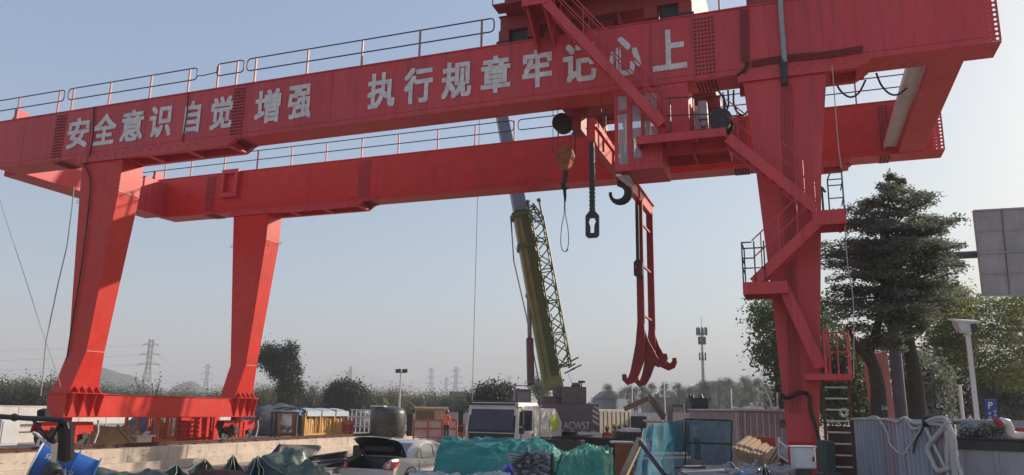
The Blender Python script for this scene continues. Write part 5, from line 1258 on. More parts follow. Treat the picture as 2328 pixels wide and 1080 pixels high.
# ---------------------------------------------------------------- timber pile
tp = thing('timber_pile', 'tilted pile of pale square timbers in front of the pale site container', 'timber pile', tuple(Vector((*gnd(1715,0,23.5),.4)))); random.seed(5)
for row in range(4):
    for k in range(9):
        f = k/8; x0_ = 1668+80*f*.9+row*4+random.uniform(-2,2); y0_ = 1022+26*f+row*8; x1_ = x0_+33+random.uniform(-4,5); y1_ = y0_-19-6*(1-f)
        if x0_ > 1752: continue
        p = MB(); p.beam(P(x0_,y0_,21.6),P(x1_,y1_-2,24.6),.115,.115); p.build('timber', M['wood'], tp)
for k in range(14):
    x0_ = 1742+random.uniform(-6,45); y0_ = 1040+random.uniform(-8,20); p = MB(); p.beam(P(x0_,y0_+14,20.5),P(x0_+18,y0_-12,22.5),.12,.10); p.build('timber', M['wood'], tp)
# scrap at the pile's foot
random.seed(21)
sc_ = MB()
for k in range(60):
    px, py, D = random.uniform(1655,1800), random.uniform(1062,1084), random.uniform(15,18); a_ = P(px,py,D); sc_.beam(a_, a_+Vector((random.uniform(-.5,.5),random.uniform(-.3,.3),random.uniform(-.1,.15))), random.uniform(.03,.12), random.uniform(.02,.06))
o_ = sc_.thing('scrap', 'mixed scrap and offcuts littering the ground below the timber pile', 'scrap', M['greypipe'], kind='stuff')
p = peak((1739,1056),15.5,[(1722,1112,-.5),(1745,1116,-.9),(1765,1112,-.6),(1755,1085,.6),(1730,1085,.6)],'dark green tarpaulin spike in front of the timber pile', M['dtarp'], 12); 
p = MB(); p.prism([P(1680,1068,15.5),P(1720,1070,15.5),P(1716,1090,15.2),P(1676,1090,15.2)],FW*.05); p.thing('blue_bucket', 'flat blue and white tub among the scrap', 'tub', mat('tub_blue',(.08,.2,.32),.4,.2,3))
# angled glass panel and electric box
p = MB(); fr_ = [P(1771,1003,21),P(1797,1022,20.2),P(1797,1053,20.2),P(1772,1036,21)]
p.prism(fr_,(.0,.04,0)); pn = p.thing('leaning_panel', 'pale framed glass panel leaning next to the red leg base', 'panel', mat('panel_glass',(.30,.36,.42),.15,.2,4))
q = MB(); q.tube(fr_,.03,4,closed=True); q.tube([P(1771,995,21),P(1771,1038,21)],.03,5); q.build('frame', M['white'], pn)
e0 = P(1808,1066,15.5); ew = (P(1857,1066,15.5)-e0)
el = thing('electric_box', 'pale grey wall mounted electric box at the foot of the right red leg', 'electric box', tuple(e0))
p = MB(); zt_ = P(1808,1017,15.5).z; n_ = Vector((-ew.y,ew.x,0)).normalized()
p.hexa([e0,e0+ew,e0+ew+n_*.25,e0+n_*.25]+[Vector((v.x,v.y,zt_)) for v in (e0,e0+ew,e0+ew+n_*.25,e0+n_*.25)]); p.build('case', M['lgrey'], el, bevel=.015)
p = MB(); a_ = e0-n_*.012+ew*.05; b_ = e0-n_*.012+ew*.95
p.hexa([Vector((a_.x,a_.y,e0.z+.03)),Vector((b_.x,b_.y,e0.z+.03)),Vector((b_.x,b_.y,e0.z+.03))+n_*.011,Vector((a_.x,a_.y,e0.z+.03))+n_*.011,Vector((a_.x,a_.y,zt_-.05)),Vector((b_.x,b_.y,zt_-.05)),Vector((b_.x,b_.y,zt_-.05))+n_*.011,Vector((a_.x,a_.y,zt_-.05))+n_*.011]); dr = p.build('door', M['lgrey'], el, bevel=.005)
p = MB(); c_ = e0+ew*.86-n_*.03; p.box(c_.x-.015,c_.x+.015,c_.y-.01,c_.y+.01,(e0.z+zt_)/2-.06,(e0.z+zt_)/2+.03); p.build('handle', M['black'], dr)
p = MB(); c_ = e0+ew*.5+n_*.12; p.box(c_.x-.16,c_.x+.16,c_.y-.08,c_.y+.08,.0,e0.z-.001); p.build('stand', M['dark'], el)
p = MB(); p.hexa([e0+Vector((-.03,-.03,zt_-e0.z+.001)),e0+ew+Vector((.03,-.03,zt_-e0.z+.001)),e0+ew+n_*.28+Vector((.03,0,zt_-e0.z+.001)),e0+n_*.28+Vector((-.03,0,zt_-e0.z+.001))]+[v+Vector((0,0,.02)) for v in (e0+Vector((-.03,-.03,zt_-e0.z)),e0+ew+Vector((.03,-.03,zt_-e0.z)),e0+ew+n_*.28+Vector((.03,0,zt_-e0.z)),e0+n_*.28+Vector((-.03,0,zt_-e0.z)))]); p.build('rain_cover', M['white'], el)
# dark green box and drums behind it at the foot of the ladder
fbox(1868,1895,17.5,.0,1.85,.5,MB()).thing('machine_cover', 'dark green machine cover at the foot of the red ladder', 'machine', mat('dkgreen',(.02,.05,.045),.5,.2,3), bevel=.05)
fbox(1878,1946,19.6,.0,2.15,.1,MB(),18.6).thing('screen_board', 'dark stained hoarding board behind the red ladder', 'hoarding', mat('dark_board',(.07,.055,.06),.7,.3,3,dirt=(.13,.09,.08),dirt_amt=.5), bevel=.01)
fbox(1862,1905,16.2,.0,1.25,.5,MB()).thing('dark_crate', 'black steel crate below the dark green machine cover', 'crate', M['black'], bevel=.03)
# pale site container with red locker
sh = fbox(1676,1800,33,.0,2.52,4.5,MB(),33.6).thing('site_container', 'pale pinkish grey site container with clutter on its roof beside the right leg', 'container', mat('shed_paint',(.36,.30,.29),.7,.1,2,dirt=(.2,.14,.12),dirt_amt=.5,dirt_scale=2.2), bevel=.02)
dress(1676,1800,33,.1,2.45,sh,9,M['lgrey'],33.6,.03,False)
q = MB()
for px in (1673,1692): fbox(px,px+2.2,32.95,.0,2.5,.08,q)
q.build('rib', M['lgrey'], sh); fbox(1670,1806,32.9,2.53,2.60,4.6,MB(),33.5).build('roof', M['lgrey'], sh); fbox(1773,1787,32.95,1.85,2.2,.06,MB()).build('window', M['glass'], sh)
lk = fbox(1705,1760,30,.3,1.55,.7,MB()).thing('red_locker', 'red orange steel locker standing against the pale site container', 'locker', mat('locker_red',(.42,.07,.03),.5,.15,3,dirt=(.2,.06,.03),dirt_amt=.4), bevel=.02)
q = fbox(1703,1728,29.9,1.05,1.45,.06,MB()); q.build('door', M['wood'], lk)
random.seed(31); cl_ = MB()
for k in range(26):
    x,y = gnd(1678+random.uniform(0,110),0,33.5+random.uniform(0,2)); cl_.tube([(x,y,2.62),(x+random.uniform(-.5,.5),y+random.uniform(-.3,.3),2.64+random.uniform(0,.12))],.03,4)
cl_.thing('roof_clutter', 'pale pipes and rubbish scattered on the site container roof', 'clutter', M['chalk'], kind='stuff')
for pts, lab in (([(1738,883),(1741,882),(1752,912),(1757,932)],'slanting pale pole on the container roof'),([(1767,893),(1769,935)],'upright thin pole on the container roof'),([(1722,930),(1721,915),(1733,916),(1733,932)],'small bent pipe frame on the container roof'),([(1706,918),(1709,918),(1709,934)],'short hooked pipe on the container roof')):
    p = MB(); p.tube([P(x,y,34) for x,y in pts],.045,6); p.thing('roof_pole', lab, 'pole', M['galv'])
# blue container and its window left of the pale one
bc = fbox(1615,1672,40,.0,2.55,3,MB()).thing('blue_container', 'grey blue site container behind the mesh screen', 'container', mat('greyblue',(.12,.17,.21),.6,.1,2), bevel=.02)
fbox(1632,1664,39.9,1.5,2.3,.08,MB()).build('window', M['glass'], bc); q = MB(); fbox(1630,1632,39.85,1.4,2.4,.1,q); fbox(1664,1666,39.85,1.4,2.4,.1,q); fbox(1630,1666,39.85,2.36,2.42,.1,q); q.build('frame', M['dark'], bc)
# excavator with raised boom, yellow board and stack with spikes
ex = thing('excavator', 'weathered excavator with folded boom behind the blue mesh screen', 'excavator', tuple(Vector((*gnd(1540,0,50),0))))
M['exc'] = mat('excavator_paint', (.16,.10,.08), .55, .2, 3, dirt=(.2,.16,.12), dirt_amt=.5)
fbox(1528,1556,49,1.2,2.95,1.6,MB()).build('cab', M['exc'], ex, bevel=.05); q = fbox(1531,1552,48.9,1.75,2.75,.05,MB()); q.build('window', M['cabglass'], ex)
fbox(1500,1600,50.5,.5,1.6,2.6,MB()).build('body', M['exc'], ex, bevel=.08); fbox(1495,1605,50,.0,.7,3.2,MB()).build('track', M['dark'], ex, bevel=.2)
p = MB(); p.loft([[P(x,y,D_)+Vector((0,0,dz)) for dz in (-w_,w_)]+[P(x,y,D_+.4)+Vector((0,0,dz)) for dz in (w_,-w_)] for x,y,D_,w_ in ((1512,955,50,.35),(1500,935,50,.4),(1478,906,50,.3),(1474,902,50,.2))]); p.build('boom', M['exc'], ex)
p = MB(); p.beam(P(1476,905,50),P(1420,930,50.5),.25,.3); p.build('stick', M['exc'], ex); p = MB(); p.beam(P(1492,918,49.8),P(1513,945,49.8),.12,.12); p.build('cylinder', M['steel'], ex)
fbox(1530,1577,42,1.95,2.42,.06,MB()).thing('yellow_board', 'plain cream yellow board above the edge of the blue mesh', 'board', M['cream'])
dk = fbox(1572,1612,46,.0,3.3,1.6,MB(),46).thing('dark_stack', 'tall dark lattice stack with poles sticking out on top', 'steel stack', M['dark'], bevel=.03)
random.seed(4); q = MB()
for k in range(9):
    x = 1572+4.6*k; q.tube([P(x,915,46.3),P(x+random.uniform(-9,7),900+random.uniform(-4,8),46.5)],.09,5)
for k in range(7): q.tube([P(1572,920+5*k,45.9),P(1612,920+5*k,45.9)],.04,4)
q.build('pole', M['dark'], dk)
# ---------------------------------------------------------------- corrugated fence with hoses
import numpy as np
for i_, c_ in enumerate(((.42,.40,.47),(.34,.37,.45),(.36,.29,.32))): M['fence%d'%i_] = mat('fence_sheet', c_, .55, .25, 3.2, dirt=(.2,.10,.10), dirt_amt=.6, dirt_scale=1.6, streak=True, runs=(.12,.10,.11), runs_amt=.6)
M['hose'] = mat('pale_hose', (.46,.46,.45), .55, .12, 5, dirt=(.3,.26,.22), dirt_amt=.4, dirt_scale=6)
M['hose2'] = mat('dark_hose', (.03,.03,.035), .5, .12, 5)
FA, FB = atD(1938,952,18.0), atD(2168,952,14.6); FA.z = FB.z = 0
fd = (FB-FA); fl_ = fd.length; fu = fd.normalized(); fn = Vector((fu.y,-fu.x,0))
fen = thing('sheet_fence', 'dark corrugated sheet fence with hoses slung along its top at right', 'fence', tuple((FA+FB)/2))
ns = 6
for k in range(ns):
    p = MB(); pts = []; w_ = fl_/ns; nr = 4; fm_ = M['fence%d'%(k%3)]
    for i in range(nr*4+1):
        s = k*w_+w_*i/(nr*4); o = (.0,.075,.075,.0)[i%4]; pts.append(FA+fu*s+fn*(o+.012*(k%2)))
    top_z = 2.34+.015*((k*7)%3)
    vs_ = [q for q in pts]+[Vector((q.x,q.y,top_z)) for q in pts]; n = len(pts)
    vs_ += [q+Vector((-fn.x,-fn.y,0))*.012 for q in vs_]
    fs = [(i,i+1,n+i+1,n+i) for i in range(n-1)]+[(2*n+i+1,2*n+i,3*n+i,3*n+i+1) for i in range(n-1)]+[(n+i,n+i+1,3*n+i+1,3*n+i) for i in range(n-1)]
    p.add(vs_, fs); p.build('sheet', fm_, fen, fix=False)
p = MB(); p.beam(FA-fn*.06+Vector((0,0,2.3)),FB-fn*.06+Vector((0,0,2.3)),.05,.05); p.build('rail', M['dark'], fen)
def FD(x):  # distance of the fence face along the view axis at photo column x
    d = ray(x, 960); t = (FA+fn*.10).to_2d(); den = d.x*(-fn.x)+d.y*(-fn.y)
    return ((-fn.x)*t.x+(-fn.y)*t.y)/den
def hose(pts, r, lab, m='hose', n=8, dd=0.0):
    q = [atD(x,y,FD(x)-dd) for x,y in pts]; out = []
    for i in range(len(q)-1):   # smooth the run
        a_ = q[max(i-1,0)]; b_ = q[i]; c_ = q[i+1]; d_ = q[min(i+2,len(q)-1)]
        for s in range(5):
            t = s/5; out.append(.5*((2*b_)+(c_-a_)*t+(2*a_-5*b_+4*c_-d_)*t*t+(-a_+3*b_-3*c_+d_)*t**3))
    out.append(q[-1]); p = MB(); p.tube(out, r, n)
    return p.thing('hose', lab, 'hose', M[m], group='hoses slung along the sheet fence', smooth=True, angle=60)
hose([(1976,949),(1996,950),(2018,985),(2022,1006),(2037,1024),(2053,1034),(2067,1017),(2092,978),(2105,960)],.025,'thin pale hose hanging in a deep V down the fence')
hose([(2048,953),(2059,950),(2067,963),(2076,974),(2089,973),(2105,965),(2131,964),(2147,970)],.035,'pale hose sagging in a short loop just under the fence top')
hose([(1935,953),(1965,952),(2000,953),(2026,955),(2039,960),(2054,951),(2075,957),(2100,958)],.025,'thin pale hose running level along the left half of the fence top')
hose([(2063,953),(2076,961),(2094,962),(2113,955),(2131,950),(2146,950),(2157,958)],.035,'pale hose arching up over the right half of the fence top',dd=.06)
hose([(2068,955),(2085,964),(2105,963),(2125,957),(2142,956),(2154,962)],.03,'pale hose lying below the arching one at the right of the fence',dd=.03)
hose([(2157,957),(2141,978),(2115,1008),(2110,1024),(2118,1043),(2128,1064),(2138,1070),(2163,1063)],.050,'thick pale hose bent into a big hook shape',dd=.12)
hose([(2105,973),(2126,1016),(2148,1060),(2158,1085)],.035,'straight pale green pipe leaning across the fence',m='hose',dd=.06)
hose([(2152,962),(2162,984),(2166,1028),(2169,1065),(2174,1100)],.050,'thick pale hose dropping down the right end of the fence',dd=.10)
hose([(2146,968),(2153,990),(2154,1030),(2156,1065),(2160,1100)],.045,'second pale hose dropping beside it, nearer the fence',dd=.04)
hose([(2158,966),(2170,1000),(2174,1040),(2184,1075),(2188,1100)],.035,'thin pale hose at the outermost right of the dropping hoses',dd=.16)
hose([(2103,958),(2095,980),(2084,1000),(2076,1030)],.018,'thin black hose hanging from the tied knot of hoses',m='hose2',dd=.08)
p = MB(); c_ = atD(2103,958,FD(2103)-.08)
for k in range(4): p.tube([c_+RT*.05*math.cos(t*math.pi/4)+Vector((0,0,.09*math.sin(t*math.pi/4)))+FW*(-.02*k)+RT*(.03*k) for t in range(8)],.016,5,closed=True)
p.thing('cable_tie', 'black cord lashing that ties the hoses at the fence top', 'lashing', M['black'])
# small black lamp panels on the fence
def lamp_board(px, py, D, w_, h_, tilt, lab):
    c = atD(px,py,D); rt = (RT*math.cos(tilt)-UP*math.sin(tilt)); up = (UP*math.cos(tilt)+RT*math.sin(tilt))
    root = thing('signal_lamp', lab, 'lamp panel', tuple(c-Vector((0,0,h_/2))), 'small black lamp panels on the fence')
    rbox(c,w_,h_,.05,FW,up,rt).build('case', M['black'], root)
    q = MB(); e = -FW*.012
    for sx in (-1,1):
        for sy in (-1,1):
            q.prism([c+rt*(sx*w_*a_)+up*(sy*h_*b_) for a_,b_ in ((.12,.30),(.40,.30),(.40,.12),(.33,.12),(.33,.22),(.12,.22))], e)
    q.prism([c+rt*(w_*.12*math.cos(t*math.pi/4))+up*(h_*.14*math.sin(t*math.pi/4)) for t in range(8)], e)
    q.prism([c+rt*(w_*a_)+up*(h_*b_) for a_,b_ in ((-.42,.04),(-.2,.04),(-.2,-.04),(-.42,-.04))], e); q.prism([c+rt*(w_*a_)+up*(h_*b_) for a_,b_ in ((.42,.04),(.2,.04),(.2,-.04),(.42,-.04))], e)
    q.build('lens', M['lgrey'], root)
    q = MB(); q.tube([c-up*h_*.45+FW*.03,c-up*h_*.45+FW*.03-Vector((0,0,.25))],.012,5); q.build('stalk', M['dark'], root)
lamp_board(2011,928,17.2,.155,.13,0,'small upright black lamp panel in front of the salmon slab')
lamp_board(1961,934,17.8,.13,.10,0,'smallest dim black lamp panel, left of the salmon slab')
lamp_board(2141,924,15.0,.26,.13,R(13),'tilted black lamp panel above the tied hoses')
p = MB(); c_ = atD(2142,940,15.2); p.box(c_.x-.28,c_.x+.1,c_.y-.1,c_.y+.1,2.33,2.47); p.thing('grey_bundle', 'grey cloth bundle lying under the tilted lamp panel', 'bundle', M['greytarp'], bevel=.05)
# salmon slab and dark column behind the tree trunk, cantilever sign
p = MB(); p.prism([atD(1992,960,24.5),atD(2036,960,24.5),atD(2017,800,24.5),atD(1975,805,24.5),atD(1974,850,24.5)],FW*.3)
p.thing('salmon_slab', 'tapering salmon pink slab standing behind the tree trunk', 'slab', mat('salmon_paint',(.42,.15,.135),.6,.1,2,dirt=(.4,.12,.1),dirt_amt=.4), bevel=.01)
sg = thing('road_sign', 'big grey road sign seen from behind on a cantilever arm at the right edge', 'road sign', tuple(Vector((*gnd(2048,0,26),0))))
cx_, cy_ = gnd(2048,0,26); p = MB(); p.loft([[(cx_+r*math.cos(2*math.pi*j/10),cy_+r*math.sin(2*math.pi*j/10),z) for j in range(10)] for z,r in ((0,.22),(9.0,.16))]); p.build('column', mat('column_paint',(.05,.055,.075),.5,.15,2), sg, smooth=True, angle=40)
a_ = atD(2040,574,26.0); a_.x, a_.y = cx_, cy_; b_ = atD(2460,566,27.5)
p = MB(); p.tube([a_,b_],.13,10); p.build('arm', bpy.data.materials['column_paint'], sg)
p = MB(); q_ = [atD(2235,672,27.0),atD(2480,668,27.6),atD(2470,465,27.6),atD(2213,479,27.0)]; p.prism(q_, FW*.08)
pn = p.build('panel', mat('sign_back',(.33,.33,.36),.5,.08,2,dirt=(.2,.18,.18),dirt_amt=.5,runs=(.2,.19,.19),runs_amt=.6), sg)
p = MB()
for t in (.0,.5,1.0): p.beam(q_[0]+(q_[3]-q_[0])*t-FW*.03, q_[1]+(q_[2]-q_[1])*t-FW*.03, .06,.05)
for t in (.0,.25,.5,.75,1.0): p.beam(q_[0]+(q_[1]-q_[0])*t-FW*.03, q_[3]+(q_[2]-q_[3])*t-FW*.03, .05,.06)
for t in (.25,.75): p.beam(q_[0]+(q_[3]-q_[0])*t-FW*.02, q_[1]+(q_[2]-q_[1])*t-FW*.02, .03,.02)
p.build('rib', bpy.data.materials['grey_paint'], pn)
# lamp post
lp = thing('lamp_post', 'slim white lamp post with a boxy tilted floodlight on top', 'lamp post', tuple(Vector((*gnd(2220,0,22),0))))
x_, y_ = gnd(2220,0,22); tz = atD(2205,758,22).z
p = MB(); p.beam((x_,y_,0),(x_,y_,tz),.12,.12,(0,1,0)); p.cyl((x_,y_,1.95),(x_,y_,2.25),.11,10); p.build('pole', M['white'], lp)
p = MB(); c_ = Vector((x_,y_,tz))
p.prism([c_+RT*a_+Vector((0,0,b_)) for a_,b_ in ((-.16,.06),(.13,.04),(.25,.20),(.30,.36),(-.28,.40),(-.24,.22))], FW*.3); p.cyl(c_,c_+Vector((0,0,.08)),.09,10)
hd = p.build('lamp_head', M['lgrey'], lp, bevel=.02)
p = MB(); p.prism([c_+RT*a_+Vector((0,0,b_))-FW*.03 for a_,b_ in ((-.36,.401),(.38,.361),(.40,.41),(-.36,.45))], FW*.36); p.build('cover', M['white'], hd)
p = MB(); p.prism([c_+RT*a_+Vector((0,0,b_))-FW*.02 for a_,b_ in ((.12,.06),(.24,.20),(.28,.34),(.10,.32))], FW*.02); p.build('lens', M['dark'], hd)
p = MB(); x_, y_ = gnd(2188,0,27); p.tube([(x_,y_,0),(x_,y_,atD(2180,874,27).z)],.06,8); p.thing('thin_pole', 'thin pale pole left of the white lamp post', 'pole', M['white'])
# parking sign
c0 = [atD(2244,958,24),atD(2272,957,24),atD(2266,908,24),atD(2238,909,24)]
ps = thing('parking_sign', 'blue parking sign with a white P among the trees', 'parking sign', tuple(Vector((c0[0].x+.2,c0[0].y,0))))
M['signblue'] = mat('sign_blue', (.02,.06,.32), .4, .06, 3)
p = MB(); p.prism(c0, FW*.03); bd = p.build('board', M['signblue'], ps)
p = MB(); p.tube([c0[0]*.5+c0[1]*.5+FW*.06, Vector((*((c0[0]*.5+c0[1]*.5+FW*.06).to_2d()),0))],.03,8); p.build('post', M['galv'], ps)
BM = Matrix((RT,-UP.cross(RT)*-1 if False else FW, UP)).transposed().to_4x4()
def onboard(px, py, D): m = BM.copy(); m.translation = atD(px,py,D-.02); return m
text_mesh('P', .22, onboard(2251,929,24), 'lettering', M['letter'], bd, .02)
for ch, px, py in (('停',2262,938),('车',2263,947),('位',2265,956),('专',2250,943),('用',2251,953)): text_mesh(ch, .075, onboard(px,py,24), 'lettering', M['letter'], bd, .01)
p = MB(); cc_ = [atD(2197,953,21),atD(2214,953,21),atD(2205,940,21)]; p.prism(cc_, FW*.02); ws = p.thing('warning_sign', 'small red triangular warning sign left of the lamp post foot', 'warning sign', mat('warn_red',(.45,.04,.03),.5,.05,3))
p = MB(); m_ = (cc_[0]+cc_[1]+cc_[2])/3; p.prism([m_+(v-m_)*.62-FW*.01 for v in cc_], FW*.009); p.build('face', M['white'], ws)
# grey boundary wall with coping at the bottom right, planter behind
GA, GB = atD(2176,996,15.2), atD(2420,996,14.0); GA.z = GB.z = 0; gu = (GB-GA).normalized(); gn = Vector((gu.y,-gu.x,0)); gl = (GB-GA).length
gw = thing('boundary_wall', 'grey panelled boundary wall with a dark coping at the bottom right', 'wall', tuple((GA+GB)/2))
def along(s0, s1, o0, o1, z0, z1, mb):
    a_ = GA+gu*s0; b_ = GA+gu*s1
    return mb.hexa([a_+gn*o1+Vector((0,0,z0)),b_+gn*o1+Vector((0,0,z0)),b_+gn*o0+Vector((0,0,z0)),a_+gn*o0+Vector((0,0,z0)),a_+gn*o1+Vector((0,0,z1)),b_+gn*o1+Vector((0,0,z1)),b_+gn*o0+Vector((0,0,z1)),a_+gn*o0+Vector((0,0,z1))])
M['wallpanel'] = mat('wall_panel_grey', (.34,.36,.40), .55, .12, 1.5, runs=(.2,.2,.22), runs_amt=.5, dirt=(.16,.17,.2), dirt_amt=.45, dirt_scale=1.8)
along(0,gl,0,-.15,0,1.80,MB()).build('panel', M['wallpanel'], gw)
p = along(-.1,gl,.06,-.3,1.802,1.99,MB()); along(-.1,gl,.10,-.3,1.99,2.02,p); p.build('coping', M['dark'], gw, bevel=.01)
p = MB()
for s in (.02,.62,1.3,2.0): along(s,s+.06,.03,0.001,0,1.80,p)
p.build('pilaster', M['wallpanel'], gw)
p = along(-.1,gl,-.35,-.55,2.0,2.36,MB()); p.thing('planter_wall', 'low grey planter wall behind the coping of the boundary wall', 'low wall', M['grey'], bevel=.01)
p = MB(); p.beam(atD(2166,954,15.8),atD(2290,956,15.2),.05,.04); p.thing('white_rail', 'white rail along the top of the planter wall', 'rail', M['white'])
# white pipe elbow with red flange
wp_ = thing('pipe_elbow', 'white elbow pipe with a red flange lying on the coping at the right edge', 'pipe', tuple(atD(2300,990,14.2)))
p = MB(); p.tube([atD(x,y,14.2) for x,y in ((2268,962),(2278,957),(2290,960),(2296,972),(2298,984),(2306,989),(2335,988),(2420,986))],.068,12); p.build('pipe', mat('pipe_white',(.66,.64,.60),.5,.08,4), wp_, smooth=True, angle=50)
p = MB(); a_ = atD(2266,963,14.2); p.cyl(a_,a_+(atD(2274,959,14.2)-a_)*.9,.095,14); p.build('flange', mat('flange_red',(.35,.03,.04),.5,.1,3), wp_)
p = MB(); p.beam(atD(2312,977,13.9),atD(2420,977,13.7),.10,.07); p.thing('red_beam', 'red bar lying above the white elbow pipe at the right edge', 'bar', bpy.data.materials['flange_red'])
p = MB(); c_ = atD(1918,938,19.5); p.tube([c_+RT*.085*math.cos(t*math.pi/8)+UP*.085*math.sin(t*math.pi/8) for t in range(16)],.04,6,closed=True); p.thing('coiled_hose', 'pale coiled hose hanging behind the red ladder', 'hose coil', M['hose'])
# ---------------------------------------------------------------- trees and plants
def leaf_obj(name, pts, nrm_up, size, mats, parent, seed, aspect=.5, jitter=1.0):
    """pts: (n,3) array of leaf positions -> one mesh of small pointed leaves"""
    rg = np.random.default_rng(seed); n = len(pts)
    u = rg.normal(size=(n,3)); u[:,2] *= jitter; u /= np.linalg.norm(u,axis=1)[:,None]
    w_ = rg.normal(size=(n,3)); w_[:,2] += nrm_up; w_ /= np.linalg.norm(w_,axis=1)[:,None]
    v = np.cross(w_,u); v /= (np.linalg.norm(v,axis=1)[:,None]+1e-9)
    s = size*rg.uniform(.6,1.3,size=(n,1)); a = pts-u*s; c = pts+u*s; b = pts+v*s*aspect+u*s*.1; d = pts-v*s*aspect+u*s*.1
    vs_ = np.stack([a,b,c,d],1).reshape(-1,3)
    off = np.array(OFF.get(parent, Vector((0,0,0)))); me = bpy.data.meshes.new(name)
    me.vertices.add(4*n); me.vertices.foreach_set('co', (vs_-off).ravel()); me.loops.add(4*n); me.loops.foreach_set('vertex_index', np.arange(4*n,dtype=np.int32))
    me.polygons.add(n); me.polygons.foreach_set('loop_start', np.arange(0,4*n,4,dtype=np.int32)); me.polygons.foreach_set('loop_total', np.full(n,4,dtype=np.int32))
    me.materials.append(mats); me.update(); me.validate()
    o = bpy.data.objects.new(name, me); col.objects.link(o)
    if parent: o.parent = parent; OFF[o] = Vector(off)
    return o
def sprays(centers, n, rad, flat, seed):
    rg = np.random.default_rng(seed); out = []
    for c in centers:
        r = rad*rg.uniform(.6,1.35); k = int(n*rg.uniform(.6,1.4)); q = rg.normal(size=(k,3))*np.array([r*.55,r*.55,r*flat]); out.append(np.array(c)[None,:]+q)
    return np.concatenate(out)
def inpoly(x, y, poly):
    c = False; j = len(poly)-1
    for i in range(len(poly)):
        if (poly[i][1]>y) != (poly[j][1]>y) and x < (poly[j][0]-poly[i][0])*(y-poly[i][1])/(poly[j][1]-poly[i][1])+poly[i][0]: c = not c
        j = i
    return c
def fill(poly, D0, D1, n, seed, tier=0):
    rg = random.Random(seed); xs_ = [p[0] for p in poly]; ys_ = [p[1] for p in poly]; out = []
    while len(out) < n:
        x = rg.uniform(min(xs_),max(xs_)); y = rg.uniform(min(ys_),max(ys_))
        if tier: y = round(y/tier)*tier+rg.uniform(-.22,.22)*tier
        if inpoly(x,y,poly): out.append(tuple(atD(x,y,rg.uniform(D0,D1))))
    return out
L_dark = leafmat('leaf_dark', (.10,.12,.10), (.16,.185,.14), .4)
L_mid = leafmat('leaf_mid', (.035,.058,.03), (.08,.115,.045), .4)
L_light = leafmat('leaf_light', (.05,.072,.022), (.15,.175,.05), .5)
L_olive = leafmat('leaf_olive', (.09,.09,.055), (.20,.18,.11), .4)
L_grey = leafmat('leaf_grey', (.055,.068,.052), (.11,.125,.09), .35)
L_sil = leafmat('leaf_silhouette', (.022,.03,.02), (.045,.055,.034), .2)
# the dark layered tree beside the right leg
tx0 = Vector((*gnd(1997,0,21.5),0)); tx1 = Vector((*gnd(2085,0,21.8),0))
nt_ = thing('shade_tree', 'big dark layered tree with twin trunks overlapping the right red leg', 'tree', tuple((tx0+tx1)/2))
p = MB()
def limb(mb, pts, r0, r1, n=9): 
    k = len(pts); mb.tube(pts,[r0+(r1-r0)*i/(k-1) for i in range(k)],n)
T = lambda x,y,D: atD(x,y,D)
limb(p,[tx0,T(1998,930,21.5),T(1996,880,21.5),T(1988,840,21.5),T(1975,800,21.4),T(1990,760,21.3),T(2005,700,21.3),T(2010,600,21.3),T(2020,480,21.3)],.25,.03,12)
limb(p,[T(1985,830,21.5),T(1950,790,21.2),T(1925,740,21)],.14,.03)
limb(p,[tx1,T(2086,930,21.8),T(2080,860,21.8),T(2070,800,21.8),T(2062,750,21.7),T(2060,690,21.6),T(2075,600,21.6),T(2070,500,21.6)],.27,.03,12)
limb(p,[T(2066,770,21.8),T(2105,735,21.9),T(2140,690,22),T(2180,640,22)],.16,.03)
limb(p,[T(2062,700,21.6),T(2030,640,21),T(1960,600,20.4),T(1880,580,19.4)],.10,.015)
limb(p,[T(2065,660,21.6),T(2110,590,22),T(2165,550,22.4)],.09,.015)
p.build('trunk', M['bark'], nt_, smooth=True)
HW = [(408,14,14),(425,40,40),(450,90,60),(475,95,125),(500,125,130),(530,150,110),(560,165,150),(590,190,135),(615,165,175),(645,180,130),(675,165,145),(705,165,110),(735,150,75),(765,125,25),(790,80,0)]
def reach(y, right):
    for p0_, p1_ in zip(HW, HW[1:]):
        if p0_[0] <= y <= p1_[0]:
            t = (y-p0_[0])/(p1_[0]-p0_[0]); k = 2 if right else 1; return p0_[k]+(p1_[k]-p0_[k])*t
    return 10
rgx = random.Random(8); rn = np.random.default_rng(4); pts_ = []; tw = MB(); y = 409.0; tier = 0
while y < 790:
    nsp = 5+int(7*min(1,(y-405)/120))
    for k in range(nsp):
        ph = rgx.uniform(0,2*math.pi); rt = math.cos(ph); yy = y+rgx.uniform(-13,13)
        ax0 = atD(2038+rgx.uniform(-18,18), yy, 21.5); L_ = reach(yy, rt > 0)*21.5/F_PX*rgx.choice((rgx.uniform(.5,.85),rgx.uniform(.8,1.1)))
        dr = RT*rt+Vector((-FW.x*0+math.sin(YAW)*-1, math.cos(YAW), 0)).normalized()*math.sin(ph); dr.z = 0; dr.normalize()
        if abs(math.sin(ph)) > .7: L_ = min(L_, 1.9)
        sd_ = dr.cross(Vector((0,0,1))); up_ = rgx.uniform(-.04,.36)
        n = int(70+190*L_); f = rn.uniform(.12,1,size=n)**.8
        lat = rn.normal(size=n)*(.10+.15*L_)*(1-.55*f); vz = rn.normal(size=n)*.055
        c = np.array(ax0)[None,:]+np.array(dr)[None,:]*(f*L_)[:,None]+np.array(sd_)[None,:]*lat[:,None]
        c[:,2] += up_*L_*f-.13*L_*f**2+vz; pts_.append(c)
        tip = ax0+dr*L_; tw.tube([ax0-Vector((0,0,.1)), ax0+dr*(L_*.5)+Vector((0,0,up_*L_*.5-.03*L_-.02)), tip+Vector((0,0,up_*L_-.13*L_-.02))],[.03,.016,.005],4)
    y += rgx.uniform(14,27)
pts_ = np.concatenate(pts_)
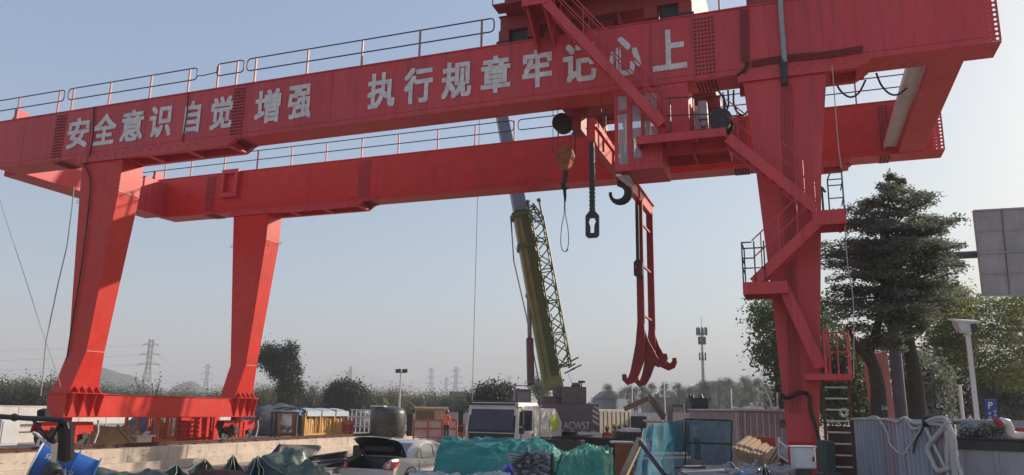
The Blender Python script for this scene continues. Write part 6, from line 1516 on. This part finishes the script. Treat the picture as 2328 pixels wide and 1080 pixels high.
leaf_obj('crown', pts_, 1.6, .050, L_dark, nt_, 4, .45, .5)
tw.build('twig', M['bark'], nt_)
# tree partly hidden by the right leg on its left
bt = thing('bushy_tree', 'leafy green tree showing on the left of the right red leg', 'tree', tuple(Vector((*gnd(1765,0,44),0))))
p = MB(); a_ = Vector((*gnd(1768,0,44),0)); limb(p,[a_,a_+Vector((0,0,3)),a_+Vector((.2,0,6.5))],.25,.05); p.build('trunk', M['bark'], bt)
cs = fill([(1745,683),(1722,690),(1716,720),(1730,745),(1712,780),(1735,810),(1745,840),(1768,870),(1770,930),(1900,930),(1900,690)],41,47,150,11)
leaf_obj('crown', sprays(cs,110,.75,.45,12), .5, .12, L_mid, bt, 13, .5)
# light green trees behind the sign at the right
for k,(px,D,poly,lab,sd_) in enumerate([
   (2150,38,[(2130,640),(2180,650),(2200,690),(2215,760),(2200,830),(2150,850),(2110,820),(2105,760),(2120,700)],'light green feathery tree behind the dark tree and the lamp post',21),
   (2262,40,[(2185,690),(2230,665),(2290,672),(2345,660),(2390,700),(2390,860),(2330,890),(2250,880),(2190,850)],'light green feathery tree below the big grey sign',31),
   (2350,46,[(2280,620),(2340,600),(2420,600),(2430,800),(2330,860),(2280,760)],'light green tree at the right edge behind the sign',41)]):
    r_ = thing('feathery_tree', lab, 'tree', tuple(Vector((*gnd(px,0,D),0))), 'light green trees at the right')
    p = MB(); a_ = Vector((*gnd(px,0,D),0)); rx = random.Random(sd_); limb(p,[a_,a_+Vector((.1,0,2.2)),a_+Vector((0,.1,3.6))],.17,.10)
    for q in range(7): limb(p,[a_+Vector((0,0,2.6+.15*q)),a_+Vector((rx.uniform(-1.2,1.2),rx.uniform(-1,1),4.2+.1*q)),a_+Vector((rx.uniform(-2.6,2.6),rx.uniform(-2,2),5.4+.25*q))],.09,.015,6)
    p.build('trunk', M['bark'], r_)
    cs = fill(poly,D-2.5,D+2.5,260,sd_)
    leaf_obj('crown', sprays(cs,70,.62,.13,sd_+1), 1.4, .085, L_light, r_, sd_+2, .4, .5)
# shrubs under the trees at the right
for k,(poly,D,lm,lab,sd_) in enumerate([
   ([(1865,790),(1940,770),(1985,800),(1985,950),(1870,950)],30,L_mid,'mid green shrub mass behind the red ladder',51),
   ([(2040,800),(2110,830),(2150,860),(2150,950),(2040,950)],33,L_dark,'dark shrub between the twin trunks and the thin pole',61),
   ([(2120,850),(2190,840),(2240,870),(2250,950),(2120,950)],52,L_dark,'dark hedge tree behind the lamp post',71),
   ([(2230,860),(2300,850),(2400,840),(2400,955),(2230,955)],50,L_dark,'dark hedge tree behind the parking sign',81)]):
    xs_ = [q[0] for q in poly]; r_ = thing('tall_shrub', lab, 'shrub', tuple(Vector((*gnd(sum(xs_)/len(xs_),0,D),0))), 'shrubs under the right trees')
    cs = fill(poly,D-1.6,D+1.6,130,sd_); leaf_obj('foliage', sprays(cs,80,.55*D/35,.5,sd_+1), .4, .10*D/35, lm, r_, sd_+2, .5)
    p = MB(); a_ = OFF[r_]; 
    for q in range(4): p.tube([a_+Vector((q*.2-.3,0,0)),a_+Vector((q*.35-.5,.1,1.7))],[.06,.02],5)
    p.build('stem', M['bark'], r_)
for k,(px,py,D,w_,lab) in enumerate(((2195,988,15.3,.22,'small leafy plant at the left end of the planter'),(2255,975,15.0,.42,'dense leafy plant in the planter below the parking sign'),(2222,992,15.1,.15,'low sprig at the foot of the lamp post'))):
    c = atD(px,py,D); r_ = thing('planter_plant', lab, 'plant', (c.x,c.y,2.02), 'plants in the planter'); rg = np.random.default_rng(k+90)
    pts = np.array(c)[None,:]+rg.normal(size=(260 if w_>.3 else 110,3))*np.array([w_*.5,w_*.35,.085]); leaf_obj('foliage', pts, .6, .035, L_mid, r_, k+95, .45)
    p = MB()
    for q in range(5): p.tube([(c.x+.05*q-.1,c.y,2.02),(c.x+.12*q-.25,c.y,c.z+.05)],.006,4)
    p.build('stem', M['bark'], r_)
# dark leaning tree and round tree in the middle distance
def blobtree(px, D, poly, lm, lab, seed, n, per, rad, size, name='dark_tree', base=None, spread=2.2):
    g_ = Vector((*gnd(px,0,D),0)); r_ = thing(name, lab, 'tree', tuple(g_)); top_ = min(q[1] for q in poly); mid = [q for q in poly]
    cx = sum(q[0] for q in mid)/len(mid); cyy = sum(q[1] for q in mid)/len(mid)
    p = MB(); limb(p,[g_,g_+(atD(cx,cyy,D)-g_)*.5+Vector((0,0,.3)),atD(cx,cyy,D)],.32,.08); 
    p.build('trunk', M['bark'], r_); cs = fill(poly,D-spread,D+spread,n,seed); leaf_obj('crown', sprays(cs,per,rad,.55,seed+1), .4, size, lm, r_, seed+2, .6); return r_
blobtree(650,75,[(592,800),(620,792),(640,800),(650,788),(668,796),(672,840),(680,850),(676,880),(687,895),(672,912),(640,918),(640,870),(628,850),(610,838),(595,828)],L_sil,'dark leaning tree right of the left rear leg',101,120,230,.6,.105)
blobtree(787,80,[(745,905),(755,885),(775,876),(795,874),(815,882),(828,900),(826,925),(750,930)],L_sil,'round dark tree below the bridge pylon',111,110,220,.7,.11)
blobtree(1130,60,[(1092,905),(1110,892),(1135,886),(1160,888),(1160,930),(1092,930)],L_sil,'dark bushy mound behind the crane truck cab',121,70,220,.7,.11,'bushy_mound')
blobtree(1225,75,[(1208,880),(1225,862),(1240,880),(1245,905),(1210,905)],L_grey,'sparse grey tree behind the crane operator cab',126,26,110,.7,.09)
# roadside scrub on the far left and along the middle
def scrub(px0, px1, ytop, ybot, D, n, per, lm, lab, seed, size=.075, rad=.9, name='scrub_bush', grp='scrub bushes beyond the yard'):
    rx = random.Random(seed); poly = [(px0,ybot)]+[(px0+(px1-px0)*k/8, ytop+rx.uniform(-7,9)) for k in range(9)]+[(px1,ybot)]
    r_ = thing(name, lab, 'bush', tuple(Vector((*gnd((px0+px1)/2,0,D),0))), grp); cs = fill(poly,D-2,D+2,n,seed+1); leaf_obj('foliage', sprays(cs,per,rad,.5,seed+2), .3, size, lm, r_, seed+3, .45)
    p = MB()
    for k in range(8):
        a_ = Vector((*gnd(rx.uniform(px0,px1),0,D),0)); p.tube([a_,a_+Vector((rx.uniform(-.5,.5),0,rx.uniform(1.2,2.4)))],[.05,.015],4)
    p.build('stem', M['bark'], r_); return r_
scrub(-40,70,880,945,62,190,150,L_olive,'olive scrub bush at the far left edge',201)
scrub(60,150,886,945,60,170,150,L_olive,'olive scrub bush just left of the front left leg',211)
for k,(a_,b_,yt,lm) in enumerate([(225,330,893,L_grey),(320,430,898,L_olive),(420,530,900,L_grey),(570,640,893,L_olive),(680,760,897,L_olive),(750,850,905,L_mid),(825,915,898,L_olive),(900,985,908,L_olive),(970,1060,906,L_mid),(1040,1120,906,L_grey)]):
    scrub(a_,b_,yt,938,88+3*(k%3),130,150,lm,['grey green scrub seen over the left of the sill beam','olive scrub seen over the middle of the sill beam','grey scrub seen over the right end of the sill beam','olive scrub behind the dark leaning tree','olive scrub left of the round dark tree','green scrub under the round dark tree','olive scrub around the floodlight mast','olive scrub behind the water tank','green scrub behind the yellow tool cabin','grey green scrub behind the crane truck cab'][k],221+10*k,.085,1.1)
def sapling(px, ytop, D, w_, lab, seed, n=26):
    g_ = Vector((*gnd(px,0,D),0)); rx = random.Random(seed); zt = atD(px,ytop,D).z; r_ = thing('bare_sapling', lab, 'sapling', tuple(g_), 'sparse saplings beyond the yard'); p = MB(); tips = []
    for k in range(n):
        a_ = rx.uniform(0,6.28); rr = rx.uniform(.1,1)*w_; z = zt*rx.uniform(.55,1); t = g_+Vector((rr*math.cos(a_),rr*math.sin(a_),z)); p.tube([g_+Vector((0,0,zt*.25)),g_+(t-g_)*.6+Vector((0,0,.2)),t],[.05,.03,.015],4); tips += [tuple(g_+(t-g_)*f) for f in (.75,.85,.95,1.0)]
    p.tube([g_,g_+Vector((0,0,zt*.35))],[.09,.06],6); p.build('trunk', M['bark'], r_); leaf_obj('crown', sprays(tips,5,.35,.8,seed), .2, .11, L_grey, r_, seed+1, .5)
for k,(px,yt,D,w_,lab) in enumerate([(20,856,58,2.2,'sparse sapling rising over the scrub at the far left edge'),(95,852,58,2.0,'sparse sapling close to the front left leg'),(345,852,84,2.4,'bare leafy sapling in front of the tall pylon'),(600,878,80,1.6,'thin sapling right of the left rear leg'),(705,880,84,2.0,'thin sapling between the two dark trees'),(980,890,84,1.8,'thin sapling left of the crane truck')]): sapling(px,yt,D,w_,lab,301+10*k)
# banana plants
M['banana'] = leafmat('banana_leaf', (.05,.10,.03), (.10,.16,.05), .4)
def banana(px, ytop, D, lab, seed):
    g_ = Vector((*gnd(px,0,D),0)); rx = random.Random(seed); zt = atD(px,ytop,D).z; r_ = thing('banana_plant', lab, 'banana plant', tuple(g_), 'banana plants'); p = MB(); p.tube([g_,g_+Vector((0,0,zt*.6))],[.16,.10],7); p.build('stem', L_olive, r_); p = MB()
    for k in range(9):
        a_ = k*.7+rx.uniform(-.2,.2); d_ = Vector((math.cos(a_),math.sin(a_),0)); s_ = Vector((-d_.y,d_.x,0)); b_ = g_+Vector((0,0,zt*.58)); L_ = rx.uniform(1.1,1.7); up = rx.uniform(.6,1.5)
        p.grid(lambda u,v: tuple(b_+d_*(L_*u)+Vector((0,0,up*1.5*u-1.5*u*u*(1.4-up*.5)))+s_*((v-.5)*.5*math.sin(math.pi*min(.98,.08+u*.95)))),7,2)
    p.build('leaf', M['banana'], r_, fix=False)
for px,yt,D,lab in ((862,884,78,'tallest banana plant left of the floodlight mast'),(882,892,80,'smaller banana plant next to the floodlight mast'),(953,896,74,'banana plant behind the yellow tool cabin'),(1078,888,62,'banana plant just left of the dark mound')): banana(px,yt,D,lab,px)
# eucalyptus row on the far right of the yard: three trees, copied
protos = []
for s_ in range(3):
    r_ = thing('gum_tree', 'slender tree with tufted crown in the far tree line beyond the yard', 'tree', (0,0,0), 'far tree line beyond the yard'); rx = random.Random(400+s_); p = MB(); limb(p,[(0,0,0),(.2,.1,4),(.1,0,9)],.2,.04,6); cs = []
    for k in range(16):
        a_ = rx.uniform(0,6.28); z = rx.uniform(4.2,10); rr = rx.uniform(.2,1.9)*(1-abs(z-6.8)/5.5); t = Vector((rr*math.cos(a_),rr*math.sin(a_),z)); cs.append(tuple(t)); p.tube([(.15,.05,z-1.6),t],[.05,.02],4)
    p.build('trunk', M['bark'], r_); leaf_obj('crown', sprays(cs,150,.85,.5,410+s_), .3, .12, L_grey, r_, 420+s_, .5); protos.append(r_)
tops = [(1310,915),(1345,893),(1390,868),(1420,878),(1450,863),(1480,872),(1505,868),(1535,875),(1560,862),(1590,868),(1612,852),(1635,858),(1655,843),(1680,852),(1700,847),(1725,852),(1748,862),(1790,870),(1840,880)]
def ytop_at(x):
    for (a_,b_),(c_,d_) in zip(tops,tops[1:]):
        if a_ <= x <= c_: return b_+(d_-b_)*(x-a_)/(c_-a_)
    return 890
rx = random.Random(77); k = 0; xpos = 1312
while xpos < 1830:
    D = rx.uniform(135,165); g_ = Vector((*gnd(xpos,0,D),0)); zt = atD(xpos, ytop_at(xpos)+rx.uniform(-3,16), D).z; s_ = zt/10.6
    pr = protos[k%3]; o = pr if k < 3 else copy_tree(pr,(0,0,0)); o.location = g_; o.rotation_euler = (0,0,rx.uniform(0,6.28)); o.scale = (s_*1.1,s_*1.1,s_); k += 1; xpos += rx.uniform(7,14)
# ---------------------------------------------------------------- far things
M['hill'] = mat('hill_cover', (.055,.068,.045), .95, .35, .04, dirt=(.03,.04,.028), dirt_amt=.7, dirt_scale=.12, bump=1.0, bscale=.2)
def hill(px, D, w_, h_, name='hill', seed=1, dy=1.6):
    c = Vector((*gnd(px,0,D),0)); a_ = math.atan2(c.x,c.y)
    def fn(u,v):
        x = (u-.5)*2; y = (v-.5)*2; r = min(1,math.hypot(x,y)); z = h_*(math.cos(r*math.pi)*.5+.5); z *= 1+.18*noise.noise(Vector((x*3,y*3,seed))); z += h_*.035*noise.noise(Vector((x*26,y*26,seed)))*(1 if r<.95 else 0)
        lx, ly = x*w_/2, y*w_*dy/2*.5; return (c.x+lx*math.cos(a_)+ly*math.sin(a_), c.y-lx*math.sin(a_)+ly*math.cos(a_), z-.5)
    struct(name, MB().grid(fn,64,40), M['hill'], True)
hill(225,700,170,33,seed=2); hill(420,820,95,26,seed=3); hill(330,1000,260,22,seed=4); hill(1640,420,110,20,seed=5); hill(560,1300,420,20,seed=6); hill(1000,1500,700,16,seed=7); hill(1500,900,380,18,seed=8); hill(2200,500,260,18,seed=9)
M['lattice'] = mat('lattice_steel', (.20,.20,.21), .5, .1, 2)
def pylon_mesh(H, mb):
    b_ = H*.085; t_w = H*.016
    def c4(z): 
        k = min(1,z/(H*.62)); wv = b_+(t_w*1.6-b_)*k if z < H*.62 else t_w*1.6; return [(-wv,-wv,z),(wv,-wv,z),(wv,wv,z),(-wv,wv,z)]
    zs = [0,H*.14,H*.26,H*.37,H*.47,H*.55,H*.62,H*.70,H*.78,H*.86,H*.94,H]; r = H*.0032
    cs = [c4(z) for z in zs]
    for j in range(4): mb.tube([c[j] for c in cs],r*1.5,4)
    for k in range(len(zs)-1):
        for j in range(4):
            j2 = (j+1)%4; mb.tube([cs[k][j],cs[k+1][j2]],r*.8,3); mb.tube([cs[k][j2],cs[k+1][j]],r*.8,3)
    for z,aw in ((H*.64,.15),(H*.78,.13),(H*.92,.11)):
        for s in (-1,1):
            tip = (s*H*aw,0,z); mb.tube([(s*t_w,-t_w,z),tip],r,4); mb.tube([(s*t_w,t_w,z),tip],r,4); mb.tube([(s*t_w,0,z+H*.035),tip],r,4); mb.tube([tip,(s*H*aw,0,z-H*.035)],r*.7,4)
pr = thing('power_pylon', 'tallest lattice power pylon seen over the left of the red sill beam', 'pylon', (0,0,0), 'lattice power pylons')
p = MB(); pylon_mesh(30,p); p.build('lattice', M['lattice'], pr)
PY = []
for k,(px,yt,D,rz,lab) in enumerate([(325,768,330,.5,None),(462,826,560,.9,'narrow lattice power pylon just left of the left rear leg'),(977,835,560,1.2,'lattice power pylon left of the pair behind the crane truck'),(1012,857,700,1.0,'shortest lattice power pylon, between two taller ones'),(1034,833,560,.2,'lattice power pylon with wide arms behind the crane truck'),(1156,852,640,.3,'lattice power pylon just left of the crane lift cylinder')]):
    g_ = Vector((*gnd(px,0,D),0)); z = atD(px,yt,D).z; o = pr if k == 0 else copy_tree(pr,(0,0,0),label=lab); o.location = g_; s_ = z/30.0; o.scale = (s_,s_,s_); o.rotation_euler = (0,0,rz); PY.append((g_,z))
def wire(a_, b_, sag, lab):
    p = MB(); a_ = Vector(a_); b_ = Vector(b_); p.tube([a_+(b_-a_)*(k/14)-Vector((0,0,sag*4*(k/14)*(1-k/14))) for k in range(15)],.045,3); p.thing('power_line', lab, 'power line', M['lattice'], group='power lines on the pylons')
g0,z0 = PY[0]; g1,z1 = PY[1]; g4,z4 = PY[4]
for k,f in enumerate((.92,.78,.64)):
    wire(g0+Vector((0,0,z0*f)), Vector((g0.x-420,g0.y-150,z0*f+6)), 9, 'power line running left from the tallest pylon')
    wire(g0+Vector((0,0,z0*f)), g1+Vector((0,0,z1*f)), 8, 'power line from the tallest pylon to the narrow one')
    wire(g1+Vector((0,0,z1*f)), g4+Vector((0,0,z4*f)), 16, 'power line crossing the sky behind the bridge pylon')
    wire(g4+Vector((0,0,z4*f)), PY[5][0]+Vector((0,0,PY[5][1]*f)), 8, 'power line between the pylons behind the crane truck')
# bridge with a single pylon
M['bridge'] = mat('bridge_concrete', (.30,.31,.33), .8, .08, .1)
bx = thing('cable_bridge', 'distant cable stayed bridge with one pale pylon above the trees', 'bridge', tuple(Vector((*gnd(790,0,900),0))))
c_ = Vector((*gnd(790,0,900),0)); zt = atD(790,831,900).z; hw_ = 3.0
p = MB(); p.prism([c_+RT*a_+Vector((0,0,b_)) for a_,b_ in ((-3.2,0),(3.2,0),(2.4,zt-1.5),(-.4,zt),(-1.6,zt-.6))],FW*4); p.build('pylon', M['bridge'], bx)
dz = atD(790,897,900).z; e0 = Vector((*gnd(560,0,930),0)); e1 = Vector((*gnd(1100,0,880),0))
p = MB(); p.beam(e0+Vector((0,0,dz)),e1+Vector((0,0,dz-2)),14,2.4); p.build('deck', M['bridge'], bx)
p = MB()
for k in range(14):
    f = (k+1)/15; x = c_+(e0-c_)*(.15+.8*f); p.tube([c_+Vector((0,0,zt*(.95-.3*(1-f)))),Vector((x.x,x.y,dz))],.11,3); x = c_+(e1-c_)*(.15+.6*f); p.tube([c_+Vector((0,0,zt*(.95-.3*(1-f)))),Vector((x.x,x.y,dz))],.11,3)
p.build('stay_cable', M['bridge'], bx)
# telecom mast, floodlight mast
tm_ = thing('telecom_mast', 'tall slender telecom mast with ring of antennas behind the lifting hooks', 'mast', tuple(Vector((*gnd(1602,0,150),0))))
g_ = Vector((*gnd(1602,0,150),0)); zt = atD(1594,742,150).z; p = MB(); p.tube([g_,g_+Vector((0,0,zt*.55)),g_+Vector((0,0,zt))],[.45,.32,.14],8); p.tube([g_+Vector((0,0,zt)),g_+Vector((0,0,zt+2.4))],.05,4); p.build('pole', M['grey'], tm_)
p = MB()
for z,rr,n in ((zt-.6,.95,9),(zt-2.4,.6,6),(zt-5.5,.55,4)):
    p.cyl(g_+Vector((0,0,z-.5)),g_+Vector((0,0,z-.42)),rr,12)
    for k in range(n):
        a_ = 2*math.pi*k/n; q = g_+Vector((rr*math.cos(a_),rr*math.sin(a_),z)); p.box(q.x-.14,q.x+.14,q.y-.14,q.y+.14,q.z-.75,q.z+.75)
p.build('antenna', M['dark'], tm_)
fm = thing('floodlight_mast', 'slim mast with twin dark floodlights left of the crane truck', 'floodlight mast', tuple(Vector((*gnd(907,0,70),0))))
g_ = Vector((*gnd(907,0,70),0)); zt = atD(909,846,70).z; p = MB(); p.tube([g_,g_+Vector((0,0,zt))],[.12,.07],8); p.build('pole', M['galv'], fm)
p = MB(); c_ = g_+Vector((0,0,zt)); p.beam(c_-RT*.5,c_+RT*.5,.08,.08); p.build('crossarm', M['dark'], fm)
for s in (-1,1):
    p = MB(); q = c_+RT*(s*.28 if s<0 else .32)+Vector((0,0,.12)); p.prism([q+RT*a_+Vector((0,0,b_)) for a_,b_ in ((-.26,.12),(.22,.16),(.27,-.1),(-.15,-.16))],FW*.4); p.build('floodlight', M['black'], fm)
for px,yb,yt,D,lab in ((1512,905,868,90,'thin pale pole in front of the far tree line'),(1664,915,882,80,'short thin pole with a dark tip right of the telecom mast'),(1438,900,872,95,'thin pole left of the excavator'),(1172,905,880,70,'thin pole behind the crane operator cab')):
    g_ = Vector((*gnd(px,0,D),0)); p = MB(); p.tube([g_,g_+Vector((0,0,atD(px,yt,D).z))],.07,5); p.thing('thin_pole', lab, 'pole', M['galv'])
# house and pale building
hs_ = thing('grey_house', 'grey gabled shed with a white annexe in front of the far tree line', 'house', tuple(Vector((*gnd(1395,0,95),0))))
fbox(1368,1404,95,0,4.0,9,MB()).build('wall', mat('house_grey',(.22,.22,.23),.8,.1,.5), hs_)
p = MB(); a_ = Vector((*gnd(1362,0,94.5),4.0)); b_ = Vector((*gnd(1408,0,94.5),4.0)); m_ = (a_+b_)/2+Vector((0,0,1.0)); p.prism([a_,b_,m_],Vector((-(b_-a_).y,(b_-a_).x,0)).normalized()*10); p.build('roof', mat('roof_grey',(.16,.16,.17),.8,.1,.5), hs_)
fbox(1405,1427,93,1.6,3.9,6,MB()).build('annexe', M['white'], hs_); q = fbox(1406,1426,92.9,1.0,1.55,.3,MB()); q.build('balcony', M['grey'], hs_)
fbox(862,960,400,4.5,9.0,12,MB()).thing('pale_building', 'long low pale building far behind the floodlight mast', 'building', M['chalk'])
fbox(1020,1062,160,2.2,6.0,10,MB()).thing('dark_building', 'long low dark roofed building behind the crane truck mirror', 'building', mat('dark_roof',(.10,.10,.11),.8,.1,.3))
fbox(1480,1530,92,2.0,4.2,6,MB()).thing('dark_building', 'low grey brown building behind the excavator boom', 'building', mat('brown_wall',(.15,.13,.11),.8,.1,.3))
# distant railings beyond the yard in the middle
hoarding(tuple(Vector((*gnd(1020,0,85),0))), tuple(Vector((*gnd(1350,0,70),0))), .6, 2.0, 18, 'site_fence', 'pale red and white panel fence far behind the crane truck', M['pinkwhite'])
hoarding(tuple(Vector((*gnd(1430,0,70),0))), tuple(Vector((*gnd(1610,0,66),0))), .3, 2.3, 16, 'site_fence', 'pale panel fence behind the excavator', M['chalk'])
# loose lines at the left end of the gantry
for pts,D,r_,lab in (([(168,425),(164,470),(152,560),(133,640),(116,720),(104,780),(98,850),(92,900)],24.0,.018,'pale rope hanging from the left end of the gantry'),([(-10,425),(20,520),(60,640),(85,720),(105,780),(130,850),(138,880)],26.0,.010,'thin guy line slanting down at the far left edge')):
    p = MB(); p.tube([atD(x,y,D) for x,y in pts],r_,5); p.thing('hanging_rope', lab, 'rope', mat('rope_pale',(.30,.33,.36),.7,.1,5))
# ---------------------------------------------------------------- people
def person(loc, rz, lab, shirt, trousers, hat, armL, armR, lean=0.0, vest=False, grp=None):
    """standing figure 1.70 m tall; armL/armR: elbow and wrist offsets from the shoulder"""
    V_, E_, Rr = [], [], []
    def a(p, r, par=None):
        V_.append(Vector(p)); Rr.append(r); k = len(V_)-1
        if par is not None: E_.append((par,k))
        return k
    pel = a((0,0,.92),.135); wa = a((0,.01+lean*.2,1.08),.125,pel); ch = a((0,.01+lean*.5,1.27),.15,wa); nb = a((0,lean*.7,1.42),.085,ch); nk = a((0,lean*.75,1.48),.055,nb)
    hd = a((0,-.01+lean*.8,1.56),.088,nk); ht = a((0,-.005+lean*.8,1.66),.080,hd); ns = a((0,-.105+lean*.8,1.58),.016,hd)
    for s in (-1,1): a((s*.088,.01+lean*.8,1.58),.018,hd)
    for s,(el,wr) in ((-1,armL),(1,armR)):
        sh = a((s*.18,lean*.6,1.385),.068,ch); e = a(V_[sh]+Vector((s*el[0],el[1],el[2])),.048,sh); w_ = a(V_[e]+Vector((s*wr[0],wr[1],wr[2])),.034,e)
        d = (V_[w_]-V_[e]).normalized(); side = Vector((0,-1,0)) if abs(d.y) < .8 else Vector((s*-1,0,0)); pm = a(V_[w_]+d*.07,.034,w_)
        for q,(o,L_) in enumerate(((-.024,.055),(-.008,.07),(.008,.075),(.024,.065))):
            f1 = a(V_[pm]+side*o+d*(L_*.6),.011,pm); a(V_[f1]+d*(L_*.4)+Vector((0,0,-.004))-side*.004,.009,f1)
        t1 = a(V_[w_]+d*.035+side*.038,.013,w_); a(V_[t1]+d*.03+side*.012,.010,t1)
    for s in (-1,1):
        hp = a((s*.09,0,.86),.098,pel); kn = a((s*.105,-.02,.49),.066,hp); an = a((s*.11,.01,.10),.045,kn); hl = a((s*.11,.03,.05),.045,an); a((s*.12,-.14,.04),.036,hl)
    me = bpy.data.meshes.new('body'); me.from_pydata([tuple(v) for v in V_],E_,[]); o = bpy.data.objects.new('body',me); col.objects.link(o)
    sk = o.modifiers.new('skin','SKIN'); ss = o.modifiers.new('sub','SUBSURF'); ss.levels = 2; ss.render_levels = 2
    for k,v in enumerate(me.skin_vertices[0].data): v.radius = (Rr[k],Rr[k]*(.72 if k in (pel,wa,ch) else 1)); v.use_root = (k == 0)
    dg = bpy.context.evaluated_depsgraph_get(); m2 = bpy.data.meshes.new_from_object(o.evaluated_get(dg)); bpy.data.objects.remove(o)
    m2.name = 'person'
    for m_ in (shirt,trousers,M['skin'],M['black']): m2.materials.append(m_)
    hands = [V_[k] for k in range(len(V_)) if Rr[k] == .034]
    for f in m2.polygons:
        c = f.center; mi = 0
        if c.z < .93 and abs(c.x) < .25: mi = 1
        if c.z < .11: mi = 3
        if c.z > 1.455: mi = 2
        if any((c-h).length < .13 for h in hands): mi = 2
        f.material_index = mi; f.use_smooth = True
    r_ = bpy.data.objects.new('person', m2); col.objects.link(r_); r_.location = loc; r_.rotation_euler = (0,0,rz); tag(r_, lab, 'person', grp)
    def kid(mb, name, m_, sm=True):
        k = mb.mesh(name, m_, Vector((0,0,0)), sm); mb.fixn(k); q = bpy.data.objects.new(name,k); col.objects.link(q); q.parent = r_
    y0 = lean*.8
    p = MB(); rg = []
    for z,rr in ((1.615,.118),(1.63,.116),(1.67,.112),(1.71,.095),(1.745,.06),(1.755,.02)): rg.append([(rr*math.cos(2*math.pi*j/16),-.005+y0+rr*1.12*math.sin(2*math.pi*j/16),z) for j in range(16)])
    p.loft(rg); p.loft([[(.13*math.cos(2*math.pi*j/16),-.03+y0+.165*math.sin(2*math.pi*j/16),z) for j in range(16)] for z in (1.608,1.616)]); kid(p,'helmet',hat)
    p = MB()
    for s in (-1,1): p.ball((s*.033,-.083+y0,1.595),.011,8,5)
    kid(p,'eyes',M['black']); p = MB(); p.ball((0,-.088+y0,1.525),(.026,.008,.006),8,5); kid(p,'mouth',mat('lips',(.22,.08,.07),.6,.05,3) if 'lips' not in bpy.data.materials else bpy.data.materials['lips'])
    p = MB(); p.loft([[(.092*math.cos(2*math.pi*j/14),.012+y0+.098*math.sin(2*math.pi*j/14),z) for j in range(14)] for z in (1.56,1.612)]); kid(p,'hair',M['black'])
    if vest:
        p = MB()
        for z in (1.12,1.24): p.loft([[(.178*math.cos(2*math.pi*j/20),.01+lean*.4+.132*math.sin(2*math.pi*j/20),z+dz) for j in range(20)] for dz in (0,.035)],cap=False)
        kid(p,'reflective_band',M['lgrey'])
    return r_
down = ((.05,.0,-.27),(.02,-.06,-.24))
w1 = Vector((*gnd(1016,0,43.0),.62)); person(w1, R(165), 'worker in an orange jacket and dark red helmet standing with his back turned', M['hivis'], M['navy'], M['hat_r'], ((.06,.02,-.26),(.0,-.14,-.18)), ((.05,.0,-.27),(.02,-.10,-.22)), vest=True)
w2 = Vector((*gnd(1380,0,38.0),.0)); person(w2, R(175), 'worker in an orange jacket and yellow helmet in front of the cream container', M['hivis'], M['navy'], M['hat_y'], ((.06,-.02,-.26),(-.03,-.2,-.1)), ((.06,-.02,-.26),(-.03,-.2,-.1)), vest=True)
M['khaki'] = mat('khaki_cloth',(.28,.24,.15),.85,.15,6)
person(Vector((*gnd(1397,0,39.5),.05)), R(120), 'worker in khaki and a yellow helmet right of the orange one', M['khaki'], M['navy'], M['hat_y'], down, down)
person(Vector((*gnd(1408,0,40.5),.0)), R(200), 'worker in dark olive clothes without an orange jacket beside the khaki one', mat('olive_cloth',(.12,.11,.07),.85,.15,6), M['navy'], mat('olive_hat',(.2,.16,.08),.4,.1,3), down, down)
person(Vector((*gnd(1422,0,39.0),.05)), R(150), 'worker in dark clothes and a reddish helmet next to the black crate', M['navy'], M['navy'], M['hat_r'], down, down)
p = fbox(1566,1604,33.6,.0,.42,1.4,MB()); p.thing('wood_pallet', 'wooden pallet stack under the person behind the blue mesh', 'pallet', M['wood'])
person(Vector((*gnd(1583,0,34.2),.42)), R(60), 'person in a pale yellow green jacket and helmet seen through the blue mesh', mat('pale_jacket',(.5,.5,.28),.8,.1,5), M['navy'], M['hat_y'], ((.06,-.05,-.26),(-.02,-.16,-.16)), down)
# ---------------------------------------------------------------- hazy air
hb_ = MB(); hb_.box(-4200, 4200, -400, 4700, -2, 120)
hm = bpy.data.materials.new('haze_air'); hm.use_nodes = True; hn = hm.node_tree.nodes; hn.clear()
ho = hn.new('ShaderNodeOutputMaterial'); hv_ = hn.new('ShaderNodeVolumePrincipled'); hv_.inputs['Color'].default_value = (.86,.88,.92,1); hv_.inputs['Density'].default_value = .001; hv_.inputs['Anisotropy'].default_value = 0.0
hm.node_tree.links.new(hv_.outputs[0], ho.inputs['Volume'])
hz_ = struct('haze', hb_, hm, fix=True); hz_['kind'] = 'stuff'
